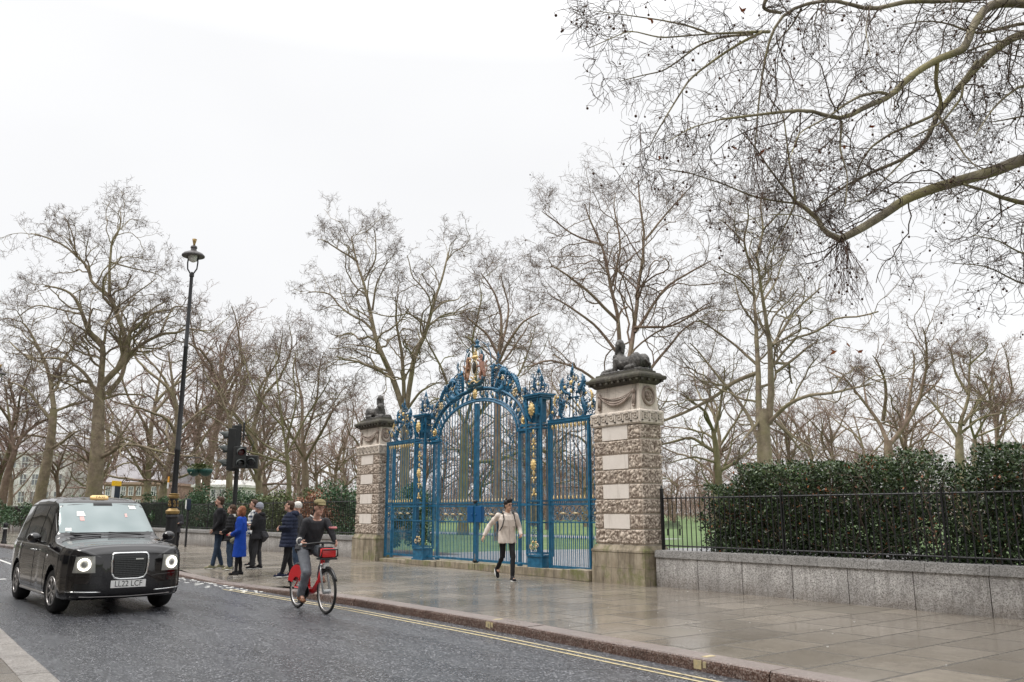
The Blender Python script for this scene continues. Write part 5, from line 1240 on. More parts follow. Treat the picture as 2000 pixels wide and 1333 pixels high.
# traffic light
tl=thing('traffic_light','black traffic light post with hooded signals above the standing group','traffic light',(-21.88,7.5,0))
M_sig=mat('signal_housing',(.014,.015,.015),.5,var=[(.022,.023,.023)],vscale=9); M_hood=mat('signal_hood',(.05,.06,.058),.5); M_lens=mat('dark_lens',(.02,.02,.022),.12); M_redlens=mat('unlit_red_lens',(.07,.012,.015),.2)
b=MB(); b.lathe([(.08,0),(.08,.06),(.057,.08),(.057,2.6),(.05,3.72),(.04,3.74)],n=14); b.build('post',M_sig,tl,smooth=True,angle=40)
def sighead(name,cx,cy,z0,z1,w,dep,face,asp,hood=.2,lens=None,hm=None):
    """box facing angle face with round hooded aspects"""
    h=bpy.data.objects.new(name,None); link(h,tl); h.location=(cx+21.88,cy-7.5,0); h.rotation_euler=(0,0,face)
    b=MB(); b.box(-dep/2,dep/2,-w/2,w/2,z0,z1,.025); b.build('housing',M_sig,h)
    n=asp; r=w*.36
    for i in range(n):
        zc=z0+(z1-z0)*(i+.5)/n
        q=MB(); q.ell((dep/2,0,zc),(.02,r*.9,r*.9),12,8); q.build('lens',lens[i] if lens else M_lens,h,smooth=True)
        q=MB(); N_=14
        for j in range(N_):
            a0=-.55+ (math.pi+1.1)*j/N_; a1=-.55+(math.pi+1.1)*(j+1)/N_
            def pt(a,x,rr): 
                ext=hood*(.45+.55*max(0,math.sin(a))); return (dep/2-.01+ext*x,rr*math.cos(a),zc+rr*math.sin(a)-x*.03)
            A=[pt(a0,0,r),pt(a1,0,r),pt(a1,1,r*.97),pt(a0,1,r*.97)]; B=[pt(a0,0,r-.008),pt(a1,0,r-.008),pt(a1,1,r*.97-.008),pt(a0,1,r*.97-.008)]
            q.add(A+B,[(0,1,2,3),(7,6,5,4),(3,2,6,7),(0,3,7,4),(1,2,6,5)])
        q.build('hood',hm or M_hood,h,smooth=True)
    return h
fl=math.atan2(-RT[1],-RT[0])
fc=math.atan2(-7.5,21.88)
sighead('signal_head',-21.88+.17*math.cos(fl),7.5+.17*math.sin(fl),2.52,3.62,.33,.2,fl+.25,3,.26)
b=MB(); b.box(-.13,.05,-.16,.05,2.50,3.70,.01); b.box(.1,.14,.06,.10,3.3,3.78); b.build('backing_box',M_sig,tl)
tl.location=(-22.75,7.8,0); tl.scale=(1.03,1.03,1.03)
sighead('pedestrian_signal',-21.55,7.44,2.56,3.12,.30,.2,fc+.25,2,.16,[M_lens,M_redlens])
sighead('signal_box',-21.52,7.76,2.56,2.90,.32,.18,fc-.25,1,.05)
b=MB(); b.tube([(.0,.0,3.4),(.2,.2,3.45),(.32,.3,3.25),(.3,.2,3.0),(.3,.15,2.8)],.012,5); b.tube([(.05,0,2.62),(.36,-.02,2.62)],.02,5); b.tube([(.05,0,2.8),(.34,.2,2.75)],.02,5); b.build('cable_and_brackets',M_sig,tl)
# way-finding totem
tt=thing('street_sign','slim navy way-finding sign with a yellow top, seen over the taxi roof','sign',(-43.2,9.15,0),math.atan2(-RT[1],-RT[0])+math.pi/2)
b=MB(); b.box(-.3,.3,-.06,.06,0,2.72,.01); b.build('panel',M_navy,tt); b=MB(); b.box(-.34,.34,-.075,.075,2.72,2.96,.01); b.build('yellow_head',M_yel,tt)
b=MB(); b.box(-.32,-.3,-.07,.07,0,2.72); b.box(.3,.32,-.07,.07,0,2.72); b.build('edge_trim',M_paper,tt)
def text(s,name,mt,parent,size,M,ext=.001,align='CENTER',sx=1.):
    c=bpy.data.curves.new(name,'FONT'); c.body=s; c.size=size; c.extrude=ext; c.align_x=align; c.align_y='CENTER'
    o=bpy.data.objects.new('tmp',c); sc.collection.objects.link(o); dg=bpy.context.evaluated_depsgraph_get(); dg.update()
    me=bpy.data.meshes.new_from_object(o.evaluated_get(dg)); bpy.data.objects.remove(o); bpy.data.curves.remove(c)
    me.transform(M@Matrix.Diagonal((sx,1,1,1))); me.name=name; me.materials.clear(); me.materials.append(mt)
    return link(bpy.data.objects.new(name,me),parent)
for i,(a,b_,c_,d_) in enumerate(((-.22,.05,2.6,2.63),(-.22,.15,2.52,2.54),(-.05,.2,2.33,2.36),(-.12,.22,2.25,2.3))):
    b=MB(); b.box(a,b_,-.064,-.0605,c_,d_); b.build('print_line',M_paper,tt)
# bollard
bo=thing('bollard','short black bollard on the pavement at the far left edge','bollard',(-48.9,5.45,0))
b=MB(); b.lathe([(.13,0),(.13,.08),(.10,.12),(.09,.8),(.11,.84),(.11,.93),(.07,1.0),(.01,1.01)],n=14); b.build('bollard_post',M_black,bo,smooth=True,angle=40)
b=MB(); b.lathe([(.094,.70),(.097,.70),(.097,.76),(.094,.76)],n=14); b.build('pale_band',M_paper,bo)
# small box on the railing left of the group
jb=thing('phone_box_post','slim black post with a small pale-faced box in front of the railing','post',(-39.3,11.4,0))
b=MB(); b.box(-.04,.04,-.04,.04,0,1.65,.01); b.build('post_body',M_black,jb)
b=MB(); b.box(-.12,.12,-.1,.08,1.6,2.1,.03); b.build('box_body',M_navy,jb); b=MB(); b.box(-.10,.06,-.115,-.10,1.66,2.04,.005); b.build('pale_face',M_paper,jb)
# park bench
pb=thing('park_bench','dark park bench on the lawn seen through the railing beside the near pillar','bench',tuple(atd(1305,1044,58).xy)+(0,),math.radians(-37+180+37))
M_bench=mat('dark_bench_wood',(.03,.035,.03),.6,var=[(.05,.05,.045)],vscale=10)
pb.rotation_euler=(0,0,math.atan2(RT[1],RT[0]))
b=MB()
for k in range(4): b.box(-.9,.9,-.22+.11*k,-.14+.11*k,.43,.46)
b.build('seat',M_bench,pb); b=MB()
for k in range(5): b.box(-.9,.9,.23+.015*k,.25+.015*k,.52+.085*k,.58+.085*k)
b.build('backrest',M_bench,pb)
for x in (-.8,0,.8):
    for y in (-.18,.22): b=MB(); b.box(x-.03,x+.03,y-.03,y+.03,0,.43); b.build('leg',M_bench,pb)
for x in (-.85,.85): b=MB(); b.tube([(x,-.2,.45),(x,-.22,.66),(x,.1,.68),(x,.26,.66)],.022,6); b.build('armrest',M_bench,pb)
# ================= BUILDINGS FAR OFF =================
def building(label,px0,px1,ytop,d,wallm,roofm,floors,cols,roofh=2.5,base=960,dep=12,ww=.5,wh=.6,group=None,fl0=0):
    a=atd(px0,1000,d); c=atd(px1,1000,d); W=(c-a).length; top=atd((px0+px1)/2,ytop,d).z
    t=thing('building',label,'building',((a.x+c.x)/2,(a.y+c.y)/2,0),math.atan2(RT[1],RT[0]),group)
    b=MB(); b.box(-W/2,W/2,0,dep,0,top-roofh); b.box(-W/2-.3,W/2+.3,-.3,dep,top-roofh,top-roofh+.35); b.build('wall',wallm,t)
    b=MB(); v=[(-W/2,0,top-roofh+.35),(W/2,0,top-roofh+.35),(W/2,dep,top-roofh+.35),(-W/2,dep,top-roofh+.35),(-W/2+.5,roofh*.6,top),(W/2-.5,roofh*.6,top),(W/2-.5,dep-1,top),(-W/2+.5,dep-1,top)]
    b.add(v,[(0,1,2,3),(4,5,6,7),(0,1,5,4),(1,2,6,5),(2,3,7,6),(3,0,4,7)]); b.build('roof',roofm,t)
    fh=(top-roofh)/floors; cw=W/cols
    for i in range(fl0,floors):
        for j in range(cols):
            x=-W/2+cw*(j+.5); z=fh*(i+.5); f=MB(); w_=cw*ww/2; h_=fh*wh/2
            for (p0,p1,q0,q1) in ((-w_-.1,-w_,-h_-.1,h_+.1),(w_,w_+.1,-h_-.1,h_+.1),(-w_,w_,h_,h_+.1),(-w_,w_,-h_-.1,-h_),(-w_,w_,-.04,.04),(-.04,.04,-h_,-.045),(-.04,.04,.045,h_)): f.box(x+p0,x+p1,-.12,.0,z+q0,z+q1)
            fo=f.build('window',M_winframe,t); g_=MB(); g_.box(x-w_,x+w_,-.05,-.01,z-h_,z+h_); g_.build('pane',M_winglass,fo)
    return t
M_winframe=mat('window_frame_white',(.72,.72,.70),.6); M_winglass=mat('far_window_glass',(.22,.23,.25),.3)
M_brick=mat('far_brick',(.36,.25,.19),.9,var=[(.42,.30,.23)],vscale=1.); M_stucco=mat('pale_stucco',(.80,.78,.75),.8,var=[(.62,.6,.57)],vscale=.4); M_slate=mat('far_slate',(.34,.32,.34),.7,var=[(.42,.40,.42)],vscale=.8); M_office=mat('office_grey_blue',(.38,.42,.48),.5,var=[(.46,.5,.55)],vscale=.3)
building('brown brick house with dormers far behind the big left-hand trunk',200,320,892,120,M_brick,M_slate,3,8,4.0)
building('pale stucco mansion far behind the leftmost trees',-20,120,868,128,M_stucco,M_slate,4,6,1.5)
building('white house showing between the lamp standard and the traffic light',375,470,938,115,M_stucco,M_stucco,3,6,1.)
building('grey-blue office block seen through the right half of the gate',985,1060,868,190,M_office,M_slate,7,7,1.,ww=.7)
building('low grey office wing seen through the right-hand side of the gate screen',1062,1160,905,195,M_office,M_slate,4,8,1.,ww=.7)
M_facade=mat('street_facade_stone',(.36,.33,.29),.8,var=[(.28,.25,.22)],vscale=.5); M_dkglass=mat('shop_glass',(.03,.035,.04),.1)
for i,(x0,x1,hh) in enumerate(((-95,-62,13),(-61.5,-34,14),(-33.5,-8,12.5),(-7.5,24,13.5))):
    t=thing('building','tall stone street building behind the photographer, outside the picture','building',((x0+x1)/2,-5.2,0),math.pi,'street buildings behind the photographer'); W=x1-x0
    b=MB(); b.box(-W/2,W/2,0,14,0,hh); b.box(-W/2-.1,W/2+.1,-.5,0,hh-1.2,hh-.7); b.box(-W/2,W/2,-.25,0,4.6,5.0); b.build('wall',M_facade,t)
    g_=MB(); n=int(W/3.2)
    for fl_ in range(3):
        for j in range(n):
            x=-W/2+W*(j+.5)/n; z=2.3 if fl_==0 else 2.6+3.4*fl_; g_.box(x-(1.1 if fl_==0 else .6),x+(1.1 if fl_==0 else .6),-.04,.02,z-1.6 if fl_==0 else z-1,z+1.3 if fl_==0 else z+1)
    g_.build('window_glass',M_dkglass,t)
# ================= TAXI =================
M_paint=mat('black_car_paint',(.006,.005,.006),.1,0,.5,coat=.6)
M_tyre=mat('tyre_rubber',(.012,.012,.012),.7); M_rim=mat('alloy_rim',(.5,.48,.47),.3,.7); M_chrome=mat('chrome_trim',(.75,.76,.76),.14,.95); M_trim=mat('black_trim',(.012,.012,.012),.35)
g=G('windscreen_glass'); g.set(col=g.ramp(g.noise(g.tc.outputs['Object'],1.1,2),[(.3,(.20,.24,.24)),(.7,(.32,.36,.36))]),rough=.1,Metallic=.6); M_screen=g.m
M_sidegl=mat('side_glass',(.02,.022,.022),.05,0,.8); M_plate=mat('number_plate',(.82,.82,.80),.4); M_ink=mat('plate_ink',(.01,.01,.01),.5)
M_halo=mat('headlight_ring',(1,.98,.93),.3,emit=(1,.95,.85),estr=2.2); M_lampcl=mat('headlight_lens',(.30,.30,.28),.12,.3); M_taxisign=mat('amber_roof_sign',(.85,.58,.25),.4,emit=(1,.62,.25),estr=.12); M_sticker=mat('sticker',(.8,.8,.76),.5); M_grille=mat('grille_black',(.012,.014,.014),.3)
M_pink=mat('pink_sticker',(.75,.45,.42),.5)
cab=thing('taxi','black London-style taxi with lit ring headlights driving along the wet road','taxi',(-17.22,3.33,-.12),R(2.6))
ST=[(2.44,.40,.88,.42,.78,.34),(2.42,.32,.98,.60,.86,.48),(2.34,.27,1.04,.76,.92,.62),(2.22,.24,1.07,.86,.94,.73),(2.08,.22,1.085,.915,.945,.79),(1.85,.22,1.11,.935,.955,.80),(1.5,.22,1.145,.94,.97,.80),(1.22,.22,1.175,.94,.99,.79),(1.10,.22,1.20,.94,1.0,.80),(.95,.22,1.30,.94,1.01,.785),(.45,.22,1.72,.935,1.02,.73),(.30,.22,1.80,.93,1.02,.715),(.0,.22,1.855,.93,1.02,.71),(-.6,.22,1.88,.93,1.02,.71),(-1.4,.22,1.87,.93,1.02,.70),(-1.95,.23,1.82,.92,1.02,.68),(-2.2,.25,1.70,.90,1.02,.66),(-2.36,.28,1.30,.87,.98,.66),(-2.44,.34,1.02,.82,.9,.66),(-2.48,.45,.86,.6,.75,.5)]
ST=np.array(ST)[::-1]
xs3=np.unique(np.r_[np.linspace(-2.48,2.44,92),ST[:,0]]); S_=np.stack([xs3]+[np.interp(xs3,ST[:,0],ST[:,k]) for k in range(1,6)],1)
for k in range(1,6):
    for _ in range(2): S_[1:-1,k]=.25*S_[:-2,k]+.5*S_[1:-1,k]+.25*S_[2:,k]
AX=(1.48,-1.50); WR=.345
def section(s):
    x,zb,zt,hw,zs,tw=s
    pts=[(0,zb),(hw*.5,zb),(hw*.80,zb),(hw*.97,zb+.03),(hw*1.0,zb+.14),(hw*1.005,zb+.5*(zs-zb)),(hw*.99,zs-.03),(hw*.955,zs+.04*min(1,(zt-zs)/.2)),((hw*.93+tw)/2+.015,(zs+zt)/2+.02),(tw+.012,zt-.10*min(1,(zt-zs)/.5)-.02),(tw*.93,zt-.03),(tw*.7,zt-.008),(tw*.35,zt+.005),(0,zt+.008)]
    pts=[np.array(p) for p in pts]
    for _ in range(2):
        q=[pts[0]]
        for a,b in zip(pts,pts[1:]): q+= [a*.75+b*.25,a*.25+b*.75]
        q.append(pts[-1]); pts=q
    out=[]
    for y,z in pts:
        for ax in AX:
            d=abs(x-ax); Rr=.415
            if d<Rr and y>.55*hw and z<zs-.04:
                z=max(z,min(zs-.06,.345+math.sqrt(Rr*Rr-d*d)*1.0))
        out.append((y,z))
    return out
secs=[section(s) for s in S_]; m_=len(secs[0]); b=MB(); full=[]
for s,sec in zip(S_,secs):
    ring_=[(s[0],y,z) for y,z in sec]+[(s[0],-y,z) for y,z in sec[-2:0:-1]]; full.append(ring_)
nr=len(full[0]); 
for r_ in full: b.v+=r_
for i in range(len(full)-1):
    for k in range(nr): b.f.append((i*nr+k,i*nr+(k+1)%nr,(i+1)*nr+(k+1)%nr,(i+1)*nr+k))
b.f.append(tuple(range(nr))); b.f.append(tuple((len(full)-1)*nr+k for k in range(nr)))
bvh=BVHTree.FromPolygons([Vector(v) for v in b.v],[list(f_) for f_ in b.f])
body=b.build('body',M_paint,cab,smooth=True,angle=60)
def hit(p,d):
    h,n,_,_=bvh.ray_cast(Vector(p),Vector(d)); 
    if h is None: return None,None
    if n.dot(Vector(d))>0: n=-n
    return h,n
def patchside(name,quad,side,mt,off=.004,parent=cab,nu=14,nv=8,front=False):
    V=[];Fq=[]
    for i in range(nu+1):
        for j in range(nv+1):
            u,v=i/nu,j/nv; a=[quad[k] for k in range(4)]
            p=[(1-u)*(1-v)*a[0][c]+u*(1-v)*a[1][c]+u*v*a[2][c]+(1-u)*v*a[3][c] for c in (0,1)]
            if front: h,n=hit((5,p[0],p[1]),(-1,0,0))
            else: h,n=hit((p[0],side*3,p[1]),(0,-side,0))
            if h is None: h=Vector(V[-1]) if V else Vector((0,0,0)); n=Vector((0,0,0))
            V.append(tuple(h+n*off))
    for i in range(nu):
        for j in range(nv): a=i*(nv+1)+j; Fq.append((a,a+nv+1,a+nv+2,a+1))
    return mesh_np(name,V,Fq,mt,parent,smooth=True)
def line(mb,pts,r,off=.002,side=None):
    P=[]
    for p,q in zip(pts,pts[1:]):
        for k in range(6):
            t=k/6; a=(p[0]*(1-t)+q[0]*t,p[1]*(1-t)+q[1]*t); h,n=hit((a[0],side*3,a[1]),(0,-side,0)) if side else hit((5,a[0],a[1]),(-1,0,0))
            if h is not None: P.append(h+n*off)
    a=pts[-1]; h,n=hit((a[0],side*3,a[1]),(0,-side,0)) if side else hit((5,a[0],a[1]),(-1,0,0))
    if h is not None: P.append(h+n*off)
    if len(P)>1: mb.tube(P,r,5)
patchside('windscreen_seal',[(-.80,1.205),(.80,1.205),(.715,1.775),(-.715,1.775)],0,M_trim,.004,front=True)
patchside('windscreen',[(-.765,1.245),(.765,1.245),(.68,1.745),(-.68,1.745)],0,M_screen,.008,front=True,nu=20,nv=12)
patchside('mirror_housing',[(-.16,1.70),(.16,1.70),(.15,1.765),(-.15,1.765)],0,M_trim,.012,front=True)
patchside('sticker',[(.44,1.64),(.56,1.64),(.54,1.71),(.43,1.71)],0,M_sticker,.012,front=True); patchside('sticker',[(-.68,1.27),(-.58,1.27),(-.58,1.32),(-.67,1.32)],0,M_sticker,.012,front=True); patchside('sticker',[(-.46,1.52),(-.32,1.52),(-.34,1.60),(-.45,1.60)],0,M_sticker,.012,front=True)
patchside('sticker',[(-.42,1.44),(-.35,1.44),(-.35,1.51),(-.42,1.51)],0,M_pink,.012,front=True); patchside('sticker',[(.33,1.50),(.37,1.50),(.37,1.56),(.33,1.56)],0,M_pink,.012,front=True)
for sd_ in (-1,1):
    patchside('window_surround',[(.86,1.05),(-2.12,1.07),(-2.0,1.745),(.30,1.745)],sd_,M_trim,.003,nu=30)
    for q in ([(.74,1.09),(.0,1.09),(.0,1.70),(.36,1.70)],[(-.06,1.09),(-1.20,1.10),(-1.20,1.71),(-.06,1.70)],[(-1.27,1.10),(-2.03,1.12),(-1.93,1.70),(-1.27,1.71)]): patchside('side_window',q,sd_,M_sidegl,.007)
    s=MB(); line(s,[(.98,1.03),(-2.2,1.05)],.012,.006,sd_); s.build('window_trim',M_chrome,cab)
    s=MB()
    for pts in ([(.90,.34),(.92,1.03)],[(-.03,.34),(-.03,1.03)],[(-1.22,.76),(-1.22,1.03)],[(.9,.34),(-1.05,.34)],[(1.1,1.0),(1.9,.93)]): line(s,pts,.005,.0,sd_)
    s.build('door_seams',M_trim,cab)
    s=MB(); line(s,[(1.02,.27),(-1.04,.27)],.028,.004,sd_); s.build('sill_strip',M_chrome if False else M_rim,cab,smooth=True)
    for x in (.12,-.16): s=MB(); h,n=hit((x,sd_*3,.95),(0,-sd_,0)); s.capsule(h+n*.02+Vector((-.08,0,0)),h+n*.02+Vector((.08,0,0)),.014,.014,8); s.build('door_handle',M_chrome,cab,smooth=True)
    s=MB(); s.ell((.78,sd_*1.10,1.17),(.10,.11,.085),14,10); s.tube([(.80,sd_*.92,1.08),(.79,sd_*1.04,1.11)],.025,6); s.build('wing_mirror',M_paint,cab,smooth=True)
    s=MB(); h,n=hit((1.05,sd_*3,.86),(0,-sd_,0)); s.ell(tuple(h),(.045,.015,.045),10,6); s.build('side_repeater',M_rim,cab,smooth=True)
    # headlights
    h,n=hit((5,sd_*.66,.785),(-1,0,0)); n=(n+Vector((.9,0,0))).normalized(); rot=n.to_track_quat('Z','Y').to_matrix(); c0=h+n*.012
    hl=bpy.data.objects.new('headlight',None); link(hl,cab)
    patchside('lens_cover',[(sd_*.50,.655),(sd_*.80,.66),(sd_*.77,.905),(sd_*.52,.91)],0,M_lampcl,.006,front=True,parent=hl)
    s=MB(); s.tube([c0+rot@Vector((.082*math.cos(a),.082*math.sin(a),.012)) for a in np.linspace(0,2*math.pi,24,endpoint=False)],.016,8,closed=True); s.build('light_ring',M_halo,hl,smooth=True)
    s=MB(); s.ell(c0,(.06,.06,.025),14,8,rot); s.build('projector_lens',M_lampcl,hl,smooth=True)
    s=MB(); line(s,[(sd_*.40,.36),(sd_*.86,.375)],.011,.005); s.build('bumper_strip',M_chrome,cab,smooth=True)
    patchside('fog_recess',[(sd_*.48,.40),(sd_*.80,.41),(sd_*.78,.50),(sd_*.46,.48)],0,M_trim,.003,front=True)
s=MB(); line(s,[(-.8,.30),(0,.275),(.8,.30)],.008,.004); s.build('lower_lip',M_rim,cab,smooth=True)
s=MB(); line(s,[(-.86,.62),(-.42,.60),(-.34,.58)],.005,0); line(s,[(.86,.62),(.42,.60),(.34,.58)],.005,0); line(s,[(-.84,.915),(-.4,.93),(.4,.93),(.84,.915)],.006,0); s.build('panel_gaps',M_trim,cab)
patchside('grille',[(-.22,.575),(.22,.575),(.255,.905),(-.255,.905)],0,M_grille,.014,front=True)
s=MB(); line(s,[(-.26,.63),(-.275,.80),(-.27,.915),(-.24,.945),(.24,.945),(.27,.915),(.275,.80),(.26,.63),(.22,.57),(.14,.55),(-.14,.55),(-.22,.57),(-.26,.63)],.017,.014); s.build('grille_surround',M_chrome,cab,smooth=True)
s=MB()
for k in range(11): z=.59+.028*k; line(s,[(-.235,z),(.235,z)],.0045,.018)
for k in range(9): y=-.2+.05*k; line(s,[(y,.58),(y,.88)],.003,.018)
s.build('grille_bars',M_rim if False else mat('grille_bar_grey',(.05,.052,.052),.3,.6),cab)
s=MB(); s.box(2.462,2.468,.08,.20,.845,.862); s.build('badge_strip',M_chrome,cab)
s=MB(); s.box(2.435,2.46,-.265,.265,.415,.53,.004); pl_=s.build('number_plate',M_plate,cab)
text('LL22 LCF','plate_text',M_ink,pl_,.125,Matrix.Translation((2.462,0,.472))@Matrix(((0,0,1,0),(1,0,0,0),(0,1,0,0),(0,0,0,1))),.0008,sx=.86)
s=MB(); s.loft([((.18,0,1.82),.07,.15),((.17,0,1.85),.075,.16),((.16,0,1.885),.06,.15),((.15,0,1.90),.03,.11)],24); rs_=s.build('roof_sign',M_taxisign,cab,smooth=True)
text('TAXI','sign_text',M_ink,rs_,.05,Matrix.Translation((.243,0,1.862))@Matrix(((0,0,1,0),(1,0,0,0),(0,1,0,0),(0,0,0,1))),.001,sx=1.5)
s=MB(); s.tube([(1.16,-.15,1.215),(1.10,-.45,1.235),(1.05,-.62,1.25)],.012,5); s.tube([(1.16,.5,1.215),(1.12,.2,1.235),(1.10,-.02,1.25)],.012,5); s.build('wiper',M_trim,cab)
def wheel(name,parent,x,y,r,w,side,steer=0):
    h=bpy.data.objects.new(name,None); link(h,parent); h.location=(x,y,r); h.rotation_euler=(0,0,steer)
    b=MB(); b.lathe([(r*.64,-w/2*.9),(r*.9,-w/2),(r*.975,-w/2*.75),(r,-w/2*.4),(r,w/2*.4),(r*.975,w/2*.75),(r*.9,w/2),(r*.64,w/2*.9)],n=40,axis='y'); b.build('tyre',M_tyre,h,smooth=True)
    b=MB(); yo=side*w*.5
    b.tube([(r*.63*math.cos(a),yo*.92,r*.63*math.sin(a)) for a in np.linspace(0,2*math.pi,36,endpoint=False)],r*.045,6,closed=True)
    for k in range(7):
        a=k*2*math.pi/7
        for e in (-.11,.11): b.tube([(r*.1*math.cos(a),yo*.8,r*.1*math.sin(a)),(r*.61*math.cos(a+e),yo*.9,r*.61*math.sin(a+e))],[r*.05,r*.035],5)
    b.ell((0,yo*.8,0),(r*.16,w*.1,r*.16),12,8); b.build('rim',M_rim,h,smooth=True)
    b=MB(); b.lathe([(r*.62,-.01),(r*.62,.01)],(0,yo*.35,0),24,'y'); b.build('brake_disc',M_trim,h); return h
for ax,st_ in ((AX[0],R(4)),(AX[1],0)):
    for sd_ in (-1,1): wheel('wheel',cab,ax,sd_*.80,WR,.23,sd_,st_)
# ================= BICYCLE =================
M_bred=mat('bike_red',(.62,.015,.02),.3,coat=.4); M_bsil=mat('bike_silver',(.42,.43,.43),.35,.5); M_bblk=mat('bike_black',(.014,.014,.015),.4); M_wht=mat('bike_light_white',(.85,.85,.82),.3)
bike=thing('bicycle','red hire bicycle ridden along the double yellow lines by the man in the flat cap','bicycle',(-13.47,6.0,-.12))
def bwheel(x):
    h=bpy.data.objects.new('wheel',None); link(h,bike); h.location=(x,0,.345)
    b=MB(); b.tube([(.325*math.cos(a),0,.325*math.sin(a)) for a in np.linspace(0,2*math.pi,40,endpoint=False)],.022,8,closed=True); b.build('tyre',M_tyre,h,smooth=True)
    b=MB(); b.tube([(.297*math.cos(a),0,.297*math.sin(a)) for a in np.linspace(0,2*math.pi,40,endpoint=False)],.013,6,closed=True); b.build('rim',M_rim,h,smooth=True)
    b=MB()
    for k in range(28):
        a=k*2*math.pi/28; sgn=1 if k%2 else -1; b.tube([(.03*math.cos(a+.8),sgn*.035,.03*math.sin(a+.8)),(.29*math.cos(a),0,.29*math.sin(a))],.0022,3,caps=False)
    b.build('spokes',M_rim,h); b=MB(); b.tube([(0,-.06,0),(0,.06,0)],.035,10); b.build('hub',M_bsil,h)
bwheel(.57); bwheel(-.56)
b=MB(); b.tube([(.40,0,.78),(.28,0,.50),(.1,0,.34),(-.06,0,.31),(-.18,0,.36)],[.045,.05,.055,.06,.05],8,flat=.7); b.tube([(-.12,0,.34),(-.22,0,.82)],[.035,.026],8); b.tube([(.385,0,.72),(.36,0,.93)],[.04,.035],8)
for s_ in (-1,1): b.tube([(-.10,s_*.03,.33),(-.3,s_*.06,.335),(-.56,s_*.065,.345)],.018,6); b.tube([(-.21,s_*.02,.72),(-.56,s_*.065,.36)],.013,6)
b.build('frame',M_bred,bike,smooth=True)
b=MB(); b.tube([(-.22,0,.82),(-.245,0,.93)],.016,8); b.build('seat_post',M_bsil,bike); b=MB(); b.ell((-.26,0,.965),(.14,.09,.035),14,8); b.ell((-.14,0,.965),(.10,.035,.028),10,6); b.build('saddle',M_bblk,bike,smooth=True)
b=MB()
for s_ in (-1,1): b.tube([(.40,s_*.03,.74),(.43,s_*.055,.66),(.57,s_*.06,.345)],.02,6)
b.tube([(.40,-.05,.745),(.40,.05,.745)],.025,6); b.build('fork',M_bsil,bike,smooth=True)
b=MB(); b.tube([(.36,0,.9),(.34,0,1.08)],.022,8); b.tube([(.20,-.30,1.07),(.30,-.26,1.08),(.36,-.1,1.10),(.36,.1,1.10),(.30,.26,1.08),(.20,.30,1.07)],.017,8); b.build('handlebar',M_bblk,bike,smooth=True)
for s_ in (-1,1): b=MB(); b.tube([(.12,s_*.315,1.065),(.22,s_*.295,1.072)],.022,8); b.build('grip',M_bsil,bike,smooth=True)
b=MB(); b.box(.42,.63,-.14,.14,.84,.87,.01); b.box(.43,.50,-.12,.12,.87,1.04,.02); b.tube([(.5,-.13,.86),(.62,-.14,.9),(.64,-.13,1.0),(.64,.13,1.0),(.62,.14,.9),(.5,.13,.86)],.012,6); b.build('front_rack',M_bblk,bike)
b=MB(); b.box(.50,.62,-.12,.12,.875,1.02,.03); b.build('rack_panel',M_bred,bike,smooth=True,angle=40)
b=MB(); b.box(.47,.53,-.045,.045,.70,.79,.01); b.build('front_light',M_wht,bike)
b=MB()
gu=[(.37*math.cos(a)-.56,.37*math.sin(a)+.345) for a in np.linspace(.35,2.9,20)]
for s_ in (-1,1):
    poly=[(x,z) for x,z in gu]+[(-.56+.17*math.cos(a),.345+.17*math.sin(a)) for a in np.linspace(2.7,.45,12)]; b.prism(poly,s_*.045-.003,s_*.045+.003)
b.build('wheel_guard',M_bred,bike)
b=MB(); b.tube([(-.56+.375*math.cos(a),0,.345+.375*math.sin(a)) for a in np.linspace(.2,3.0,20)],.03,6,flat=1.2); b.tube([(.57+.37*math.cos(a),0,.345+.37*math.sin(a)) for a in np.linspace(.5,2.5,16)],.024,6); b.build('mudguards',M_bblk,bike,smooth=True)
b=MB(); b.tube([(-.04,-.10,.31),(-.05,-.12,.15)],.012,6); b.tube([(-.04,.10,.31),(-.03,.12,.47)],.012,6); b.tube([(-.04,-.11,.31),(-.04,.11,.31)],.02,8); b.box(-.10,.0,-.2,-.11,.135,.155); b.box(-.08,.02,.11,.2,.46,.48); b.lathe([(.09,-.006),(.09,.006)],(-.04,-.075,.31),20,'y'); b.build('crank',M_bblk,bike)
# ================= PEOPLE =================
def cloth(name,c,var=None,rough=.85,vs=10,bump=.3,stretch=None,coords='Object'): return mat(name,c,rough,0,.3,var=var,vscale=vs,bump=bump,bscale=60,stretch=stretch)
M_skin=mat('skin',(.52,.30,.22),.5,var=[(.58,.34,.26)],vscale=6); M_skin2=mat('tan_skin',(.45,.27,.18),.5,var=[(.52,.31,.22)],vscale=6)
M_eye=mat('eye_dark',(.02,.015,.012),.2); M_lip=mat('lips',(.35,.12,.10),.5)
H_br=cloth('brown_hair',(.05,.028,.018),[(.09,.05,.03)],.6,30); H_bk=cloth('black_hair',(.010,.009,.009),[(.02,.018,.018)],.45,30); H_au=cloth('auburn_hair',(.17,.06,.03),[(.28,.11,.05)],.6,30)
C_blk=cloth('black_cloth',(.012,.012,.014),[(.022,.022,.025)]); C_char=cloth('charcoal_cloth',(.035,.035,.04),[(.05,.05,.055)]); C_navy=cloth('navy_cloth',(.010,.014,.032),[(.018,.024,.05)]); C_jean=cloth('blue_denim',(.03,.05,.085),[(.05,.075,.12)],.9,20); C_blue=cloth('royal_blue_wool',(.006,.045,.30),[(.010,.06,.38)],.9,12); C_beige=cloth('beige_overshirt',(.74,.66,.59),[(.58,.50,.44)],.9,7)
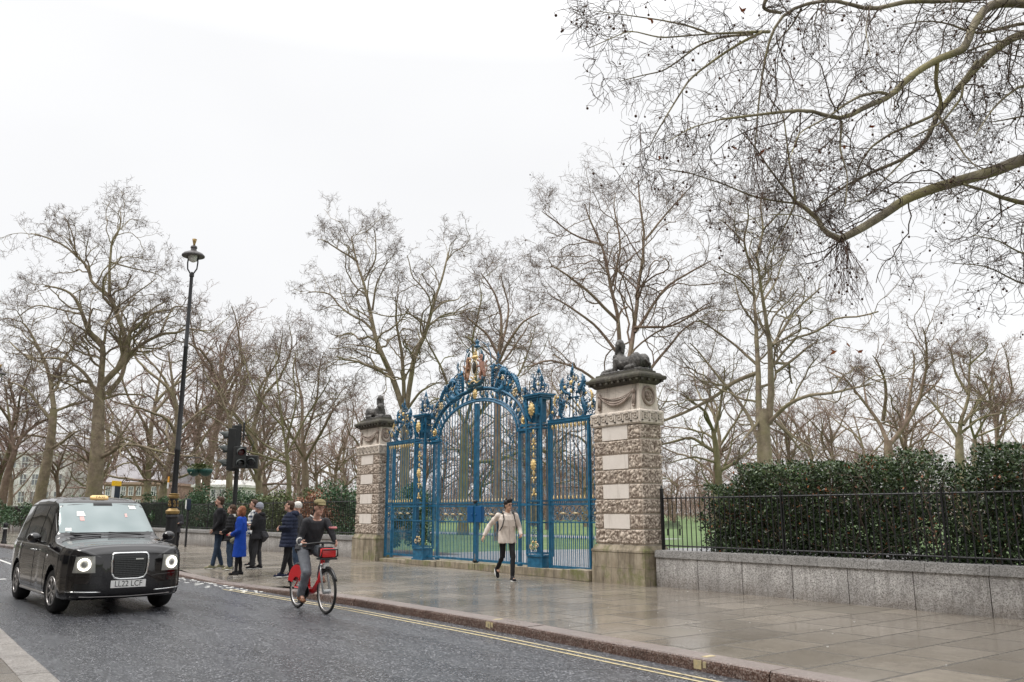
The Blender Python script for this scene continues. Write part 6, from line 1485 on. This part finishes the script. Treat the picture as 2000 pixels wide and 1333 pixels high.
C_grey=cloth('grey_trousers',(.13,.14,.16),[(.19,.2,.22)],.9,14); C_beanie=cloth('grey_knit',(.28,.29,.34),[(.36,.37,.42)],.9,40); C_white=cloth('white_cloth',(.72,.70,.66),[(.6,.58,.55)]); C_tweed=cloth('olive_tweed',(.17,.14,.07),[(.26,.22,.12)],.95,50); C_brown=cloth('brown_leather',(.16,.07,.035),[(.22,.10,.05)],.5,20); C_sole=mat('white_sole',(.72,.71,.68),.6); C_red=cloth('red_item',(.45,.03,.05)); C_tan=cloth('tan_knit',(.42,.27,.15),[(.5,.34,.2)]); C_lblue=cloth('pale_jeans',(.30,.42,.58),[(.38,.5,.66)]); C_olv=cloth('olive_bag',(.20,.19,.12),[(.28,.27,.18)])
g=G('plaid_flannel'); P=g.tc.outputs['Object']; sx=g.n('SeparateXYZ',{0:P}); 
fx=g.math('GREATER_THAN',g.math('FRACT',g.math('MULTIPLY',g.math('ADD',sx.outputs[0],sx.outputs[1]),9.)),.5); fz=g.math('GREATER_THAN',g.math('FRACT',g.math('MULTIPLY',sx.outputs[2],9.)),.5)
c=g.mix(g.math('MULTIPLY',g.math('ADD',fx,fz),.5),(.72,.72,.70),(.03,.045,.08)); g.set(col=c,rough=.9); M_plaid=g.m
def V3(*a): return Vector(a)
STAND=dict(pel=(0,0,.95),neck=(0.0,0,1.46),head=(.035,0,1.63),
    shL=(0,.185,1.41),elL=(-.02,.235,1.13),wrL=(.06,.23,.88),shR=(0,-.185,1.41),elR=(-.02,-.235,1.13),wrR=(.06,-.23,.88),
    hipL=(0,.095,.92),knL=(.02,.11,.50),anL=(-.02,.11,.09),hipR=(0,-.095,.92),knR=(.02,-.11,.50),anR=(-.02,-.11,.09),yaw=0,pitch=0,toeL=0,toeR=0,footL=0,footR=0)
def person(label,loc,rz,h,pose=None,top=C_blk,pants=C_jean,shoe=C_blk,hair=H_br,hairstyle='short',skin=None,topkind='jacket',hem=.80,bulk=1.,hat=None,extra=None,sole=True,hold=('n','n'),seed=1,legr=1.,group='people waiting at the crossing',hemflare=1.0,wr=.006):
    skin=skin or M_skin; p={k:(Vector(v) if hasattr(v,'__len__') else v) for k,v in {**STAND,**(pose or {})}.items()}
    t=thing('person',label,'person',(0,0,0),rz,group); t.location=loc; s=h/1.76; t.scale=(s,s,s)
    pel,neck,head=p['pel'],p['neck'],p['head']; up=(neck-pel).normalized(); lean=up.to_track_quat('Z','Y').to_matrix() if up.length else Matrix.Identity(3)
    lean=Vector((0,0,1)).rotation_difference(up).to_matrix()
    HM=Matrix.Rotation(p['yaw'],3,'Z')@Matrix.Rotation(-p['pitch'],3,'Y'); hq=lambda x,y,z: head+HM@Vector((x,y,z))
    def torso(mb,k,zlo=None,ex=0):
        L_=(neck-pel).length; at=lambda f: pel+up*(L_*f)
        rings=[(at(-.16),.085+ex,.13+ex,lean),(at(0),.115*k+ex,.165*k+ex,lean),(at(.22),.10*k+ex,.145*k+ex,lean),(at(.5),.115*k+ex,.165*k+ex,lean),(at(.75),.115*k+ex,.18*k+ex,lean),(at(.90),.09*k+ex,.165*k+ex,lean),(at(.97),.065+ex,.10+ex,lean)]
        mb.loft(rings,20)
    # body, one continuous surface
    m=MB(); torso(m,.92); m.capsule(neck-up*.06,head+HM@Vector((-.015,0,-.05)),.058,.052)
    m.ell(hq(-.008,0,.02),(.097,.076,.105),16,12,HM); m.ell(hq(.03,0,-.055),(.062,.054,.066),12,10,HM); m.capsule(hq(.09,0,.015),hq(.108,0,-.018),.009,.014,8); m.ell(hq(.078,0,-.052),(.016,.026,.012),8,6,HM); m.ell(hq(.075,0,.035),(.018,.05,.012),8,6,HM); m.ell(hq(.07,0,-.095),(.025,.028,.02),8,6,HM)
    for sg in (-1,1): m.ell(hq(-.005,sg*.077,-.005),(.018,.009,.03),8,6,HM)
    for S in 'LR':
        sh,el,wr_,hip,kn,an=(p[a+S] for a in ('sh','el','wr','hip','kn','an'))
        m.capsule(sh,el,.05,.038); m.capsule(el,wr_,.038,.026)
        d=(wr_-el).normalized(); q=p.get('hand'+S); hd=Vector(q).normalized() if q is not None else (d+Vector((.15,0,-.25))).normalized()
        ref=Vector((1,0,0)) if abs(hd.x)<.8 else Vector((0,0,1)); f_=(ref-hd*ref.dot(hd)).normalized(); side=hd.cross(f_)   # f_: row of knuckles
        pm=wr_+hd*.05; 
        for e in (-.026,-.009,.009,.026): m.capsule(wr_+hd*.01+f_*e*.7,wr_+hd*.085+f_*e,.014,.0115,8)
        sg=1 if S=='L' else -1; palm=side if side.dot(Vector((0,-sg,0)))>0 else -side
        for e,l in ((.029,.066),(.0105,.078),(-.0095,.072),(-.028,.056)):
            a=wr_+hd*.085+f_*e; b1=a+(hd*.8+palm*.45+f_*e*.6).normalized()*l*.5; c1=b1+(hd*.25+palm*.95).normalized()*l*.5; m.capsule(a,b1,.0095,.009,8); m.capsule(b1,c1,.009,.0078,8)
        a=wr_+hd*.03+f_*.026; b1=a+(hd*.6+f_*.75+palm*.3).normalized()*.042; c1=b1+(hd*.8+f_*.1+palm*.5).normalized()*.032; m.capsule(a,b1,.0125,.011,8); m.capsule(b1,c1,.011,.009,8)
        m.capsule(hip,kn,.066,.038); m.capsule(kn,an,.038,.028); m.capsule(an,an+Vector((.10*math.cos(p['foot'+S]),.10*math.sin(p['foot'+S]),-.04)),.035,.03)
    remesh(m,'body',skin,t,.0068,2)
    for sg in (-1,1): e=MB(); e.ell(hq(.083,sg*.031,.013),(.009,.014,.008),8,6,HM); e.build('eye',M_eye,t,smooth=True)
    e=MB(); e.ell(hq(.094,0,-.054),(.006,.022,.005),8,5,HM); e.build('mouth',M_lip,t,smooth=True)
    # trousers
    m=MB(); L_=(neck-pel).length
    if topkind!='coatdress':
        kk=.86 if topkind=='shirt' else 1; m.loft([(pel+up*.10,.12*kk,.155*kk,lean),(pel,.13*kk,.172*kk,lean),(pel-up*.10,.13*kk,.172*kk,lean)],20)
    for S in 'LR':
        hip,kn,an=(p[a+S] for a in ('hip','kn','an')); k=legr
        m.capsule(hip+Vector((0,0,.0)),kn,.094*(.86 if topkind=='shirt' else 1),.068*k); m.capsule(kn,an+(kn-an).normalized()*.02,.066*k,.052*k)
    m.ell((p['hipL']+p['hipR'])/2,(.11,.12,.09))
    remesh(m,'trousers',pants,t,.009,2,.006,11,seed)
    # shoes
    for S in 'LR':
        an=p['an'+S]; ps=p['toe'+S]; a=p['foot'+S]; M=Matrix.Rotation(a,3,'Z')@Matrix.Rotation(ps,3,'Y')
        m=MB(); q=lambda x,y,z: an+M@Vector((x,y,z))
        m.capsule(q(-.03,0,-.045),q(.15,0,-.058),.042,.034); m.capsule(q(0,0,.01),q(.08,0,-.035),.042,.036); m.ell(q(.12,0,-.055),(.075,.046,.032),12,8,M); m.ell(q(-.035,0,-.045),(.04,.04,.04),10,8,M)
        so=remesh(m,'shoe',shoe,t,.008,2)
        if sole:
            m=MB(); m.ell(q(.055,0,-.08),(.135,.052,.018),16,6,M); m.build('sole',C_sole,so,smooth=True)
        else:
            m=MB(); m.capsule(q(-.05,0,-.05),q(-.055,0,-.088),.02,.012,8); m.build('heel',shoe,so,smooth=True)
    # top garment
    m=MB(); b_=bulk*(1.1 if group=='people waiting at the crossing' and topkind!='coatdress' else 1.03); at=lambda f: pel+up*(L_*f)
    hz=hem; 
    base=[(at(.97),.075,.11,lean),(at(.93),.10*b_,.17*b_,lean),(at(.75),.135*b_,.20*b_,lean),(at(.5),.135*b_,.19*b_,lean),(at(.2),.13*b_,.18*b_,lean),(at(0),.14*b_,.19*b_,lean)]
    dz=pel.z-hz
    if dz>0:
        for f in (.33,.66,1.0): base.append((Vector((pel.x-.0,pel.y,pel.z-dz*f)),(.14+.03*f*hemflare)*b_,(.19+.035*f*hemflare)*b_))
    m.loft(base[::-1],22)
    ar=1.0 if topkind in('shirt','sweater') else 1.22
    for S in 'LR':
        sh,el,wr_=(p[a+S] for a in ('sh','el','wr')); c1=el+(wr_-el)*.93
        m.capsule(sh,el,.068*ar,.056*ar); m.capsule(el,c1,.055*ar,.042*ar)
    if topkind!='sweater': m.loft([(neck-up*.05,.085,.10,lean),(neck+up*.02,.075,.085,lean)],16)
    if topkind=='puffer':
        tm=remesh(m,'padded_jacket',top,t,.009,2,.004,13,seed)
        me=tm.data; n=len(me.vertices); co=np.empty(n*3,dtype=np.float32); me.vertices.foreach_get('co',co); co=co.reshape(-1,3); no=np.empty(n*3,dtype=np.float32); me.vertices.foreach_get('normal',no); no=no.reshape(-1,3)
        co+=no*(.011*np.abs(np.sin(co[:,2]*math.pi/.085)))[:,None]; me.vertices.foreach_set('co',co.ravel())
    else: tm=remesh(m,{'coat':'coat','coatdress':'coat','shirt':'overshirt','sweater':'sweater'}.get(topkind,'jacket'),top,t,.009,2,wr,10,seed)
    # hair and hats
    m=MB()
    if hairstyle=='short': m.ell(hq(-.022,0,.045),(.098,.083,.098),16,12,HM); m.ell(hq(-.05,0,.0),(.062,.076,.085),12,10,HM); m.ell(hq(.045,0,.105),(.045,.06,.03),10,8,HM)
    elif hairstyle=='swept': m.ell(hq(-.025,0,.055),(.108,.092,.105),16,12,HM); m.ell(hq(-.05,0,.0),(.062,.077,.085),12,10,HM); m.ell(hq(.055,0,.115),(.055,.072,.048),10,8,HM); m.ell(hq(.0,.0,.14),(.08,.07,.045),10,8,HM)
    elif hairstyle=='long':
        m.ell(hq(-.025,0,.045),(.102,.088,.10),16,12,HM); m.ell(hq(-.065,0,-.05),(.062,.085,.12),12,10,HM); m.capsule(hq(-.06,.045,-.02),hq(-.03,.07,-.17),.045,.032); m.capsule(hq(-.06,-.045,-.02),hq(-.03,-.07,-.17),.045,.032); m.capsule(hq(-.07,0,-.05),hq(-.075,0,-.2),.06,.045)
    elif hairstyle=='bob':
        m.ell(hq(-.03,0,.045),(.10,.088,.10),16,12,HM); m.ell(hq(-.07,0,-.03),(.07,.095,.12),12,10,HM)
        for sg in (-1,1): m.capsule(hq(-.01,sg*.075,.03),hq(.0,sg*.085,-.12),.038,.034)
    if m.v: remesh(m,'hair',hair,t,.008,1,.004,45,seed)
    if hat=='beanie':
        m=MB(); m.ell(hq(-.015,0,.055),(.11,.098,.115),16,12,HM); o_=remesh(m,'beanie',C_beanie,t,.008,1,.003,50); m=MB(); m.tube([hq(.098*math.cos(a)-.012,.09*math.sin(a),.035) for a in np.linspace(0,2*math.pi,24,endpoint=False)],.016,6,closed=True); m.build('beanie_cuff',C_beanie,t,smooth=True)
    if hat=='hood': m=MB(); m.ell(hq(-.035,0,.02),(.12,.112,.14),16,12,HM); m.capsule(hq(-.05,0,-.08),neck-up*.02,.09,.10); remesh(m,'hood',top,t,.008,1,.004,20); m=MB(); m.tube([hq(.05+.02*math.sin(a),.09*math.cos(a),.01+.11*math.sin(a)) for a in np.linspace(0,2*math.pi,20,endpoint=False)],.016,6,closed=True); m.build('hood_edge',top,t,smooth=True)
    if hat=='flatcap':
        m=MB(); m.ell(hq(-.0,0,.085),(.118,.098,.062),16,12,HM); m.ell(hq(.085,0,.068),(.075,.072,.020),14,8,HM); remesh(m,'flat_cap',C_tweed,t,.007,1,.002,40)
    if hat=='white': m=MB(); m.ell(hq(-.01,0,.06),(.112,.10,.105),16,12,HM); remesh(m,'knitted_hat',C_white,t,.008,1,.003,50)
    if hat=='tan': m=MB(); m.ell(hq(-.01,0,.065),(.112,.10,.10),16,12,HM); remesh(m,'knitted_hat',C_tan,t,.008,1,.003,50)
    if extra: extra(t,p,hq,HM,up)
    return t
RLOOK=math.atan2(-RT[1],-RT[0])     # facing the left of the picture
def at_px(px,py,hpx_m=None): r=ray(px,py); k=-H/r[2]; return (r[0]*k,r[1]*k,0)
def collar_bag(c):
    def f(t,p,hq,HM,up): pass
    return f
# 1 tall bearded man in long dark coat, hand in pocket
def ex1(t,p,hq,HM,up):
    m=MB(); m.ell(hq(.045,0,-.075),(.05,.05,.045),12,8,HM); m.build('beard',H_br,t,smooth=True)
    m=MB(); m.ell((-.06,-.18,.80),(.14,.08,.15)); remesh(m,'shoulder_bag',C_blk,t,.012,2,.006,12); m=MB(); m.tube([(-.06,-.2,.9),(.02,-.16,1.25),(.03,.05,1.42),(-.1,.12,1.42),(-.12,-.1,1.1)],.016,5); m.build('bag_strap',C_blk,t)
person('tall bearded man in an open dark coat and jeans, leftmost of the standing group',at_px(423,1112),RLOOK+.25,1.90,dict(pitch=.12,elR=(-.12,-.27,1.16),wrR=(.02,-.25,.93),wrL=(.12,.17,.95),anL=(.10,.10,.09),anR=(-.10,-.12,.09)),C_blk,C_jean,C_olv,topkind='coat',hem=.84,bulk=1.08,extra=ex1,seed=2)
def ex2(t,p,hq,HM,up): m=MB(); m.loft([(p['neck']-up*.06,.10,.115),(p['neck']+up*.0,.095,.10),(p['neck']+up*.05,.075,.08)],16); remesh(m,'scarf',C_white,t,.008,1,.006,25)
person('woman in a black padded jacket and pale scarf beside the tall bearded man',at_px(447,1114),RLOOK+.15,1.68,dict(pitch=.15,elR=(.0,-.25,1.15),wrR=(.20,-.1,1.02),elL=(.0,.25,1.15),wrL=(.2,.1,1.02)),C_blk,C_jean,C_olv,hairstyle='long',topkind='puffer',hem=.78,extra=ex2,seed=3)
def ex3(t,p,hq,HM,up):
    m=MB(); m.box(.24,.36,-.03,.03,1.0,1.03,.008); m.build('red_phone',C_red,t)
    m=MB(); m.ell((.20,-.17,.86),(.12,.05,.085)); remesh(m,'handbag',C_olv,t,.008,2,.003,20); m=MB(); m.tube([(.16,-.17,.93),(.08,-.19,1.2),(.0,-.1,1.44),(-.08,.0,1.42)],.009,5); m.build('bag_strap',C_blk,t)
    m=MB(); m.loft([((.0,0,.57),.17,.20),((.0,0,.75),.165,.195)],20)
    for k in range(2): m2=MB()
    m=MB(); m.tube([(.10,.02,1.40),(.13,.06,1.30),(.14,.02,1.15)],.018,5); m.build('coat_lapel',C_blue,t,smooth=True)
person('woman with auburn hair in a bright blue knee-length coat holding a red phone',at_px(465,1124),RLOOK+.05,1.63,dict(pitch=.12,elR=(-.03,-.25,1.14),wrR=(.22,-.10,1.02),elL=(-.03,.25,1.14),wrL=(.22,.06,1.02),handL=(.9,-.3,0),handR=(.9,.3,0),anL=(.04,.08,.09),anR=(-.04,-.08,.09)),C_blue,C_blk,C_blk,H_au,'bob',topkind='coatdress',hem=.46,bulk=.98,extra=ex3,sole=False,seed=4,legr=.8,hemflare=1.2,wr=.004)
def ex4(t,p,hq,HM,up): m=MB(); m.ell(hq(.094,0,-.062),(.012,.022,.02),8,6,HM); m.build('open_mouth',M_lip,t,smooth=True)
person('man in a blue and white checked shirt, behind the person in a grey beanie',at_px(491,1106),RLOOK+.1,1.84,dict(pitch=.15,elR=(.02,-.26,1.14),wrR=(.24,-.08,1.12),elL=(.02,.26,1.14),wrL=(.24,.08,1.12)),M_plaid,C_blk,C_blk,topkind='shirt',hem=.84,bulk=1.08,extra=ex4,seed=5)
def ex5(t,p,hq,HM,up):
    m=MB(); m.loft([((-.16,0,.72),.02,.10),((-.20,0,.85),.07,.15),((-.14,0,1.0),.08,.17)],14); remesh(m,'tied_jacket',C_char,t,.01,2,.008,14)
    m=MB(); m.ell(p['neck']+Vector((-.07,0,.0)),(.10,.13,.07)); remesh(m,'hood_down',C_blk,t,.01,2,.004,16)
person('person in a black hooded jacket and grey beanie hugging their arms',at_px(501,1112),RLOOK-.15,1.72,dict(yaw=.1,pitch=.1,elR=(.03,-.26,1.16),wrR=(.22,.0,1.18),elL=(.05,.25,1.16),wrL=(.20,.02,1.08),anL=(.08,.1,.09),anR=(-.05,-.1,.09)),C_blk,C_char,C_blk,hairstyle='none',topkind='jacket',hem=.80,bulk=1.12,hat='beanie',extra=ex5,seed=6)
def ex6(t,p,hq,HM,up): m=MB(); m.ell(p['neck']+Vector((-.09,0,.0)),(.12,.15,.08)); remesh(m,'hood_down',C_navy,t,.01,2,.006,16)
person('man in a long navy padded parka with the hood down, standing alone behind the cyclist',at_px(561,1128),RLOOK+.1,1.74,dict(pitch=.2,elR=(-.04,-.27,1.15),wrR=(.20,-.16,1.14),elL=(-.02,.26,1.15),wrL=(.20,.12,1.12),anL=(.12,.10,.09),anR=(-.08,-.10,.09),knR=(.0,-.11,.5)),C_navy,C_blk,C_navy,topkind='puffer',hem=.70,bulk=1.2,extra=ex6,seed=7)
person('person in a white knitted hat almost hidden behind the man in the navy parka',at_px(577,1121),RLOOK+.1,1.72,dict(),C_char,C_jean,C_tan,hairstyle='none',topkind='jacket',hem=.8,hat='white',seed=8)
person('person in a tan hat and pale jeans raising a camera, beyond the taxi',(-44.5,6.6,0),math.atan2(-6.6,44.5)+.3,1.66,dict(elR=(.1,-.3,1.3),wrR=(.24,-.05,1.5),elL=(.1,.3,1.3),wrL=(.24,.05,1.5)),C_tan,C_lblue,C_white,H_au,'long',topkind='jacket',hem=.95,hat='tan',seed=9,group='passers-by',
    extra=lambda t,p,hq,HM,up: MB().box(.26,.38,-.07,.07,1.5,1.6,.01).build('camera_body',C_blk,t))
person('child-sized person in a dark hood standing just left of the lamp standard',(-33.0,9.15,0),math.atan2(-9.15,33)+.1,1.68,dict(elR=(.05,-.24,1.15),wrR=(.2,-.1,1.15),elL=(.05,.24,1.15),wrL=(.2,.1,1.15)),C_char,C_blk,C_blk,hairstyle='none',topkind='jacket',hem=.8,hat='hood',seed=10,group='passers-by')
# walking man
def exw(t,p,hq,HM,up):
    for sg in (-1,1):
        m=MB(); m.tube([(.02,sg*.13,1.47),(.10,sg*.125,1.44),(.155,sg*.13,1.33),(.15,sg*.16,1.18),(.08,sg*.20,1.08)],.019,6,flat=.5); m.build('rucksack_strap',C_blk,t,smooth=True)
        m=MB(); m.box(.145,.16,sg*.085-.055,sg*.085+.055,1.17,1.28,.006); m.build('chest_pocket',C_beige,t)
        m=MB(); m.tube([(.10,sg*.01,1.42),(.075,sg*.07,1.47),(.0,sg*.085,1.49)],.018,6,flat=.6); m.build('shirt_collar',C_beige,t,smooth=True)
        m=MB(); m.tube([hq(.10+.004*math.cos(a),sg*.033+.022*math.cos(a),.012+.016*math.sin(a)) for a in np.linspace(0,2*math.pi,14,endpoint=False)],.0028,4,closed=True); m.build('spectacles_rim',C_blk,t)
    m=MB(); m.tube([(.128,0,1.38),(.152,.0,1.25),(.152,0,1.05),(.162,0,.88)],.007,5); m.build('button_placket',mat('placket_shade',(.5,.43,.38),.9),t)
    m=MB(); m.loft([((-.20,0,.98),.06,.13),((-.23,0,1.15),.085,.15),((-.21,0,1.35),.07,.14),((-.18,0,1.42),.04,.10)],16); remesh(m,'rucksack',C_blk,t,.01,2,.004,14)
wk=at_px(990,1136)
person('young man in a beige overshirt and black jeans walking past the gate with a rucksack',wk,R(-16),1.76,dict(pel=(0,0,.93),neck=(.04,0,1.45),head=(.09,0,1.625),yaw=.25,
    shR=(-.01,-.195,1.40),elR=(-.20,-.33,1.20),wrR=(-.22,-.46,.97),handR=(-.0,-.5,-.85),shL=(.05,.195,1.40),elL=(.06,.27,1.13),wrL=(.24,.24,.99),handL=(.75,-.3,-.5),
    hipR=(-.02,-.09,.90),knR=(-.10,-.07,.52),anR=(-.48,-.05,.23),toeR=1.05,hipL=(.02,.09,.90),knL=(.17,.08,.50),anL=(.20,.05,.095),toeL=-.0),C_beige,C_blk,C_blk,H_bk,'swept',skin=M_skin2,topkind='shirt',hem=.81,bulk=1.02,legr=.86,hemflare=.2,extra=exw,seed=11,group='passers-by',wr=.008)
# cyclist
def exc(t,p,hq,HM,up):
    m=MB()
    for sg in (-1,1): m.tube([(.06,sg*.005,1.435),(.055,sg*.06,1.49),(-.02,sg*.075,1.52)],.018,6,flat=.6)
    m.build('shirt_collar',C_white,t,smooth=True)
    m=MB(); m.tube([(p['wrR']+Vector((-.05,0,.035)))+Vector((0,.045*math.cos(a),.045*math.sin(a))) for a in np.linspace(0,2*math.pi,12,endpoint=False)],.014,5,closed=True); m.build('shirt_cuff',C_white,t,smooth=True)
    m=MB(); m.tube([p['elL']+Vector((.0,.0,.12))+Vector((.055*math.cos(a),.055*math.sin(a),0)) for a in np.linspace(0,2*math.pi,12,endpoint=False)],.02,5,closed=True); m.build('arm_band',mat('pale_red_band',(.65,.25,.25),.7),t,smooth=True)
    m=MB(); m.ell((-.34,-.02,.98),(.16,.17,.13)); remesh(m,'jacket_tail',C_char,t,.012,2,.006,12)
person('man in a flat cap and dark jumper riding the red hire bicycle',(-13.47,6.0,-.12),0,1.78,dict(pel=(-.24,0,1.02),neck=(.05,0,1.485),head=(.145,0,1.645),yaw=.0,pitch=-.15,
    shR=(.05,-.175,1.42),elR=(-.02,-.235,1.16),wrR=(.13,-.29,1.08),handR=(1,0,-.15),shL=(.05,.175,1.42),elL=(.17,.245,1.20),wrL=(.20,.28,1.09),handL=(.9,0,-.4),
    hipR=(-.22,-.10,.98),knR=(.08,-.14,.62),anR=(-.10,-.15,.245),toeR=.15,hipL=(-.22,.10,.98),knL=(.20,.13,.86),anL=(-.02,.15,.56),toeL=.25,footR=0),C_char,C_grey,C_brown,H_br,'short',topkind='sweater',hem=.97,bulk=1.0,legr=1.25,hat='flatcap',sole=False,extra=exc,seed=12,group='passers-by')
